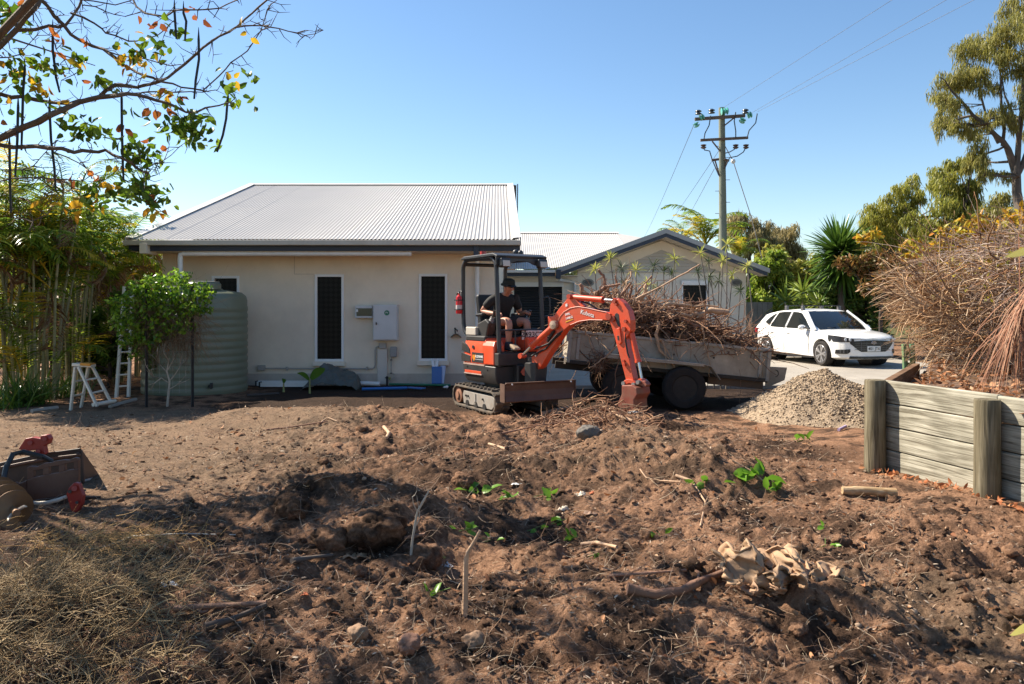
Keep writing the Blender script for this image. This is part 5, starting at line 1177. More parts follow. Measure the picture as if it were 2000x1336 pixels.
p1=Vector((3.145,6.9)); p2=Vector((3.43,5.75)); td=(p2-p1).normalized(); nn_=Vector((-td.y*-1,0)); nl=Vector((td.y,-td.x)); nl=nl if nl.x<0 else -nl
p3=p2+td*1.19; p4=p3+td*1.19
for k,(pp_,zt_) in enumerate(((p1,.958),(p2,.925),(p3,.93),(p4,.94))):
    ring=[]
    mb=MB(); r_=.088; zb=.05
    prof=[(r_*1.0,0),(r_*1.02,.2),(r_*.98,.5),(r_*.985,zt_-zb-.012),(r_*.94,zt_-zb),(0,zt_-zb+.004)]
    mb.lathe(prof,28,(pp_.x,pp_.y,zb)); o=mb.build('post',PST,rw,smooth=50)
ang=math.atan2(td.y,td.x)
for s_,(a,b) in enumerate(((p1-td*.06,p2),(p2,p3),(p3,p4+td*.1))):
    for row in range(4):
        L=(b-a).length-.004; c=(a+b)/2 - nl*(.088+.028) ; z1=.952-row*.199 - .004*s_; z0=z1-.191
        jit=random.uniform(-.004,.004)
        mb=MB(); n_=10
        me_o=mb.bx(-.025,.025,-L/2,L/2,-.0955,.0955)
        o=mb.build('sleeper',SLP,rw,local=True,bevel=.008); 
        o.location=(c.x-rw.location.x+nl.x*jit,c.y-rw.location.y+nl.y*jit,(z0+z1)/2-rw.location.z); o.rotation_euler=(0,random.uniform(-.01,.01),ang-R(90))
# return wall behind the first post
r0=Vector((3.30,7.02)); r1=Vector((4.62,9.1))
for row in range(3):
    d=(r1-r0); L=d.length; c=(r0+r1)/2; o=MB().bx(-L/2,L/2,-.035,.035,-.095,.095).build('sleeper',BRS,rw,local=True,bevel=.006)
    o.location=(c.x-rw.location.x,c.y-rw.location.y,.845-row*.198-rw.location.z); o.rotation_euler=(0,0,math.atan2(d.y,d.x))
o=MB().bx(4.55,4.73,9.3,9.5,.0,.74).build('concrete_block',CONC,None,bevel=.01); tag(o,'short pale concrete block standing behind the end of the retaining wall','concrete block')
# raised bed
bl_=[(4.12,3.2),(3.98,3.75),(3.72,4.75),(3.40,6.2),(3.25,6.98),(3.7,7.6),(4.2,8.36),(4.75,9.2),(5.6,10.6),(6.3,12.2),(7.4,13.6)]
nu,nv=70,60; ss=np.linspace(0,len(bl_)-1,nu); bxs=np.interp(ss,range(len(bl_)),[b[0] for b in bl_]); bys=np.interp(ss,range(len(bl_)),[b[1] for b in bl_])
vv=np.linspace(0,1,nv)**1.5; BXg=bxs[:,None]+vv[None,:]*8+.03; BYg=np.repeat(bys[:,None],nv,1)
def bedz(x,y): return .80+.10*sst(0,2.5,x-3.3)+.05*fbm(x*1.7,y*1.7,3)+.02*fbm(x*8,y*8,2)
BZg=bedz(BXg,BYg)*(1-sst(9,11.3,BXg)); i,j=np.meshgrid(np.arange(nu-1),np.arange(nv-1),indexing='ij'); b=(i*nv+j).ravel()
BEDM=M('bed_mulch',(.075,.045,.03),.95,.5,14,bump=.8,bscale=40,col2=(.22,.13,.08))
bed=npmesh('garden_bed',np.stack([BXg.ravel(),BYg.ravel(),BZg.ravel()],1),np.stack([b,b+1,b+nv+1,b+nv],1),BEDM,smooth=True); tag(bed,'raised mulched garden bed behind the sleeper wall',kind='structure')
k=4200; x=3.4+rng.uniform(0,1,k)**1.3*4.5; y=rng.uniform(4.6,10.8,k); bl_x=np.interp(y,[b[1] for b in bl_],[b[0] for b in bl_]); m=x>bl_x+.05; x,y=x[m],y[m]; k=len(x)
C=np.stack([x,y,bedz(x,y)+rng.uniform(.0,.05,k)],1); V_,F_=leaves(C,rng.uniform(.05,.11,k),rng.uniform(.03,.05,k),np.stack([rng.normal(0,1,k),rng.normal(0,1,k),rng.normal(0,.25,k)],1),flat=2)
DEADL=leafmat('dead_leaf',[(.20,.075,.03),(.34,.14,.055),(.46,.24,.12),(.14,.07,.04),(.52,.34,.20)],.2,.7)
tag(npmesh('leaf_litter',V_,F_,DEADL),'orange brown fallen leaves covering the raised bed','leaf litter',kind='stuff')
# leaves along the foot of the wall
k=150; t=rng.uniform(-.1,2.1,k); c=np.array([[p1.x+td.x*q+nl.x*.0,p1.y+td.y*q+nl.y*.0] for q in t])+np.array([[nl.x,nl.y]])*rng.gamma(1.5,.05,(k,1)); z=H(c[:,0],c[:,1])+.02
V_,F_=leaves(np.column_stack([c,z]),rng.uniform(.03,.065,k),rng.uniform(.015,.035,k),np.column_stack([rng.normal(0,1,(k,2)),rng.normal(.2,.5,k)]))
tag(npmesh('wall_leaf_litter',V_,F_,leafmat('rust_leaf',[(.32,.10,.035),(.45,.17,.07),(.52,.27,.13)],.2,.7)),'rusty fallen leaves along the foot of the retaining wall','leaf litter',kind='stuff')

# ================================================================== brush heap on the bed
def heapz(x,y):
    return np.interp(x,[3.9,4.3,4.9,5.6,6.6,8],[1.6,1.92,2.22,2.40,2.52,2.6])-.10*np.abs(y-9.3)+.25*fbm(x*1.1,y*1.1,3)
TW=strandmat('dead_twig',[(.22,.11,.05),(.34,.185,.09),(.44,.29,.165),(.13,.07,.04),(.54,.41,.28),(.27,.145,.07)],.8,.3)
k=4300; x=4.0+rng.uniform(0,1,k)**.8*4.2; y=rng.uniform(7.9,10.9,k); top=heapz(x,y); base=np.maximum(.85,1.75-.9*(x-3.9)); z=base+(top-base)*rng.uniform(0,1,k)
D=np.stack([rng.normal(-1.0,.6,k),rng.normal(-.1,.6,k),rng.normal(.10,.42,k)],1)
Ls=rng.uniform(.3,.95,k); lim=np.interp(z,[.9,1.2,1.6,2.2,2.6],[4.72,4.52,4.2,4.05,4.4])*y/9.2; x0=np.maximum(x,lim+Ls*.9*rng.uniform(.95,1.45,k))
V_,F_,_=strands(np.stack([x0,y,z],1),D,Ls,rng.gamma(2.0,.0024,k)+.0014,seg=5,droop=.12,curl=.75)
bh_=empty('brush_heap',(5.8,9.3,.85),'big heap of dead reddish brown twigs on the raised bed','brush heap')
o=npmesh('twigs',V_,F_,TW,bh_,smooth=True); o['kind']='stuff'
k=900; x=rng.uniform(4.9,7.8,k); y=rng.uniform(7.8,9.8,k); z=heapz(x,y)-rng.uniform(0,.9,k)*rng.uniform(.3,1,k)
D=np.stack([rng.normal(-.9,.5,k),rng.normal(-.3,.4,k),rng.normal(.2,.4,k)],1); V_,F_,_=strands(np.stack([x,y,z],1),D,rng.uniform(.4,.9,k),rng.uniform(.003,.006,k),seg=6,droop=.3,curl=.6,n=4)
o=npmesh('pale_twigs',V_,F_,strandmat('pale_twig',[(.40,.30,.24),(.52,.42,.36),(.30,.17,.11),(.58,.50,.44)],.8,.2),bh_,smooth=True); o['kind']='stuff'
k=1500; x=rng.uniform(4.75,7.0,k); y=rng.uniform(7.6,9.4,k); z=.95+rng.uniform(0,.8,k); D=rng.normal(0,1,(k,3)); D[:,2]+=.4; V_,F_,_=strands(np.stack([x,y,z],1),D,rng.uniform(.3,.8,k),rng.uniform(.002,.005,k),seg=5,droop=.2,curl=.9)
o=npmesh('bare_stems',V_,F_,strandmat('grey_twig',[(.12,.08,.06),(.24,.17,.13),(.36,.29,.24),(.07,.045,.035)],.8,.2),bh_,smooth=True); o['kind']='stuff'
bb2=MB(); rb=random.Random(77)
for i in range(70):
    x=rb.uniform(5.0,7.4); y=rb.uniform(7.9,9.6); z=rb.uniform(1.0,2.3)-.15*(7-x); a0=Vector((x,y,max(z,.95))); d=Vector((rb.gauss(-.9,.5),rb.gauss(-.1,.4),rb.gauss(.25,.35))).normalized(); L=min(rb.uniform(.5,1.2),max(.35,x-4.55)); q=wob(a0,a0+d*L,6,.16,i+300); r0=rb.uniform(.006,.013); bb2.tube(q,[r0*(1-.7*j/6) for j in range(7)],6)
o=bb2.build('dead_branches',strandmat('dead_branch_bark',[(.07,.045,.032),(.16,.10,.065),(.28,.19,.13)],.85,.3),bh_,smooth=1); o['kind']='stuff'
k=420; x=rng.uniform(4.7,7.2,k); y=rng.uniform(8.0,9.4,k); z=heapz(x,y)-rng.uniform(0,.55,k); V_,F_=leaves(np.stack([x,y,z],1),rng.uniform(.05,.09,k),rng.uniform(.025,.045,k)); o=npmesh('clinging_leaves',V_,F_,leafmat('olive_yellow_leaf',[(.40,.30,.04),(.30,.33,.05),(.50,.34,.04),(.24,.14,.06)],.45,.6),bh_); o['kind']='stuff'
# dark inner mass so the heap is not see-through
cx_=rng.uniform(5.0,8.4,260); cy_=rng.uniform(9.4,11.2,260); zz=rng.uniform(1.0,1,260)*np.minimum(heapz(cx_,cy_)-.35,.9+1.4*rng.uniform(0,1,260))
k=5000; x=rng.uniform(6.0,8.8,k); y=rng.uniform(9.6,11.4,k); z=.9+(heapz(x,y)-1.1)*rng.uniform(0,1,k)
V_,F_=leaves(np.stack([x,y,z],1),rng.uniform(.06,.13,k),rng.uniform(.03,.06,k)); o=npmesh('dry_leaves',V_,F_,leafmat('dry_brown_leaf',[(.10,.05,.03),(.18,.085,.045),(.26,.13,.07)],.15,.8),bh_); o['kind']='stuff'
# hanging dead palm frond
df=empty('dead_palm_frond',P(1985,540,6.9),'drooping dead palm frond with rust brown leaflets at the wall end','palm frond')
rach=[P(a,b,Y) for a,b,Y in ((2095,480,7.2),(2050,515,7.05),(2020,555,6.95),(1995,605,6.9),(1980,660,6.85))]
MB().tube(rach,[.02,.018,.015,.012,.006],7).build('stalk',M('dead_stalk',(.10,.06,.04),.8),df,smooth=1)
k=280; t=rng.uniform(.15,1,k); rr=np.array([list(p) for p in rach]); C=np.stack([np.interp(t*4,range(5),rr[:,i]) for i in range(3)],1)+rng.normal(0,.012,(k,3))
D=np.stack([rng.normal(-.35,.55,k),rng.normal(-.1,.35,k),rng.normal(-.85,.35,k)],1); V_,F_=blades(C,D,rng.uniform(.45,.95,k),rng.uniform(.005,.009,k),bend=1.3,seg=5)
o=npmesh('leaflets',V_,F_,leafmat('rust_leaflet',[(.16,.06,.03),(.28,.115,.06),(.38,.19,.11),(.46,.30,.20)],.15,.7),df); o['kind']='stuff'
# green painted metal frame half buried in the twigs
gf=empty('garden_stand',P(1770,690,10.2),'green and yellow painted metal stand showing through the twigs','metal stand')
GRN=M('green_paint',(.10,.26,.15),.5,.15,5,dirt=(.45,.30,.05),dscale=5,damt=.7)
for px in (1766,1781): MB().cyl(P(px,672,10.2),P(px+3,738,10.2),.035,n=8).build('upright',GRN,gf)
for py in (690,712): MB().box(P(1776,py,10.2),(.14,.03,.05)).build('crossbar',GRN,gf)

# ================================================================== trees and shrubs
def clump_tree(name,label,cat,Y,skel,clumps,lm,bm_,nleaf,L,W,droop=.3,group=None,dy=.8,kind='blade',twigs=8,base=None,seed=1,depth=1.0,split=3):
    r_=random.Random(seed); root=empty(name,base if base else (0,Y,0),label,cat,group); nodes=[]; tb=MB()
    for line in skel:
        pts=[]; n_=len(line); off=0
        for i,(px,py,rad) in enumerate(line):
            off+=r_.uniform(-.2,.2)*dy if i>0 else 0; p=P(px,py,Y+off); pts.append(p)
        sm=[]; rs_=[]
        for i in range(n_-1):
            for t in (0,.5): sm.append(pts[i]+(pts[i+1]-pts[i])*t+Vector((r_.gauss(0,.03),r_.gauss(0,.05),r_.gauss(0,.02)))*(1 if t else 0)); rs_.append((line[i][2]*(1-t)+line[i+1][2]*t)*Y/F)
        sm.append(pts[-1]); rs_.append(line[-1][2]*Y/F); tb.tube(sm,rs_,8); nodes+= list(zip(sm,rs_))
    LC=[]; 
    if split>1: clumps=[(px+r_.gauss(0,.42)*rx,py+r_.gauss(0,.42)*ry,rx*.72,ry*.72,wt) for px,py,rx,ry,wt in clumps for q in range(split)]
    for (px,py,rx,ry,wt) in clumps:
        c=P(px,py,Y+r_.uniform(-1,1)*dy); rxw,ryw=rx*Y/F,ry*Y/F
        nd=min(nodes,key=lambda q:(q[0]-c).length+max(0,q[0].z-c.z)*1.5)
        mid=(nd[0]+c)/2+Vector((r_.gauss(0,.1),r_.gauss(0,.1),-.08))*rxw; rb=max(min(nd[1]*.6,.05),.4*Y/F)
        tb.tube([nd[0],mid,c],[rb,rb*.7,rb*.4],6)
        for q in range(twigs):
            d=Vector((r_.gauss(0,1),r_.gauss(0,1)*depth,r_.gauss(.15,.8))).normalized(); e=c+Vector((d.x*rxw,d.y*rxw*depth,d.z*ryw))*r_.uniform(.6,.95)
            tb.tube([c,(c+e)/2+Vector((0,0,.06*ryw)),e],[rb*.4,rb*.3,rb*.12],5)
            kk=max(4,int(wt*nleaf/len(clumps)/twigs)); 
            g_=rng.normal(0,1,(kk,3)); g_/=np.linalg.norm(g_,axis=1,keepdims=True)+1e-9; rad=rng.uniform(0,1,(kk,1))**.6
            s_=np.array([rxw*.5,rxw*.5*depth,ryw*.5]); LC.append(np.array(e)*.85+np.array(c)*.15+g_*rad*s_)
    tb.build('trunk',bm_,root,smooth=1)
    C=np.concatenate(LC); k=len(C); D=rng.normal(0,1,(k,3)); D[:,2]-=droop*2.5
    if kind=='blade': V_,F_=blades(C,D,rng.uniform(.6,1.3,k)*L,rng.uniform(.7,1.3,k)*W,bend=.5,seg=2)
    else: V_,F_=leaves(C,rng.uniform(.6,1.3,k)*L,rng.uniform(.7,1.3,k)*W,D)
    o=npmesh('crown',V_,F_,lm,root); return root
GUMB=M('gum_bark',(.10,.08,.065),.85,.35,4,bump=.4,bscale=12)
DKB=M('dark_bark',(.045,.036,.03),.85,.3,5)
GUML=leafmat('gum_leaf',[(.19,.20,.05),(.29,.275,.06),(.36,.315,.07),(.15,.16,.05),(.44,.40,.15)],.5)
GUMG=leafmat('grey_gum_leaf',[(.25,.225,.11),(.35,.29,.13),(.40,.32,.14),(.20,.19,.11)],.48)
OLV=leafmat('olive_leaf',[(.23,.25,.04),(.35,.35,.055),(.42,.38,.075),(.16,.18,.035)],.5)
BRT=leafmat('bright_shrub_leaf',[(.15,.24,.025),(.26,.36,.035),(.36,.42,.07),(.09,.14,.025)],.5)
HDG=leafmat('hedge_leaf',[(.035,.075,.014),(.06,.115,.02),(.10,.17,.03),(.16,.21,.05)],.3,.35)
clump_tree('gum_tree','tall gum tree with drooping olive leaves at the upper right','tree',24,
 [[(2006,640,11),(2002,480,10),(1992,410,9),(1985,340,8),(1968,290,6)],[(1968,290,5.5),(1945,265,4.5),(1900,225,3.2),(1870,190,2.2),(1850,165,1.4),(1835,150,.8)],[(1985,340,6),(1990,270,5),(1998,190,4),(2010,80,2.5)],[(1985,345,6),(2005,300,5),(2040,260,4)],[(1958,285,3.5),(1957,220,2.6),(1955,150,1.8),(1950,90,.8)],[(1950,280,3),(1930,240,2.4),(1912,170,1.6),(1900,120,.8)],[(1958,288,2.4),(1935,297,2),(1905,312,1.2)],[(1990,280,3),(1975,215,2.4),(1962,185,1.6),(1958,130,.8)]],
 [(1850,165,38,40,1),(1830,205,30,45,1),(1880,150,45,30,1),(1900,110,48,36,1.1),(1940,75,50,40,1.2),(1975,40,42,45,1.2),(2000,20,35,50,1),(1955,115,45,30,1),(1925,160,35,25,.6),(1870,215,30,30,.6),(1845,240,30,22,.5),(1930,240,30,26,.6),(1915,275,30,28,.9),(1965,230,25,25,.5),(2000,110,35,50,1),(2020,200,35,60,1),(1895,320,25,25,.5),(1930,340,25,20,.4),(1880,240,25,18,.3),(2000,260,25,30,.6)],
 GUML,GUMB,26000,.20,.024,.9,base=P(2006,660,24)*1,dy=1.2)
clump_tree('gum_tree','olive gum tree behind the yucca left of the tall gum','tree',33,
 [[(1745,640,7),(1748,560,6),(1742,500,4),(1735,460,2)],[(1745,540,4),(1770,490,2.5),(1780,430,1.5)],[(1744,510,5),(1715,480,3),(1700,455,2)]],
 [(1735,440,45,38,1.2),(1700,470,40,35,1),(1765,425,36,40,1),(1780,385,28,28,.7),(1755,375,24,22,.5),(1700,430,30,24,.8),(1790,465,36,38,1),(1740,500,42,28,1),(1690,505,30,26,.8),(1725,405,30,22,.5)],
 OLV,GUMB,15000,.24,.036,.8,base=P(1745,660,33),seed=5)
clump_tree('gum_tree','dense dark olive gum tree between two other gums behind the brush','tree',30,
 [[(1850,640,10),(1852,520,8),(1850,440,6),(1845,380,4)],[(1851,480,6),(1880,430,4),(1890,380,3)],[(1851,500,5),(1820,450,4),(1800,420,2)],[(1850,420,3),(1800,425,2),(1765,415,1.5)]],
 [(1845,345,36,38,1),(1830,385,42,40,1.2),(1870,395,40,45,1.3),(1900,360,28,30,.8),(1850,440,50,45,1.3),(1890,450,40,40,1.2),(1810,440,38,36,1),(1840,490,50,35,1),(1900,330,16,14,.3),(1865,320,20,18,.4)],
 leafmat('dark_olive_leaf',[(.18,.21,.04),(.30,.31,.05),(.39,.36,.07),(.12,.15,.035)],.5),DKB,16000,.22,.034,.9,base=P(1850,660,30),seed=8)
clump_tree('gum_tree','broad yellow green tree closing the gap behind the brush heap','tree',40,
 [[(1800,640,7),(1802,540,6),(1800,480,4)],[(1802,520,4),(1850,480,3),(1900,470,2)],[(1802,530,4),(1760,490,3),(1710,490,2)]],
 [(1690,480,34,30,1),(1730,455,36,30,1),(1770,470,40,32,1),(1815,465,40,34,1),(1860,480,40,32,1),(1905,460,36,34,1),(1950,470,36,34,1),(1670,520,34,30,1),(1720,520,40,30,1),(1640,545,30,28,.8),(1780,530,44,30,1),(1850,530,44,30,1),(1990,480,30,40,1)],
 OLV,GUMB,17000,.30,.05,.6,base=P(1800,660,40),seed=6)
clump_tree('gum_tree','sparse grey green sapling gum under the tall gum trunk','tree',26,
 [[(1955,620,6),(1953,500,5),(1958,430,4),(1960,400,3)]],[(1960,395,32,26,1),(1935,415,28,24,1),(1975,430,26,26,1),(1945,450,35,26,1.1),(1920,440,22,20,.7),(1960,480,35,30,1)],GUML,GUMB,4200,.24,.03,.8,base=P(1955,640,26),seed=9)
clump_tree('gum_tree','distant grey brown gum tree right of the power pole','tree',62,
 [[(1462,640,5),(1464,520,4),(1463,470,3)],[(1464,510,3),(1445,470,2)],[(1464,500,3),(1485,460,2)]],
 [(1462,432,36,26,1),(1438,455,30,28,1),(1484,450,32,28,1),(1465,472,40,28,1),(1435,482,26,24,.8),(1492,484,30,26,.8)],GUMG,DKB,9000,.45,.06,.6,base=P(1462,640,62),seed=11)
clump_tree('gum_tree','distant rounded gum tree nearest to the yucca crown','tree',64,
 [[(1530,640,5),(1530,530,4),(1528,490,3)],[(1530,510,3),(1510,470,2)],[(1530,500,2),(1545,480,2)]],
 [(1515,452,30,26,1),(1537,470,32,28,1),(1503,482,30,26,1),(1530,502,36,28,1),(1556,496,24,24,.8),(1510,512,32,26,1)],GUMG,DKB,9000,.45,.06,.6,base=P(1530,640,64),seed=12)
for i,(lab,Y,cl,mat_,n_) in enumerate((
 ('bright green shrub just right of the gable end',31,[(1480,540,30,40,1),(1510,520,32,30,1),(1500,575,36,36,1),(1470,590,24,40,1),(1530,560,30,36,1)],BRT,5200),
 ('tall yellow green shrub below the distant gums',36,[(1500,500,28,22,1),(1540,535,36,26,1),(1575,520,34,28,1),(1560,560,40,30,1),(1600,560,34,36,1)],OLV,5200),
 ('dark leafy shrub low behind the car roof',33,[(1490,610,36,34,1),(1540,610,40,36,1),(1590,610,40,36,1),(1630,600,36,36,1)],HDG,4200),
 ('dense glossy hedge shrub behind the car bonnet',25.5,[(1640,560,34,28,1),(1680,545,36,30,1),(1665,600,44,36,1.2),(1715,580,40,40,1.2),(1625,600,32,34,1),(1740,560,30,36,1),(1700,635,46,30,1),(1750,620,36,40,1)],HDG,9000),
 ('rust topped dry shrub between hedge and brush heap',23,[(1690,520,34,24,1),(1725,510,32,22,1),(1755,525,34,30,1),(1710,545,36,24,.8)],leafmat('rusty_hedge_leaf',[(.20,.085,.03),(.28,.14,.04),(.16,.13,.03),(.10,.09,.025)],.3),3200),
 )):
    cx0=sum(c[0] for c in cl)/len(cl); base=P(cx0,HZ+F*1.6/Y,Y)
    clump_tree('garden_shrub',lab,'shrub',Y,[[(cx0,HZ+F*1.6/Y,5),(cx0,620,4),(cx0+3,590,3)]],cl,mat_,DKB,n_,.16 if Y<30 else .2,.07 if Y<30 else .085,.1,None,.7,'leaf',6,base,20+i)
# yellow leaved shrub growing through the brush heap
clump_tree('yellowing_shrub','shrub with yellow and orange leaves rising behind the brush heap','shrub',10.2,
 [[(1840,760,5),(1835,600,4),(1830,520,3)],[(1900,760,5),(1905,600,4),(1900,500,3)],[(1835,560,3),(1790,520,2),(1760,500,1.5)],[(1902,540,3),(1950,470,2)],[(1830,540,2),(1810,480,1.5)],[(1790,530,2),(1720,480,1.2),(1700,460,1)]],
 [(1800,500,26,16,1),(1830,475,30,18,1),(1790,475,20,16,.8),(1870,455,34,16,1.2),(1910,450,30,18,1.2),(1945,440,30,18,1.1),(1975,455,28,20,1.1),(1860,500,30,16,.8),(1700,465,22,14,.8),(1900,490,26,14,.7),(1850,520,24,12,.5),(1985,420,22,16,.8),(1930,480,24,14,.7)],
 leafmat('yellow_leaf',[(.50,.24,.02),(.62,.36,.025),(.45,.38,.04),(.34,.36,.05),(.55,.20,.03)],.45),DKB,1700,.09,.042,.4,None,.5,'leaf',5,P(1850,790,10.2),31)
# yuccas
YUC=leafmat('yucca_leaf',[(.05,.11,.02),(.08,.16,.025),(.13,.22,.03),(.04,.08,.02)],.25,.3)
YUL=leafmat('lime_yucca_leaf',[(.16,.24,.03),(.24,.32,.04),(.30,.36,.07),(.10,.17,.02)],.35,.35)
def rosette(root,c,r,n,w,mat,up=.25,bend=.35,name='crown'):
    d=rng.normal(0,1,(n,3)); d[:,2]=d[:,2]*.75+up; d/=np.linalg.norm(d,axis=1,keepdims=True)
    C=np.tile(np.array(c),(n,1))+d*r*.08; V_,F_=blades(C,d,rng.uniform(.75,1.05,n)*r,np.full(n,w),bend=bend,seg=4); return npmesh(name,V_,F_,mat,root)
Y=25; c=P(1640,492,Y); yr=empty('yucca_tree',(c.x,Y,0),'tall dark green yucca with a round spiky crown behind the car','yucca')
MB().tube([(c.x-.05,Y,0),(c.x+.05,Y,1.5),c],[.14,.12,.09],10).build('trunk',GUMB,yr,smooth=1)
rosette(yr,c,1.18,420,.085,YUC,.28,.22); rosette(yr,c+Vector((.1,0,-.5)),1.2,240,.08,YUC,-.2,.45,'lower_leaves')
for i,(px,py,r,lab) in enumerate(((1535,590,.85,'leftmost bright lime yucca rosette behind the car'),(1568,572,.75,'middle bright lime yucca rosette behind the car'),(1600,592,.75,'lime yucca rosette just left of the tall dark yucca'))):
    Y=26+i*.3; c=P(px,py,Y); yr=empty('small_yucca',(c.x,Y,0),lab,'yucca'); MB().tube([(c.x+.1,Y,0),c],[.05,.045],8).build('trunk',M('pale_cane',(.34,.30,.25),.8),yr,smooth=1); rosette(yr,c,r,70,.06,YUL,.45,.4)
# thin stemmed dracaenas before the gable wall
DRL=leafmat('dracaena_leaf',[(.32,.40,.06),(.46,.48,.10),(.55,.50,.14),(.22,.30,.05)],.4); DRD=leafmat('dark_dracaena_leaf',[(.035,.06,.02),(.06,.09,.03),(.09,.12,.04)],.25)
STM=M('grey_stem',(.20,.17,.14),.85,.2,8)
dr=[(1162,527,0,'leftmost pale star headed dracaena by the gable corner'),(1192,505,0,'pale dracaena head highest at the left of the gable'),(1214,524,1,'dark dracaena head below the left gable slope'),(1242,529,0,'bright yellow green dracaena head left of the gable centre'),(1276,520,1,'dark dracaena head just right of the yellow green one'),(1318,507,0,'small pale dracaena head under the gable apex'),(1296,530,1,'dark drooping dracaena head under the gable apex'),(1312,537,1,'dark dracaena head a little right of the gable centre'),(1368,495,0,'pale dracaena head on a tall stem right of the apex'),(1384,512,1,'dark dracaena head above the shuttered window'),(1412,510,0,'yellow dracaena head by the right gable slope'),(1362,531,1,'dark dracaena head directly above the shutter box'),(1384,542,1,'dark dracaena head at the right edge of the window'),(1404,548,1,'dark slender dracaena head between window and oval vent'),(1430,537,0,'pale drooping dracaena head near the right oval vent'),(1283,565,1,'large dark dracaena head low above the trailer load'),(1222,557,1,'dark dracaena head just above the root heap'),(1266,558,0,'yellow tipped dracaena head beside the large dark one'),(1446,568,1,'dark dracaena head leaning at the right wall end'),(1460,520,0,'small yellow dracaena head below the right eave'),(1420,478,0,'pale dracaena head on the tallest stem against the roof edge')]
for i,(px,py,dk,lab) in enumerate(dr):
    Y=15.2+ (i%4)*.35; c=P(px,py,Y); b0=Vector((c.x+random.uniform(-.25,.35),Y+.1,0)); root=empty('dracaena_plant',b0,lab,'dracaena','thin stemmed dracaenas behind the trailer')
    mid=b0*.4+c*.6+Vector((random.uniform(-.12,.12),0,0)); MB().tube([b0,b0*.7+mid*.3+Vector((random.uniform(-.06,.06),0,0)),mid,c],[.016,.014,.012,.010],6).build('stem',STM,root,smooth=1)
    rosette(root,c,random.uniform(.19,.26)*(1.25 if 'large' in lab else 1),30,.020,DRD if dk else DRL,.45,.55)
# palms behind the gable roof
def frondmesh(name,L,n,wl,lw,mat,arch=.8,droop=.6,seed=0,up=.75):
    r_=np.random.default_rng(seed); pts=[np.zeros(3)]; a=up; m=14
    for i in range(m): a-=arch/m*(.5+1.2*i/m); pts.append(pts[-1]+np.array([math.cos(a),0,math.sin(a)])*L/m)
    pts=np.array(pts); mb=MB(); mb.tube([Vector(p) for p in pts],[.016*(1-.8*i/m) for i in range(m+1)],5); V0=np.array(mb.v); F0=np.array([f for f in mb.f if len(f)==4])
    t=np.repeat(np.linspace(.16,.99,n),2); sd=np.tile([1,-1],n); C=np.stack([np.interp(t*m,range(m+1),pts[:,k]) for k in range(3)],1)
    tan=np.gradient(pts,axis=0); T=np.stack([np.interp(t*m,range(m+1),tan[:,k]) for k in range(3)],1); T/=np.linalg.norm(T,axis=1,keepdims=True)
    D=T*.55+np.stack([np.zeros(2*n),sd,np.full(2*n,.25)],1)+r_.normal(0,.10,(2*n,3)); ln=wl*np.sin(np.pi*np.clip(t*.9+.08,0,1))**.6*r_.uniform(.85,1.1,2*n)
    V1,F1=blades(C,D,ln,np.full(2*n,lw),bend=droop,seg=3); V_,F_=join([(V0,F0),(V1,F1)])
    o=npmesh(name,V_,F_,mat); me=o.data; bpy.data.objects.remove(o); return me
PAL=[leafmat('palm_green',[(.055,.12,.014),(.12,.215,.022),(.23,.32,.034),(.38,.42,.055)],.55,.3),leafmat('palm_yellow',[(.42,.42,.03),(.60,.48,.04),(.68,.46,.045),(.30,.34,.03)],.55),leafmat('palm_dead',[(.14,.07,.035),(.22,.12,.06),(.28,.18,.10)],.25)]
FR=[frondmesh('frond_mesh',1.5,26,.42,.032,PAL[0],1.5,.7,1),frondmesh('frond_mesh',1.25,24,.38,.030,PAL[0],1.1,.9,2,1.0),frondmesh('frond_mesh',1.3,24,.38,.030,PAL[1],1.3,.8,3,.9),frondmesh('frond_mesh',1.2,22,.36,.024,PAL[2],2.4,1.6,4,.2),frondmesh('frond_mesh',1.7,28,.40,.030,PAL[0],1.9,1.0,5,1.2)]
def frond(root,c,yaw,pitch,scale,me,roll=0):
    o=bpy.data.objects.new('frond',me); COL.objects.link(o); o.parent=root; o.location=Vector(c)-root.location; o.rotation_euler=(roll,pitch,yaw); o.scale=(scale,)*3; return o
for i,(px,py,Y,lab,s) in enumerate(((1378,462,38,'feathery palm crown rising behind the gable roof',1.9),(1445,478,41,'low yellow palm crown right of the power pole',1.2),(1332,462,40,'pale palm crown just right of the gable apex',1.2))):
    c=P(px,py+18,Y); root=empty('garden_palm',(c.x,Y,0),lab,'palm'); MB().tube([(c.x,Y,0),c],[.12,.09],8).build('trunk',GUMB,root,smooth=1)
    for q in range(16): frond(root,c,random.uniform(0,6.28),random.uniform(-.7,.4),s*random.uniform(.8,1.05),FR[(2,0,4)[q%3]])
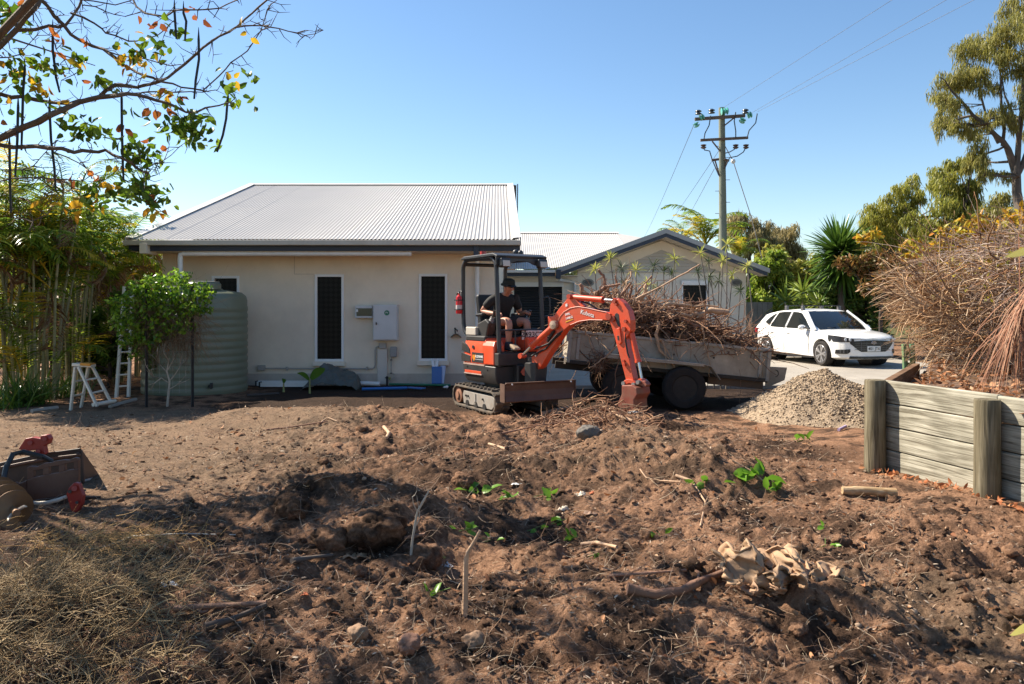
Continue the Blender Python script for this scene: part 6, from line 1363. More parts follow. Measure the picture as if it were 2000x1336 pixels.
# ================================================================== cane palms at the left
CANE=M('palm_cane',(.24,.23,.10),.6,.3,5,stretch=(1,1,6),dirt=(.30,.25,.17),dscale=3,damt=.6)
cl_=[(-3,13.2,9,'cane palm clump at the far left edge'),(62,13.6,12,'big cane palm clump with many straight stems at the left'),(140,15.2,9,'cane palm clump just right of the biggest clump'),(205,16.8,9,'cane palm clump behind the step ladder'),(262,18.3,8,'cane palm clump nearest the house eave'),(30,17.5,8,'rear cane palm clump behind the left edge one'),(118,19.0,8,'rearmost cane palm clump before the neighbouring roof')]
for ci,(px,Y,ns,lab) in enumerate(cl_):
    bx0=(px-1000)*Y/F; root=empty('cane_palm',(bx0,Y,h1(bx0,Y)),lab,'palm')
    for q in range(ns+3):
        a=random.uniform(0,6.28); r=random.uniform(.05,.42); p0=Vector((bx0+r*math.cos(a),Y+r*math.sin(a),-.05)); h=random.uniform(2.0,3.7)*(1.0 if Y<16 else 1.08)
        if px>190: h=min(h,2.3 if px>230 else 2.9)
        le=random.uniform(.02,.14); top=p0+Vector((math.cos(a)*le*h+random.uniform(-.1,.1),math.sin(a)*le*h,h)); mid=(p0+top)/2+Vector((math.cos(a),math.sin(a),0))*-.06
        MB().tube([p0,p0*.5+mid*.5,mid,mid*.5+top*.5,top],[.026,.024,.022,.02,.016],7).build('stem',CANE,root,smooth=1)
        for f in range(4):
            me=FR[random.choice((0,1,1,2,4))] if random.random()<.9 else FR[3]
            frond(root,top-Vector((0,0,random.uniform(0,.25))),random.uniform(0,6.28),random.uniform(-.55,.35),random.uniform(.75,1.1),me)
        if random.random()<.55: frond(root,top-Vector((0,0,.3)),random.uniform(0,6.28),random.uniform(.6,1.2),random.uniform(.8,1.1),FR[3])
    for q in range(22): # young fronds from the base
        a=random.uniform(0,6.28); frond(root,Vector((bx0+.3*math.cos(a),Y+.3*math.sin(a),random.uniform(.2,2.3))),a,random.uniform(-.9,.1),random.uniform(.6,1.0),FR[random.choice((0,1,4,2,3))])
# strappy undergrowth and shrubs beneath the palms
for i,(px,Y,n,L,lab) in enumerate(((55,12.9,260,.75,'strappy green tussock at the foot of the big cane palm clump'),(8,12.4,180,.7,'strappy tussock at the left edge of the garden'),(118,13.9,130,.6,'small strappy tussock between two palm clumps'))):
    x0=(px-1000)*Y/F; C=np.stack([rng.normal(x0,.16,n),rng.normal(Y,.16,n),np.full(n,.0)],1); D=rng.normal(0,.55,(n,3)); D[:,2]=1; V_,F_=blades(C,D,rng.uniform(.5,1,n)*L,np.full(n,.018),bend=.9,seg=4)
    tag(npmesh('grass_tussock',V_,F_,YUC),lab,'plant')
for i,(Y,cl,lab,n) in enumerate(((15.5,[(200,640,40,40,1),(250,620,36,40,1),(170,690,36,30,1),(230,680,40,30,1)],'leafy green shrub behind the ladders',4200),(19.5,[(60,560,60,50,1),(140,600,60,50,1),(20,640,50,50,1),(110,680,60,40,1),(210,570,50,50,1)],'dark shrub mass in the shade behind the palm stems',5200),(16.3,[(10,690,40,36,1),(80,700,40,34,1),(150,705,40,30,1),(215,710,36,26,1),(110,660,40,34,1),(40,640,40,34,1)],'low dark undergrowth between the palm stems',5200),(14.6,[(300,690,24,30,1),(280,650,22,26,1)],'small leafy shrub left of the water tank',1200))):
    cx0=sum(c[0] for c in cl)/len(cl); base=Vector(((cx0-1000)*Y/F,Y,0)); clump_tree('garden_shrub',lab,'shrub',Y,[[(cx0,HZ+F*1.6/Y,4),(cx0,690,3),(cx0+2,660,2)]],cl,HDG if i!=0 else leafmat('mid_green_leaf',[(.05,.11,.015),(.09,.17,.02),(.15,.22,.03)],.4),DKB,n,.14,.05,.2,None,.6,'leaf',6,base,50+i)
# far tree belt closing the horizon
k=9000; a=rng.uniform(R(-62),R(62),k); d=rng.uniform(95,125,k); x=d*np.sin(a); y=d*np.cos(a); top=5.5+3.0*fbm(a*9,np.zeros(k)+3,3); z=rng.uniform(0,1,k)**.8*top
V_,F_=leaves(np.stack([x,y,z],1),rng.uniform(1.2,2.6,k),rng.uniform(.7,1.4,k)); tag(npmesh('far_trees',V_,F_,leafmat('far_leaf',[(.05,.06,.02),(.08,.09,.03),(.11,.115,.04)],.25)),'distant belt of trees along the horizon','trees',kind='stuff')

# ================================================================== vine trellis, sapling, ladders
vt=empty('vine_trellis',(-5.5,12.7,0),'wire trellis on black pickets topped by a bright green climbing vine','trellis')
for px in (286,376):
    b0=gp(px,795); MB().bx(b0.x-.022,b0.x+.022,b0.y-.008,b0.y+.008,b0.z-.1,1.95).bx(b0.x-.006,b0.x+.006,b0.y-.03,b0.y-.0085,b0.z-.1,1.95).build('picket',BLACK,vt)
wr=MB(); a,b=P(286,700,12.7),P(376,700,12.7)
for z in np.linspace(.25,1.9,9): wr.tube([(a.x,12.7,z),(b.x,12.7,z)],.0025,4)
for x in np.linspace(a.x,b.x,8)[1:-1]: wr.tube([(x,12.7,.2),(x,12.7,1.9)],.0025,4)
wr.build('wire_mesh',DSTEEL,vt)
vc=[(298,568,34,18),(332,552,30,16),(268,580,26,20),(385,566,24,18),(246,612,18,22),(258,642,20,20),(325,590,34,18),(398,598,14,16),(352,538,14,14),(240,632,16,16),(288,652,20,16),(305,606,28,20),(372,604,22,18),(278,626,22,18),(360,578,24,18),(238,590,14,16),(345,612,20,14),(268,664,14,12),(312,632,18,12),(404,572,12,12),(300,544,16,10),(270,556,18,10),(300,668,16,12),(340,640,18,12),(272,692,12,12),(366,636,16,14),(250,668,14,12),(320,655,16,10)]
C=[]
for px,py,rx,ry in vc:
    kk=int(rx*ry*.36); g_=rng.normal(0,1,(kk,3)); g_/=np.linalg.norm(g_,axis=1,keepdims=True); g_*=rng.uniform(.4,1,(kk,1))**.5; c=np.array(P(px,py,12.65)); C.append(c+g_*np.array([rx*12.65/F,.36,ry*12.65/F]))
C=np.concatenate(C); k=len(C); D=rng.normal(0,1,(k,3)); D[:,2]-=.5; V_,F_=leaves(C,rng.uniform(.05,.095,k),rng.uniform(.03,.055,k),D)
npmesh('vine_leaves',V_,F_,leafmat('vine_leaf',[(.05,.125,.01),(.11,.23,.015),(.19,.34,.025),(.30,.45,.045),(.03,.07,.01)],.45,.3),vt)['kind']='stuff'
k=1000; x=rng.uniform(a.x-.1,b.x+.15,k); C=np.stack([x,rng.normal(12.68,.08,k),rng.uniform(1.0,1.75,k)],1); D=np.stack([rng.normal(0,.4,k),rng.normal(0,.3,k),rng.normal(-.6,.7,k)],1); V_,F_,_=strands(C,D,rng.uniform(.25,.8,k),rng.uniform(.0015,.004,k),seg=5,droop=.5,curl=.8)
npmesh('dry_vine_stems',V_,F_,strandmat('dry_vine',[(.10,.06,.035),(.18,.11,.06),(.26,.17,.10),(.06,.04,.025)],.85,.2),vt,smooth=True)['kind']='stuff'
sp=empty('bare_sapling',gp(328,792),'small bare sapling with pale forked branches before the trellis','tree')
sb=gp(328,794); Ys=sb.y; mb=MB(); main=[P(326,800,Ys),P(329,770,Ys),P(331,745,Ys),P(326,725,Ys),P(330,700,Ys)]; mb.tube(main,[.022,.019,.016,.012,.007],8)
for a_ in (((330,748),(315,738),(298,735),(285,722)),((330,745),(343,730),(352,715),(360,700)),((327,728),(312,712),(305,695)),((328,722),(340,700),(338,680),(345,665)),((330,705),(320,690),(322,670)),((331,760),(345,752),(362,745)),((315,738),(302,748),(292,762))):
    pts=[P(px,py,Ys+random.uniform(-.15,.15)*i) for i,(px,py) in enumerate(a_)]; mb.tube(pts,[.010*(1-.25*i) for i in range(len(pts))],6)
    for q in range(3): e=pts[-1]+Vector((random.uniform(-.15,.15),random.uniform(-.1,.1),random.uniform(0,.18))); mb.tube([pts[-2],pts[-1]*.5+e*.5,e],[.005,.004,.002],4)
mb.build('trunk',M('pale_bark',(.40,.33,.26),.8,.2,9),sp,smooth=1)
V_,F_=leaves(np.array([list(P(327,682,Ys)),list(P(322,686,Ys))]),np.array([.06,.05]),np.array([.04,.03])); npmesh('leaf',V_,F_,leafmat('orange_leaf',[(.6,.2,.02),(.5,.14,.02)],.4),sp)
ALU=M('ladder_aluminium',(.74,.67,.55),.45,.08,4,metal=.1); ORG=M('orange_plastic',(.62,.26,.03),.5,.1,4)
def ladderside(root,base0,base1,top0,top1,n,mat,wd=.028,skip=0):
    for a,b in ((base0,top0),(base1,top1)):
        d=(b-a); m=Vector((1,0,0)); y=d.normalized(); x=(m-y*m.dot(y)).normalized(); z=x.cross(y); rot=Matrix((x,y,z)).transposed(); MB().box((a+b)/2,(wd,d.length,.06),rot).build('rail',mat,root,bevel=.004)
    for i in range(n):
        t=(i+1)/(n+1); p,q=base0+(top0-base0)*t,base1+(top1-base1)*t; MB().tube([p,q],.016,6).build('rung',mat,root)
sl1=empty('step_ladder',gp(170,800),'small white aluminium step ladder with orange top cap','ladder')
Yb=gp(140,802).y; A0,A1=P(138,802,Yb),P(158,797,Yb+.35); B0,B1=P(190,794,Yb-.05),P(217,786,Yb+.3); T0,T1=P(147,717,Yb+.02),P(173,714,Yb+.28)
ladderside(sl1,A0,A1,T0,T1,2,ALU); ladderside(sl1,B0,B1,T0+Vector((.05,0,0)),T1+Vector((.05,0,0)),2,ALU)
MB().box((T0+T1)/2+Vector((.03,0,.02)),(.30,.16,.05),(0,R(4),R(0))).build('top_cap',ALU,sl1,bevel=.01); MB().box((T0+T1)/2+Vector((.10,-.02,.035)),(.16,.17,.04),(0,R(4),0)).build('cap_insert',ORG,sl1,bevel=.006)
MB().tube([B0+Vector((-.05,-.03,.03)),B1+Vector((.05,.03,.02))],.03,8).build('foot_bar',ALU,sl1)
MB().box((A0*.35+T0*.65+B0*.0)+Vector((.16,.1,0)),(.012,.05,.12)).build('sticker',M('ladder_sticker',(.45,.12,.08),.5),sl1)
sl2=empty('leaning_ladder',gp(240,780),'white aluminium ladder leaning behind the vine trellis','ladder')
Yl=gp(228,781).y+.3; ladderside(sl2,P(227,778,Yl),P(251,776,Yl+.1),P(243,560,Yl+.75),P(259,560,Yl+.85),9,ALU,.045)
# pale stones and kerb bits on the path
for px,py,px2,py2,lab in ((62,806,112,799,'pale concrete edging piece lying by the palm tussock'),(215,797,265,783,'pale edging piece lying behind the step ladder')):
    a,b=gp(px,py,.02),gp(px2,py2,.02); tag(MB().tube([a,b],.035,6).build('edging_piece',CONC,None),lab,'edging')

# ================================================================== power pole
PY=32.0; pole=empty('power_pole',(P(1411,500,PY).x,PY,0),'tall timber power pole with two crossarms and green glass insulators','power pole')
pxx=P(1411,500,PY).x; MB().tube([(pxx+.05,PY,0),(pxx+.02,PY,4.5),(pxx-.03,PY,9.55)],[.165,.155,.12],14).build('pole_shaft',M('green_grey_timber',(.17,.185,.14),.85,.2,3,stretch=(3,3,.4),bump=.3,bscale=12),pole,smooth=1)
ARM=M('crossarm_timber',(.12,.085,.065),.8,.2,5); TEAL=M('glass_insulator',(.10,.42,.34),.15,.1,4,spec=.8); INS=M('dark_insulator',(.05,.06,.07),.3); 
def bar(pa,pb,w_,name,mat): 
    d=pb-pa; x=d.normalized(); z=Vector((0,0,1)); y=z.cross(x).normalized(); z=x.cross(y); MB().box((pa+pb)/2,(d.length,w_,w_),Matrix((x,y,z)).transposed()).build(name,mat,pole,bevel=.01)
bar(P(1357,233,31.8),P(1455,226,31.8),.12,'crossarm',ARM); bar(P(1368,274,31.8),P(1461,269,31.8),.10,'crossarm',ARM)
for a,b in (((1391,276),(1407,296)),((1434,230),(1414,246)),((1396,312),(1406,345)),((1420,312),(1414,330))): MB().cyl(P(*a,31.85),P(*b,31.88),.03,n=6).build('brace',ARM,pole)
for a,b in (((1390,313),(1404,311)),((1414,311),(1424,314))): MB().cyl(P(*a,31.85),P(*b,31.85),.05,n=8).build('bracket',ARM,pole)
def insul(px,py,mat,tilt,n=3,s=1.0):
    c=P(px,py,31.75); m=Matrix.Rotation(tilt,3,'Y'); pr=[]
    for i in range(n): pr+= [(.05*s,i*.10*s),(.13*s,i*.10*s+.02),(.12*s,i*.10*s+.05),(.05*s,i*.10*s+.09)]
    MB().lathe(pr,14,c,m).build('insulator',mat,pole,smooth=1)
insul(1358,240,TEAL,R(150),2); insul(1367,231,TEAL,R(60),2); insul(1364,224,INS,0,2); insul(1390,222,INS,0,2); insul(1408,218,TEAL,R(85),3,1.1); insul(1456,222,INS,0,2); insul(1452,232,TEAL,R(210),2); insul(1460,226,TEAL,R(70),2)
for px in (1374,1437,1457): insul(px,282,M('brown_fuse',(.09,.055,.045),.4),R(180),2,.9)
WIRE=M('dark_cable',(.035,.035,.04),.6)
for pp_ in (((1388,226),(1385,245),(1377,260),(1375,272)),((1437,219),(1434,236),(1437,256),(1437,270)),((1479,222),(1476,240),(1463,255),(1459,270)),((1374,288),(1376,293),(1386,295),(1391,312),(1404,343)),((1437,283),(1434,292),(1425,297),(1417,299)),((1459,283),(1452,297),(1440,305),(1425,308),(1416,328))):
    MB().tube([P(a,b,31.7) for a,b in pp_],.022,6).build('jumper_cable',WIRE,pole,smooth=1)
for k in range(7): z=8.0-.45*k; MB().cyl((pxx,PY,z),(pxx+(.3 if k%2 else -.3),PY-.02,z),.012,n=6).build('climbing_peg',DSTEEL,pole)
stw=empty('stay_wire',P(1432,315,32),'stay wire with white sleeve running down right of the pole','wire')
s0,s1=Vector((pxx+.15,PY,8.0)),P(1506,572,36.0); s1.z=.0; s1=P(1530,HZ+F*1.6/37,37); f1=P(1432,315,32.2)
MB().tube([(pxx,PY,8.2),f1,P(1466,420,33.5),P(1499,545,35),P(1520,625,36)],.018,5).build('cable',M('steel_cable',(.30,.30,.31),.5),stw)
MB().sphere(f1,.10,10).build('guy_insulator',WHITE,stw,smooth=1); MB().cyl(P(1496,533,34.9),P(1509,578,35.3),.06,n=8).build('sleeve',PVC,stw,smooth=1)
ov=[((1357,240),(1256,462),'left overhead wire running down behind the gable'),((1409,287),(1289,450),'middle overhead wire running down behind the gable'),((1395,330),(1327,440),'right overhead wire running down behind the gable')]
for a,b,lab in ov:
    p=P(*a,31.9); q=P(*b,110); q2=p+(q-p)*1.3; pts=[p+(q2-p)*t-Vector((0,0,math.sin(math.pi*t)*.5)) for t in np.linspace(0,1,9)]; tag(MB().tube(pts,.012,4).build('overhead_wire',M('wire_grey',(.20,.20,.21),.5),None),lab,'wire','overhead wires of the power pole')
for a,b,Y2,lab in (((1410,212),(1742,0),20.5,'uppermost overhead wire crossing the sky right of the pole'),((1462,224),(1848,0),19.5,'middle overhead wire crossing the sky right of the pole'),((1480,218),(1902,0),19.5,'lowest overhead wire crossing the sky right of the pole')):
    p=P(*a,31.8); q=P(*b,Y2); q2=p+(q-p)*2.2; tag(MB().tube([p+(q2-p)*t for t in np.linspace(0,1,7)],.006,4).build('overhead_wire',MATS['wire_grey'],None),lab,'wire','overhead wires of the power pole')
# grey side fence right of the gable
sf=empty('side_fence',P(1475,640,27.5),'short grey fence between the gable wall and the shrubs','fence')
for i in range(6): x=GR+.02+i*.17; MB().bx(x,x+.16,27.4,27.43,0,1.72).build('paling',M('grey_paling',(.20,.20,.19),.8,.2,4,orand=.15),sf)
# ================================================================== loose soil, chips, roots on the ground
def wedge(k,y0,y1,pw=1.0,xl=-.72,xr=.72):
    u=rng.uniform(0,1,k); y=y0*(y1/y0)**u if pw==1 else y0+(y1-y0)*u**pw; x=rng.uniform(xl,xr,k)*y; return x,y
k=30000; x,y=wedge(k,2.5,11.6); c=churn(x,y); keep=(rng.uniform(0,1,k)<.22+.9*c)&(x<3.15+.25*(6.9-y)*(y<6.9)); x,y=x[keep],y[keep]; k=len(x)
S=(.0025+.020*rng.uniform(0,1,k)**5)*np.sqrt(y/4.5); V_,F_=lumps(np.stack([x,y,H(x,y)+S*.05],1),S,0,.6,.55)
CLOD=strandmat('clod_soil',[(.13,.068,.04),(.24,.125,.072),(.33,.18,.105),(.08,.048,.032),(.40,.25,.155)],.95,.3)
tag(npmesh('soil_crumbs',V_,F_,SOIL),'small clods and crumbs of soil scattered over the churned ground','soil',kind='stuff')
k=1100; x,y=wedge(k,2.6,10.5); c=churn(x,y); keep=(rng.uniform(0,1,k)<c)&(x<2.9); x,y=x[keep],y[keep]; k=len(x)
S=(.010+.036*rng.uniform(0,1,k)**4)*np.sqrt(y/4.5); V_,F_=lumps(np.stack([x,y,H(x,y)+S*.05],1),S,1,.75,.38)
tag(npmesh('soil_clods',V_,F_,SOIL),'fist sized soil clods strewn across the dug area','soil',kind='stuff')
k=110; x,y=wedge(k,2.6,9,1,-.5,.6); S=.006+.012*rng.uniform(0,1,k)**2; V_,F_=lumps(np.stack([x,y,H(x,y)+S*.4],1),S*np.sqrt(y/4),0,.7,.25)
tag(npmesh('pebbles',V_,F_,strandmat('pebble',[(.27,.19,.13),(.34,.25,.18),(.20,.12,.08),(.40,.33,.26)],.85,.2)),'small pale pebbles lying in the soil','pebbles',kind='stuff')
k=15000; x,y=wedge(k,2.6,11.5,1,-.66,.68); keep=(x<3.2)&((rng.uniform(0,1,k)<.5)|(perlin(x*1.3,y*1.3)>0)|(x>1.8)); x,y=x[keep],y[keep]; k=len(x)
V_,F_=leaves(np.stack([x,y,H(x,y)+rng.uniform(.001,.014,k)],1),rng.uniform(.012,.05,k)*np.sqrt(y/5),rng.uniform(.004,.012,k)*np.sqrt(y/5),np.stack([rng.normal(0,1,k),rng.normal(0,1,k),rng.normal(0,.22,k)],1),flat=1.5,fold=.05)
tag(npmesh('wood_chips',V_,F_,leafmat('mulch_chip',[(.05,.03,.02),(.12,.075,.045),(.26,.17,.11),(.40,.29,.20),(.08,.05,.035),(.50,.40,.30)],.05,.85)),'brown wood chips and leaf scraps scattered over the soil','mulch',kind='stuff')
k=9000; x,y=wedge(k,2.7,11.3,1,-.64,.5); keep=x<2.9; x,y=x[keep],y[keep]; k=len(x); a=rng.uniform(0,2*math.pi,k)
D=np.stack([np.cos(a),np.sin(a)*.7,rng.normal(.12,.25,k)],1); V_,F_,_=strands(np.stack([x,y,H(x,y)+.004],1),D,rng.uniform(.05,.22,k)*np.sqrt(y/5),rng.uniform(.0008,.0024,k)*np.sqrt(y/5),seg=4,droop=.3,curl=.9)
tag(npmesh('rootlets',V_,F_,strandmat('rootlet',[(.25,.13,.08),(.38,.25,.16),(.50,.40,.28),(.16,.09,.06),(.42,.30,.22)],.8,.2),smooth=True),'fine straw and hair roots lying on the soil','roots',kind='stuff')
k=700; x,y=wedge(k,2.7,11,1,-.6,.6); keep=x<3.0; x,y=x[keep],y[keep]; k=len(x); V_,F_=leaves(np.stack([x,y,H(x,y)+.006],1),rng.uniform(.025,.06,k)*np.sqrt(y/5),rng.uniform(.015,.03,k)*np.sqrt(y/5),np.stack([rng.normal(0,1,k),rng.normal(0,1,k),rng.normal(.1,.35,k)],1),flat=1.2,fold=.35)
tag(npmesh('scattered_leaves',V_,F_,DEADL),'small dry brown leaves scattered over the dug soil','leaf litter',kind='stuff')
# litter of roots and bark heaped before the bucket
k=430
xs_=rng.uniform(.05,1.75,k); ys_=rng.uniform(9.4,10.9,k); hp=.30*np.exp(-(((xs_-1.0)/.55)**2+((ys_-10.2)/.5)**2))
z=H(xs_,ys_)+hp*rng.uniform(0,1,k)+.01; D=np.stack([rng.normal(.6,.8,k),rng.normal(0,.6,k),rng.normal(.1,.35,k)],1)
V_,F_,_=strands(np.stack([xs_,ys_,z],1),D,rng.uniform(.08,.36,k),rng.uniform(.003,.012,k),seg=5,droop=.45,curl=.7,n=4)
tag(npmesh('root_litter',V_,F_,BARK,smooth=True),'broken roots and bark strips heaped in front of the bucket','roots',kind='stuff')
def ground_root(pp,r0,r1,mat,label,lift=.01,up=False,forks=1,seed=0,name='root',cat='root'):
    if up:
        b0=gp(*pp[0]); pts=[P(a,b,b0.y) for a,b in pp]; pts[0].z-=.06
    else: pts=[gp(a,b,lift+r0*.5) for a,b in pp]
    out=[]
    for a,b in zip(pts,pts[1:]): out+=[a+(b-a)*t for t in (0,.5)]
    out.append(pts[-1]); return tag(rootmesh(out,r0,r1,7,forks,seed).build(name,mat,None,smooth=60),label,cat)
GR_=[([(908,1203),(909,1150),(910,1095),(914,1078),(928,1055),(938,1036)],.013,.006,PALEROOT,'upright forked stick standing in the foreground soil',1,0),
 ([(1225,1163),(1280,1172),(1330,1166),(1370,1146),(1425,1126)],.026,.018,BARK1,'thick curved brown root running up to the crumpled palm sheath',0,1),
 ([(1190,1133),(1260,1128),(1340,1124)],.008,.006,BARK1,'thin straight root just above the thick curved one',0,1),
 ([(975,882),(1000,905),(1020,930),(1036,965)],.014,.010,BARK1,'dark slanting stick above the green leaves',1,0),
 ([(570,1102),(610,1096),(650,1090)],.014,.010,M('grey_wood',(.12,.09,.07),.8,.2,8),'short grey stick lying in the left middle ground',0,0),
 ([(700,1080),(760,1066),(830,1052)],.016,.009,BARK1,'brown stick lying across the large soil block',0,0),
 ([(1320,935),(1350,945),(1378,985),(1368,1035)],.012,.006,PALEROOT,'pale hooked root right of the soil mound',0,1),
 ([(1250,920),(1262,938),(1290,944),(1330,945)],.006,.004,PALEROOT,'thin arched rootlet on the face of the mound',0,0),
 ([(200,1075),(260,1052),(350,1047),(460,1050)],.006,.003,M('grey_cane',(.45,.42,.36),.7,.1,5),'long thin arched cane over the straw',0,0),
 ([(1135,1068),(1165,1066),(1205,1075)],.012,.010,PALEROOT,'short pink brown root near the green leaves',0,0),
 ([(340,1200),(420,1195),(520,1188)],.018,.010,BARK1,'stout root lying in the lower left soil',0,1),
 ([(400,1235),(450,1222),(520,1192)],.016,.010,M('dark_root',(.07,.045,.032),.8,.2,8),'dark root lying in the lower left hollow',0,0),
 ([(1060,812),(1130,795),(1190,765)],.030,.022,PALEROOT,'pale split stick lying on the root litter by the bucket',0,1),
 ([(1185,795),(1205,815),(1235,826)],.026,.018,PALEROOT,'short pale root lying left of the bucket teeth',0,0),
 ([(980,850),(1060,832),(1180,822)],.010,.006,BARK1,'long thin root below the dozer blade',0,1),
 ([(620,832),(640,818),(660,826)],.010,.007,PALEROOT,'small arched root on the left crest',0,0),
 ([(750,838),(760,850),(755,860)],.02,.015,PALEROOT,'stubby pale root end on the crest',0,0),
 ([(910,895),(905,870),(918,845),(915,838)],.008,.004,BARK1,'thin upright twig left of the dark stick',1,1),
 ([(800,1090),(806,1050),(815,1000),(838,958)],.010,.005,M('dry_stalk',(.42,.36,.28),.8,.15,8),'dry split stalk standing behind the soil block',1,2),
 ([(955,870),(985,880),(1010,872)],.012,.008,PALEROOT,'short bent root on the left of the mound',0,0),
 ([(1430,905),(1470,925),(1500,952)],.008,.005,PALEROOT,'thin root beside the biggest leafy sprig',0,0),
 ([(520,842),(560,838),(640,826)],.012,.008,BARK1,'flat root half buried along the left crest',0,0)]
for i,(pp,r0,r1,m_,lab,up,fk) in enumerate(GR_): ground_root(pp,r0,r1,m_,lab,up=bool(up),forks=fk,seed=40+i)
# pale log
a,b=gp(1645,968,.03),gp(1750,972,.03); mb=MB(); mb.tube([a,a*.75+b*.25,a*.5+b*.5+Vector((0,0,.005)),a*.25+b*.75,b],[.028,.036,.030,.034,.036],10)
tag(mb.build('cut_log',timber('peeled_wood',(.30,.18,.09),(.48,.33,.19),(.60,.46,.30),(3,20,20)),None,smooth=50),'short pale cut log lying before the retaining wall','log')
# big soil blocks and rocks
for i,(px,py,s,lab,mt) in enumerate(((735,1035,.15,'largest dug out soil block in the middle left',SOIL),(826,1085,.09,'soil block lying just right of the largest one',SOIL),(645,1050,.10,'soil block lying left of the largest one',SOIL),(905,930,.10,'rough dark soil lump below the dark stick',SOIL),(570,985,.12,'soil lump on the left churned ridge',SOIL),(800,1255,.055,'reddish rock in the bottom middle',M('red_rock',(.20,.10,.062),.85,.25,8,bump=.5,bscale=30)),(925,1245,.055,'tan rock right of the reddish rock',M('tan_rock',(.24,.145,.085),.85,.25,8,bump=.5,bscale=30)),(700,1228,.04,'small rounded stone left of the reddish rock',MATS['tan_rock']),(1150,835,.09,'grey stone lying by the bucket litter',M('grey_rock',(.13,.115,.10),.85,.25,8,bump=.5,bscale=30)),(1645,1050,.05,'half buried clod behind the crumpled sheath',SOIL),(1560,1220,.045,'angular clod below the crumpled sheath',SOIL),(1490,775,.13,'dark soil lump under the trailer tailgate',SOIL))):
    g=gp(px,py+18); V_,F_=lumps(np.array([[g.x,g.y,g.z+s*.35]]),np.array([s]),3,.8,.0)
    V_=np.array(V_); c0=np.array([g.x,g.y,g.z+s*.35]); d=V_-c0; n_=fbm(d[:,0]/s*1.6+i*7,d[:,1]/s*1.6+d[:,2]/s*1.3,4); n2=fbm(d[:,0]/s*6+i*3,d[:,1]/s*6+d[:,2]/s*5,3); bx_=np.linalg.norm(d/s,axis=1)/(np.sum(np.abs(d/s)**4,axis=1)**.25+1e-6); V_=c0+d*((.80+.18*bx_)*(1+.30*n_+.17*n2))[:,None]
    tag(npmesh('soil_block' if mt is SOIL else 'rock',V_,F_,mt,smooth=(mt is SOIL)),lab,'soil' if mt is SOIL else 'rock')
# green sprigs torn from the plants
SPR=leafmat('sprig_leaf',[(.05,.14,.015),(.09,.22,.02),(.16,.32,.03),(.10,.18,.06)],.4,.35)
sprigs=[(935,955,6,.085,'bright leafy sprig at the left of the sprig row'),(985,968,5,.06,'small sprig just right of the leftmost sprig'),(1055,965,6,.07,'grey green sprig in the middle of the soil'),(1092,1015,3,.06,'single bright leaf below the grey green sprig'),(1128,1048,4,.055,'sprig right of and below the single bright leaf'),(902,1035,5,.06,'sprig left of the upright stick'),(958,1053,2,.045,'tiny sprig right of the upright stick'),(1165,1080,2,.07,'single pointed leaf near the short pink root'),(1042,1030,2,.05,'curled pale leaf above the pointed leaf'),(858,1152,4,.05,'vivid lime sprig in the lower middle'),(1380,942,5,.07,'flat sprig beside the pale hooked root'),(1470,935,10,.11,'largest leafy sprig by the right of the mound'),(1515,955,7,.08,'sprig overlapping the right of the largest sprig'),(1605,1028,2,.045,'small single leaf in the right soil'),(1612,1062,2,.04,'tiny leaf above the crumpled sheath'),(1570,855,5,.07,'wilted sprig at the foot of the gravel heap'),(870,1090,2,.05,'leaf lying behind the upright stick'),(1290,1040,2,.05,'curled leaf in the open soil below the mound')]
for i,(px,py,n,L,lab) in enumerate(sprigs):
    g=gp(px,py+8); root=empty('leaf_sprig',g,lab,'sprig'); s=L*(g.y/4.8)**.5
    e=g+Vector((random.uniform(-.08,.08),random.uniform(-.05,.05),.03)); MB().tube([g+Vector((-s*.8,0,0)),g+Vector((0,0,s*.25)),e+Vector((s*.5,0,s*.2))],[.004,.003,.002],5).build('stem',M('green_stem',(.12,.18,.04),.6),root)
    C=np.array(g)+rng.normal(0,1,(n,3))*np.array([s*.7,s*.45,0])+np.array([0,0,s*.25]); D=np.stack([rng.normal(0,1,n),rng.normal(-.2,.7,n),rng.normal(.45,.45,n)],1)
    for q in range(n):
        V_,F_=leaves(C[q:q+1],np.array([s*random.uniform(.9,1.4)]),np.array([s*random.uniform(.55,.8)]),D[q:q+1],flat=1); npmesh('leaf',V_,F_,SPR,root)
# dry leaves and scraps
PAPER=M('dry_sheath',(.36,.225,.13),.75,.3,6,bump=.3,bscale=30); CREAM=M('cream_scrap',(.62,.54,.42),.7,.15,8); WSC=M('white_scrap',(.70,.70,.68),.6,.1,8); RUST=M('rust_scrap',(.42,.11,.035),.6,.2,8)
def crumple(c,w_,d_,h_,mat,name,label,cat,seed,n=26,curl=1.0,thick=.003):
    u,v=np.meshgrid(np.linspace(-1,1,n),np.linspace(-1,1,n)); o=seed*13.7
    rr=1+.25*perlin(u*2+o,v*2)
    x=u*w_*rr+.18*w_*fbm(u*2.2+o,v*2.2,3); y=v*d_*rr+.35*d_*fbm(u*2.5+o+5,v*2.5,3)
    z=h_*(np.abs(fbm(u*1.1+o,v*1.0+2,2))*1.1+.35*curl*(v*v)+.12*np.maximum(0,fbm(u*3+o,v*2.5,2)))*np.clip(1.2-.7*(u*u+v*v),0.15,1)
    z-=z.min(); V_=np.stack([c[0]+x.ravel(),c[1]+y.ravel(),c[2]-.01+z.ravel()],1); i,j=np.meshgrid(np.arange(n-1),np.arange(n-1),indexing='ij'); b=(i*n+j).ravel(); cx,cy=u.ravel()[b]+1/n,v.ravel()[b]+1/n
    keep=(cx**2+cy**2+.35*perlin(cx*3+o,cy*3))<1.05
    ob=npmesh(name,V_,np.stack([b,b+1,b+n+1,b+n],1)[keep],mat,smooth=True); sm=ob.modifiers.new('thick','SOLIDIFY'); sm.thickness=thick; return tag(ob,label,cat)
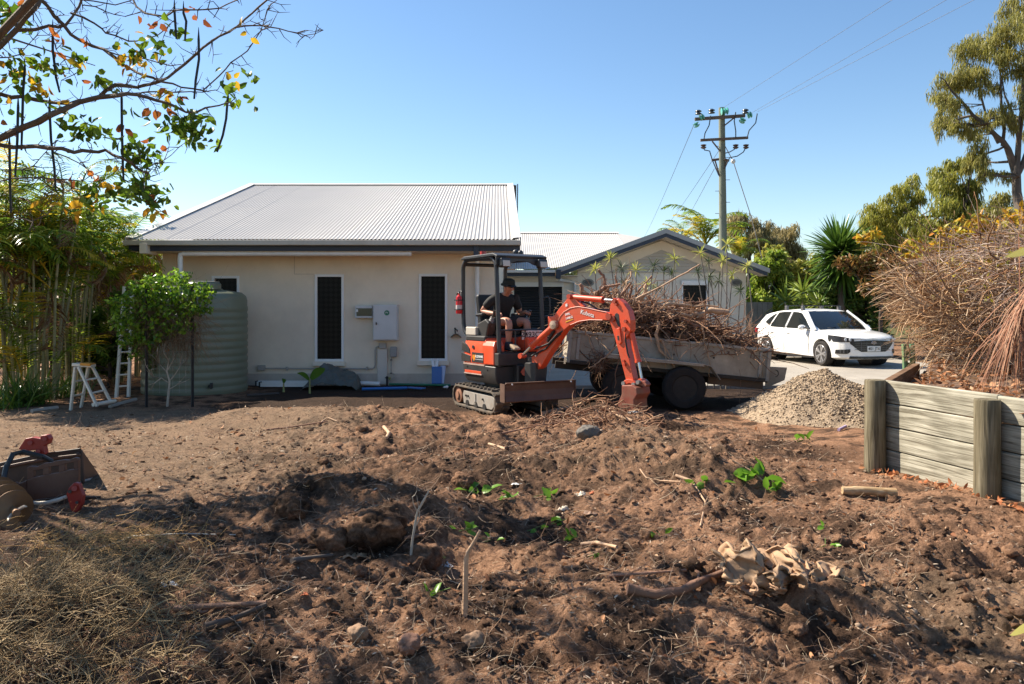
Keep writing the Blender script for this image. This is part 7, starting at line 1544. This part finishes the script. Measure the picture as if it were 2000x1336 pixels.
g=gp(1540,1150)
sh_=empty('palm_sheath',g,'large crumpled tan dried palm sheath lying in the right foreground','palm sheath')
def shell(name,px,py,wpx,hpx,seed,lean,yaw,mat=PAPER):
    """a crinkled curled piece standing on the soil"""
    Y=g.y; c=P(px,py,Y); w_,h_=wpx*Y/F/2,hpx*Y/F; nu,nv=30,18; u,v=np.meshgrid(np.linspace(-1,1,nu),np.linspace(0,1,nv)); o=seed*9.1
    top=.72+.30*fbm(u*2.6+o,np.zeros_like(u)+o,3)*1.6-.25*u*u
    x=w_*u*(1-.12*v)+.05*fbm(u*3+o,v*3,3); y=.10*(u*u)+.07*np.sin(u*5+o+v*2)*(.4+v)+lean*v+.04*fbm(u*3+o,v*3+3,2); z=h_*v*np.clip(top,.25,1.1)+.006*fbm(u*7+o,v*7,2)
    ca,sa=math.cos(yaw),math.sin(yaw); V_=np.stack([(c.x+x*ca-y*sa).ravel(),(Y+x*sa+y*ca).ravel(),(c.z-.03+z).ravel()],1); i,j=np.meshgrid(np.arange(nv-1),np.arange(nu-1),indexing='ij'); b=(i*nu+j).ravel()
    ob=npmesh(name,V_,np.stack([b,b+1,b+nu+1,b+nu],1),mat,sh_,smooth=True); sm=ob.modifiers.new('thick','SOLIDIFY'); sm.thickness=.006
shell('sheath_fold',1478,1132,105,88,1,.10,.25); shell('sheath_fold',1530,1140,90,72,2,-.10,-.2); shell('sheath_fold',1560,1128,110,60,3,.14,.1); shell('sheath_fold',1610,1150,85,78,4,.05,-.35); shell('sheath_fold',1500,1150,80,40,5,-.05,.1,M('sheath_inner',(.34,.20,.12),.8,.25,7,bump=.3,bscale=30))
for i,(px,py,w_,h_,m_,nm,lab,cat) in enumerate(((688,1078,.085,.05,PAPER,'dry_leaf','crumpled tan dry leaf below the largest soil block','leaf'),(872,1100,.035,.05,WSC,'plastic_scrap','white crumpled scrap left of the upright stick','scrap'),(1132,962,.05,.06,CREAM,'sheath_scrap','cream dry sheath scrap in the middle of the dug area','scrap'),(1100,990,.04,.06,CREAM,'sheath_scrap','pale curled scrap just left of the cream one','scrap'),(1155,1000,.05,.05,M('brown_scrap',(.22,.13,.085),.7,.2,8),'sheath_scrap','brown curled scrap below the cream one','scrap'),(1158,955,.025,.02,RUST,'dry_leaf','orange dry leaf beside the cream scrap','leaf'),(327,1138,.05,.06,WSC,'shell_scrap','white and tan shard among the left roots','scrap'),(735,976,.022,.02,RUST,'dry_leaf','red leaf above the largest soil block','leaf'),(704,1003,.026,.015,RUST,'dry_leaf','red leaf lying at the top of the largest soil block','leaf'),(592,1152,.025,.02,RUST,'dry_leaf','red leaf on the lower left soil','leaf'),(1240,800,.06,.05,M('grey_bark',(.30,.29,.28),.7,.2,8),'bark_piece','grey bark flake left of the bucket','bark'),(1085,805,.10,.10,PAPER,'bark_piece','curled pale bark piece below the dozer blade','bark'),(1010,940,.04,.02,WSC,'plastic_scrap','flat white scrap beside the small sprig','scrap'),(1705,1018,.03,.02,CREAM,'sheath_scrap','pale flake in the right soil','scrap'),(1440,1108,.05,.03,PAPER,'sheath_scrap','tan flake left of the crumpled sheath','scrap'))):
    gg=gp(px,py+6); f_s=(gg.y/4.6); crumple(gg,w_*f_s**.5,w_*.7*f_s**.5,h_*f_s**.5,m_,nm,lab,cat,i+1,16)

# ================================================================== straw heap
hb=empty('straw_heap',(-2.2,3.6,.2),'heap of dull olive straw in the lower left corner','straw')
def strawz(x,y): return H(x,y)
k=11000; x=rng.normal(-2.0,.62,k); y=2.4+rng.gamma(2.2,.62,k); edge=-.95-.55*(y-2.6)+.25*perlin(y*2,x*2); keep=(x<edge+.15*rng.normal(0,1,k))&(y<4.3)&(x>-1.05*y)&(perlin(x*2.3+9,y*2.3)>-.22+.2*rng.normal(0,1,k)); x,y=x[keep],y[keep]; k=len(x)
hp=.10*np.exp(-((x+1.9)/.6)**2-((y-3.3)/.5)**2)+.09*np.exp(-((x+2.4)/.7)**2-((y-4.3)/.45)**2)+.05*np.maximum(0,perlin(x*2,y*2))
a=rng.normal(.4,.9,k)+2.2*perlin(x*1.6,y*1.6); D=np.stack([np.cos(a),np.sin(a),rng.normal(.0,.10,k)],1); z=H(x,y)+.7*hp*rng.uniform(.3,1,k)+.01
V_,F_,_=strands(np.stack([x,y,z],1),D,rng.uniform(.06,.24,k),rng.uniform(.0010,.0026,k),seg=4,droop=.3,curl=1.0)
o=npmesh('stalks',V_,F_,strandmat('straw',[(.14,.085,.037),(.25,.16,.07),(.36,.245,.12),(.09,.055,.026),(.50,.37,.20),(.19,.115,.05)],.7,.3),hb,smooth=True); o['kind']='stuff'
k=420; px=rng.uniform(100,190,k); x=rng.normal(-2.35,.25,k); y=rng.normal(4.45,.15,k); a=rng.normal(.2,.8,k); V_,F_,_=strands(np.stack([x,y,H(x,y)+.06+rng.uniform(0,.05,k)],1),np.stack([np.cos(a),np.sin(a),rng.normal(.05,.2,k)],1),rng.uniform(.1,.25,k),rng.uniform(.001,.002,k),seg=4,droop=.2,curl=.7)
o=npmesh('golden_stalks',V_,F_,strandmat('golden_straw',[(.42,.24,.08),(.52,.33,.13),(.34,.18,.06)],.7,.2),hb,smooth=True); o['kind']='stuff'

# ================================================================== digger attachments at the left
def zb(a): return (a[0]/5.136, 820+a[1]/5.136)
def solid(pts,Y0,th,name,mat,parent,dY=0.0,bevel=.006):
    q=[]
    for a in pts: px,py=zb(a); t=a[0]/1000; q.append(P(px,py,Y0+dY*t))
    return MB().prism(q,(0.06*th,th,0)).build(name,mat,parent,bevel=bevel)
OLDB=M('old_bucket_steel',(.05,.028,.019),.6,.3,5,dirt=(.13,.07,.045),dscale=4,damt=.5); RPL=M('brown_plate_steel',(.11,.045,.027),.55,.25,4,dirt=(.14,.085,.06),dscale=4,damt=.5); DRED=M('dull_red_paint',(.36,.028,.018),.45,.2,5,dirt=(.12,.03,.02),dscale=5,damt=.6)
mbk=empty('mud_bucket',gp(120,960),'dark steel wide digger bucket lying at the left edge','digger bucket')
Yb_=6.05
solid([(-250,470),(0,430),(400,340),(800,285),(820,330),(840,560),(840,640),(500,760),(-250,800)],Yb_,.02,'back_plate',OLDB,mbk)
pa,pb,pc,pd=P(*zb((800,285)),Yb_),P(*zb((960,550)),Yb_+.45),P(*zb((1000,575)),Yb_+.5),P(*zb((800,640)),Yb_+.02)
MB().prism([pa,pb,pc,pd],(.012,-.004,.0)).build('end_plate',OLDB,mbk)
MB().prism([P(*zb((780,625)),Yb_),P(*zb((1000,578)),Yb_+.5),P(*zb((-250,700)),Yb_+.55),P(*zb((-250,820)),Yb_)],(0,0,-.02)).build('floor_plate',OLDB,mbk)
MB().tube([P(*zb((790,628)),Yb_-.02),P(*zb((1000,573)),Yb_+.48)],.014,6).build('cutting_edge',DSTEEL,mbk)
MB().cyl(P(*zb((780,335)),Yb_-.012),P(*zb((780,335)),Yb_),.012,n=10).build('bolt',OLDB,mbk)
solid([(0,470),(260,415),(540,370),(800,340),(800,365),(540,400),(260,445),(0,500)],Yb_-.02,.018,'stiffener',RPL,mbk)
hit=empty('quick_hitch',P(64,880,5.95),'dull red quick hitch sitting on top of the wide bucket','digger attachment')
solid([(180,295),(250,190),(320,175),(400,190),(405,160),(470,150),(497,190),(480,245),(435,262),(450,345),(400,365),(350,305),(250,315)],5.85,.05,'hitch_plate',DRED,hit)
solid([(180,295),(250,190),(320,175),(400,190),(405,160),(470,150),(497,190),(480,245),(435,262),(450,345),(400,365),(350,305),(250,315)],6.02,.05,'hitch_plate',DRED,hit)
for a in ((445,190),(300,230),(380,320)): MB().cyl(P(*zb(a),5.83),P(*zb(a),6.1),.016,n=12).build('pin',DRED,hit,smooth=1)
MB().tube([P(*zb(a),Y) for a,Y in (((520,420),5.8),((430,370),5.75),((230,320),5.75),((130,345),5.7),((60,480),5.6),((30,620),5.5),((20,660),5.45))],.018,8).build('hydraulic_hose',HOSE,hit,smooth=1)
pl=empty('slotted_plate',gp(100,985),'brown slotted steel grab plate leaning before the wide bucket','digger attachment')
Yp=5.55
solid([(270,600),(335,575),(430,560),(485,545),(590,528),(645,512),(740,495),(785,490),(785,600),(780,690),(660,765),(290,810),(270,700)],Yp,.03,'plate',RPL,pl)
for a in ([(270,480),(332,510),(335,577),(270,602)],[(430,490),(486,470),(488,546),(430,561)],[(590,455),(645,440),(648,513),(590,530)],[(740,418),(785,400),(785,492),(740,497)]): solid(a,Yp+.001,.028,'slot_bar',RPL,pl,bevel=.003)
solid([(270,482),(300,465),(370,472),(440,435),(500,430),(560,412),(640,402),(690,405),(740,380),(775,382),(785,402),(785,418),(740,425),(645,444),(590,458),(486,474),(430,494),(332,514)],Yp+.0,.03,'top_edge',RPL,pl,bevel=.004)
solid([(140,625),(190,640),(268,605),(268,690),(300,800),(200,720),(130,680)],Yp+.02,.03,'plate_wing',RPL,pl)
solid([(300,812),(660,770),(640,930),(330,960)],Yp+.05,.12,'grab_base',OLDB,pl)
hk=empty('hitch_hook',gp(145,1005),'red hook shaped hitch end right of the slotted plate','digger attachment')
for yy in (5.35,5.52): solid([(660,745),(690,680),(740,630),(790,640),(810,700),(835,760),(820,850),(775,925),(725,940),(695,860)],yy,.035,'hook_plate',DRED,hk)
for a,r_ in (((745,690),.018),((770,830),.010),((700,720),.012)): MB().cyl(P(*zb(a),5.32),P(*zb(a),5.58),r_,n=14).build('pin',OLDB if r_<.013 else DRED,hk,smooth=1)
MB().tube([P(*zb(a),5.42) for a in ((290,828),(380,838),(480,830),(580,805),(670,770))],[.012,.014,.014,.014,.012],8).build('pale_strap',M('pale_hose',(.50,.45,.38),.6),hk,smooth=1)
MB().tube([P(*zb(a),5.5) for a in ((840,790),(920,780),(1010,775))],[.014,.012,.008],6).build('spike',OLDB,hk)
# auger
ag=empty('earth_auger',gp(20,1010),'rusty spiral earth auger pointing out of the left corner','auger')
A0,A1=P(-22,958,5.6),P(30,1000,4.95); ax=(A1-A0).normalized(); e1=ax.orthogonal().normalized(); e2=ax.cross(e1); turns,n=5.2,150
AUG=M('rusty_auger',(.16,.085,.045),.6,.35,7,dirt=(.30,.15,.05),dscale=6,damt=.7,metal=.2); mb=MB(); vs=[]; 
for i in range(n+1):
    t=i/n; a=2*math.pi*turns*t; d=e1*math.cos(a)+e2*math.sin(a); c=A0+(A1-A0)*t; R_=.135*(1-.25*max(0,t-.8)/.2)
    for o_ in (0,.006): vs+=[c+ax*o_+d*.02,c+ax*o_+d*R_]
fs=[]
for i in range(n): b=4*i; fs+=[(b,b+1,b+5,b+4),(b+2,b+6,b+7,b+3),(b+1,b+3,b+7,b+5)]
mb.add(vs,fs).build('flight',AUG,ag,smooth=30); MB().tube([A0-ax*.3,A1+ax*.04],.022,10).build('shaft',AUG,ag,smooth=1)
for s in (-1,1): MB().tube([A1+e1*s*.02,A1+e1*s*.05+ax*.02,A1+e1*s*.06+ax*.06],[.012,.011,.005],6).build('tooth',M('worn_tooth',(.45,.36,.28),.5,.2,6),ag,smooth=1)

# ================================================================== pod tree overhanging from the left
TY=6.7
def zt_(a): return (a[0]/3.106,a[1]/3.106)
TB_=M('branch_bark',(.12,.085,.06),.85,.3,12,bump=.4,bscale=50)
pt=empty('pod_tree',(-6.4,7.2,h1(-6.4,7.2)),'half bare tree with long black pods and yellowing leaves overhanging from the left','tree')
tr=MB(); tw_nodes=[]; rt=random.Random(4)
tr.tube([(-6.4,7.2,-.1),(-6.35,7.15,.9),(-6.2,7.0,1.8),(-5.9,6.9,2.4)],[.16,.14,.12,.11],12)
for e_ in ((0,840,2.35),(0,570,2.9),(0,280,3.2),(0,880,2.3)): pass
BRN=[([(-900,1250),(-500,1000),(0,840),(150,770),(300,700),(480,620),(600,590),(720,578),(830,575),(950,610),(1070,650),(1190,682),(1330,640),(1400,620)],30,4),
 ([(-900,1250),(-450,760),(0,570),(130,585),(300,620),(420,630),(520,612)],22,12),([(600,590),(700,515),(830,530),(920,510),(1020,470),(1120,390),(1230,290),(1330,220),(1440,160),(1530,80),(1620,0),(1660,-60)],15,6),
 ([(1440,165),(1530,155),(1640,165),(1750,190),(1850,215),(1960,183)],7,2),([(-900,1250),(-400,600),(0,280),(100,180),(200,60),(250,-20),(330,-200)],26,14),([(100,185),(300,155),(400,150),(480,40),(500,-60)],14,8),
 ([(240,-10),(330,100),(430,210),(560,280),(700,350),(800,420),(880,460),(960,490)],15,9),([(-900,1250),(-400,950),(0,880),(150,890),(300,900),(450,925),(560,920),(640,910),(740,960),(830,1020),(900,1050)],18,9),
 ([(960,490),(1000,500),(1100,530),(1230,550),(1330,460),(1400,380),(1500,310),(1580,190),(1620,60),(1680,0)],8,3),([(830,575),(900,557),(1060,560),(1230,560),(1320,545),(1370,440)],6,2.5),
 ([(800,-20),(880,80),(1000,100),(1060,62),(1200,60),(1330,50),(1440,0)],8,4),([(430,80),(570,140),(640,200),(780,250),(900,230),(1000,180),(1060,120)],8,3),([(0,1100),(150,1080),(330,1085),(500,1100),(620,1040)],6,3),([(330,925),(480,990),(560,1050),(620,1090)],5,2),
 ([(900,1050),(870,1110),(880,1170),(920,1230),(960,1260)],6,2),([(890,1020),(960,990),(1040,940),(1130,860)],4,2),([(40,1040),(130,1030),(200,1010),(280,920),(340,850)],5,2),([(500,30),(640,70),(760,100),(880,70)],5,2),([(450,230),(620,300),(800,350),(960,380),(1100,390)],6,3),([(300,150),(340,300),(420,420),(470,500)],4,2),([(100,1320),(200,1340),(290,1300),(380,1180),(480,1110)],5,2),([(0,350),(120,330),(200,240),(240,170)],5,2),([(-100,120),(60,90),(200,60)],8,4),([(200,-60),(420,-10),(700,30),(860,-30)],7,4)]
for i,(pp,w0,w1) in enumerate(BRN):
    n=len(pp); off=rt.uniform(-.45,.45); pts=[]; rs_=[]
    for j,a in enumerate(pp):
        Yj=TY+off*min(1,j/3)+.06*rt.gauss(0,1); pts.append(P(*zt_(a),Yj)); rs_.append((w0+(w1-w0)*j/(n-1))*1.6/2/3.106*TY/F)
    sm=[]; sr=[]
    for a,b,ra,rb in zip(pts,pts[1:],rs_,rs_[1:]):
        for t in (0,.5): sm.append(a+(b-a)*t+Vector((rt.gauss(0,.008),0,rt.gauss(0,.008)))*(1 if t else 0)); sr.append((ra+(rb-ra)*t)*rt.uniform(.92,1.1))
    sm.append(pts[-1]); sr.append(rs_[-1]); tr.tube(sm,sr,8)
    for q in sm: tw_nodes.append(q)
tr.build('trunk',TB_,pt,smooth=1)
tw=MB(); tips=[]
vis=[q for q in tw_nodes if -4.6<q.x<-1.2]
for i in range(420):
    q=rt.choice(vis); d=Vector((rt.gauss(.35,.8),rt.gauss(0,.6),rt.gauss(.1,.8))).normalized(); L=rt.uniform(.04,.20); m1_=q+d*L*.5+Vector((rt.gauss(0,.02),0,rt.gauss(0,.02))); e=m1_+(d+Vector((rt.gauss(0,.4),rt.gauss(0,.3),rt.gauss(.1,.4)))).normalized()*L*.5
    tw.tube([q,m1_,e],[.0042,.003,.0015],5); tips.append(e)
    if rt.random()<.6: e2=m1_+Vector((rt.gauss(.1,1),rt.gauss(0,.6),rt.gauss(0,1))).normalized()*L*.4; tw.tube([m1_,e2],[.003,.0015],4); tips.append(e2)
o=tw.build('twigs',M('twig_bark',(.085,.06,.045),.85,.3,12),pt,smooth=1); o['kind']='stuff'
LG=leafmat('pod_leaf_green',[(.06,.13,.012),(.11,.20,.015),(.18,.27,.02),(.05,.09,.015)],.5,.4); LYL=leafmat('pod_leaf_yellow',[(.55,.33,.02),(.62,.42,.03),(.50,.22,.02),(.40,.36,.03)],.5,.5); LOR=leafmat('pod_leaf_orange',[(.52,.17,.03),(.38,.12,.03),(.25,.08,.03)],.45,.5)
def tl(cl,mat,name,Lr=(.065,.11),f=1.6):
    C=[]
    for a,rx,ry,n in cl:
        n=int(n*f)+1; c=np.array(P(*zt_(a),TY)); g_=rng.normal(0,.5,(n,3)); C.append(c+g_*np.array([rx/3.106*TY/F,.22,ry/3.106*TY/F])*1.15)
    C=np.concatenate(C); k=len(C); D=rng.normal(0,1,(k,3)); D[:,2]-=.7; V_,F_=leaves(C,rng.uniform(*Lr,k),rng.uniform(.035,.06,k),D); o=npmesh(name,V_,F_,mat,pt); o['kind']='stuff'
tl([((1100,750),110,70,46),((1180,820),90,60,20),((480,770),100,60,24),((560,760),60,50,10),((800,880),70,50,22),((900,980),90,60,26),((860,1130),90,80,34),((940,1200),60,70,18),((250,380),80,60,20),((90,450),60,80,16),((60,90),60,50,26),((460,340),40,40,8),((610,490),50,40,12),((950,250),50,30,8),((1080,190),30,20,6),((1420,560),40,60,10),((1490,440),20,30,4),((830,330),60,30,10),((1160,700),60,40,10),((700,1180),120,60,22),((560,1230),90,60,14),((660,790),20,20,3),((850,700),30,20,4),((330,640),40,20,5),((-300,500),250,250,120),((-500,900),250,200,80),((-200,100),200,200,80)],LG,'green_leaves')
tl([((820,350),60,40,12),((260,540),50,30,9),((990,565),40,20,5),((510,1240),50,40,8),((560,1220),40,30,5),((710,1000),20,20,2),((320,1230),30,20,2),((90,400),50,50,5),((1440,500),20,20,2),((780,430),30,20,3),((650,1120),60,40,6),((940,1280),30,30,4),((930,280),30,20,3),((1480,185),20,10,2),((250,420),40,30,5),((450,390),20,20,2),((-300,400),250,250,25)],LYL,'yellow_leaves')
tl([((880,135),20,10,2),((990,155),20,15,2),((1000,670),50,25,8),((1080,580),20,10,3),((520,235),15,10,2),((100,30),40,20,4),((800,790),40,20,4),((980,1200),20,40,4),((400,1080),30,20,2),((520,1030),40,30,4),((910,840),15,30,2),((1140,595),10,10,1),((290,210),40,40,5),((260,270),30,20,4),((1215,120),20,20,4),((1180,90),30,20,4),((440,450),20,20,2),((40,750),20,30,2)],LOR,'orange_leaves',f=.7)
POD=M('black_pod',(.010,.009,.010),.5,.3,20)
for pp in (((320,190),(320,300),(340,470),(362,560)),((150,420),(140,560),(135,740),(130,912)),((110,650),(105,850),(92,1072)),((738,600),(740,800),(745,1000),(750,1095)),((300,660),(310,850),(330,1020),(338,1160)),((1205,240),(1207,360),(1187,490),(1178,600)),((1382,590),(1372,720),(1352,820),(1317,922)),((1058,60),(1064,150),(1070,235)),((1113,80),(1130,130),(1122,245)),((58,890),(60,1100),(66,1290))):
    Yq=TY+random.uniform(-.25,.1); q=[P(*zt_(a),Yq) for a in pp]; MB().tube([q[0]+Vector((0,0,.10)),q[0]]+q[1:],[.002]+[.0105]*(len(q)-1)+[.008],8).build('seed_pod',POD,pt,smooth=1)
# crown of the same tree outside the frame, it shades the lower left of the plot
C=[]; tr2=MB()
for (cx0,cy0,cz0,rr,n) in ((-5.2,5.2,4.3,1.0,190),(-4.6,4.2,4.9,.9,220),(-6.3,6.5,4.8,1.2,110),(-5.8,7.8,4.5,1.0,110),(-4.0,5.4,5.2,.8,110),(-2.6,5.0,5.4,.8,70),(-1.2,4.6,5.6,.7,50),(-6.0,4.3,3.4,.9,300),(-5.3,3.6,4.2,.8,260),(.2,4.3,5.8,.6,40),(-3.2,3.4,4.9,.7,90),(-5.6,6.1,4.3,.8,170),(-6.1,5.4,3.9,.8,260)):
    g_=rng.normal(0,.55,(n,3)); C.append(np.array([cx0,cy0,cz0])+g_*rr); tr2.tube([(-5.9,6.9,2.4),((-5.9+cx0)/2,(6.9+cy0)/2,(2.4+cz0)/2+.2),(cx0,cy0,cz0)],[.035,.028,.015],8)
    for q in range(7): d=Vector((random.gauss(0,1),random.gauss(0,1),random.gauss(0,.7))); tr2.tube([(cx0,cy0,cz0),Vector((cx0,cy0,cz0))+d*rr*.8],[.018,.005],5)
tr2.build('limbs',TB_,pt,smooth=1); C=np.concatenate(C); k=len(C); V_,F_=leaves(C,rng.uniform(.09,.15,k),rng.uniform(.05,.08,k)); npmesh('upper_leaves',V_,F_,LG,pt)['kind']='stuff'
# a leaf very close to the lens at the right edge
nl_=empty('near_branch',P(2080,470,1.15),'blurred yellow green leaf poking in at the right edge','plant'); q0,q1=P(2060,470,1.15),P(1962,502,1.15)
m_=MB(); broadleaf(m_,q0,q1,.013,.0); m_.build('leaf',leafmat('near_leaf',[(.50,.48,.14),(.55,.50,.16)],.4),nl_,smooth=60); zg=h1(1.0,1.25); MB().tube([(1.0,1.25,zg-.05),(.98,1.22,.9),(.93,1.18,1.45),(.86,1.16,1.66),P(2060,470,1.15)],[.007,.006,.005,.004,.0025],6).build('stem',STM,nl_,smooth=1)
for q,t in (((.93,1.18,1.45),(1.02,1.10,1.50)),((.97,1.21,1.1),(1.07,1.18,1.16)),((.86,1.16,1.66),(.92,1.10,1.74))):
    m_=MB(); broadleaf(m_,q,t,.016,.0); m_.build('leaf',MATS['near_leaf'],nl_,smooth=60)
for px,py,px2,py2,lab in ((2030,1215,1972,1236,'blurred pale green leaf in the lower right corner'),(2040,1290,1985,1330,'blurred pale green leaf at the bottom right corner')):
    g=gp(1990,py); n2=empty('corner_plant',g,lab,'plant'); m_=MB(); broadleaf(m_,P(px,py,g.y-.05),P(px2,py2,g.y-.15),.05,.01); m_.build('leaf',MATS['near_leaf'],n2,smooth=60)
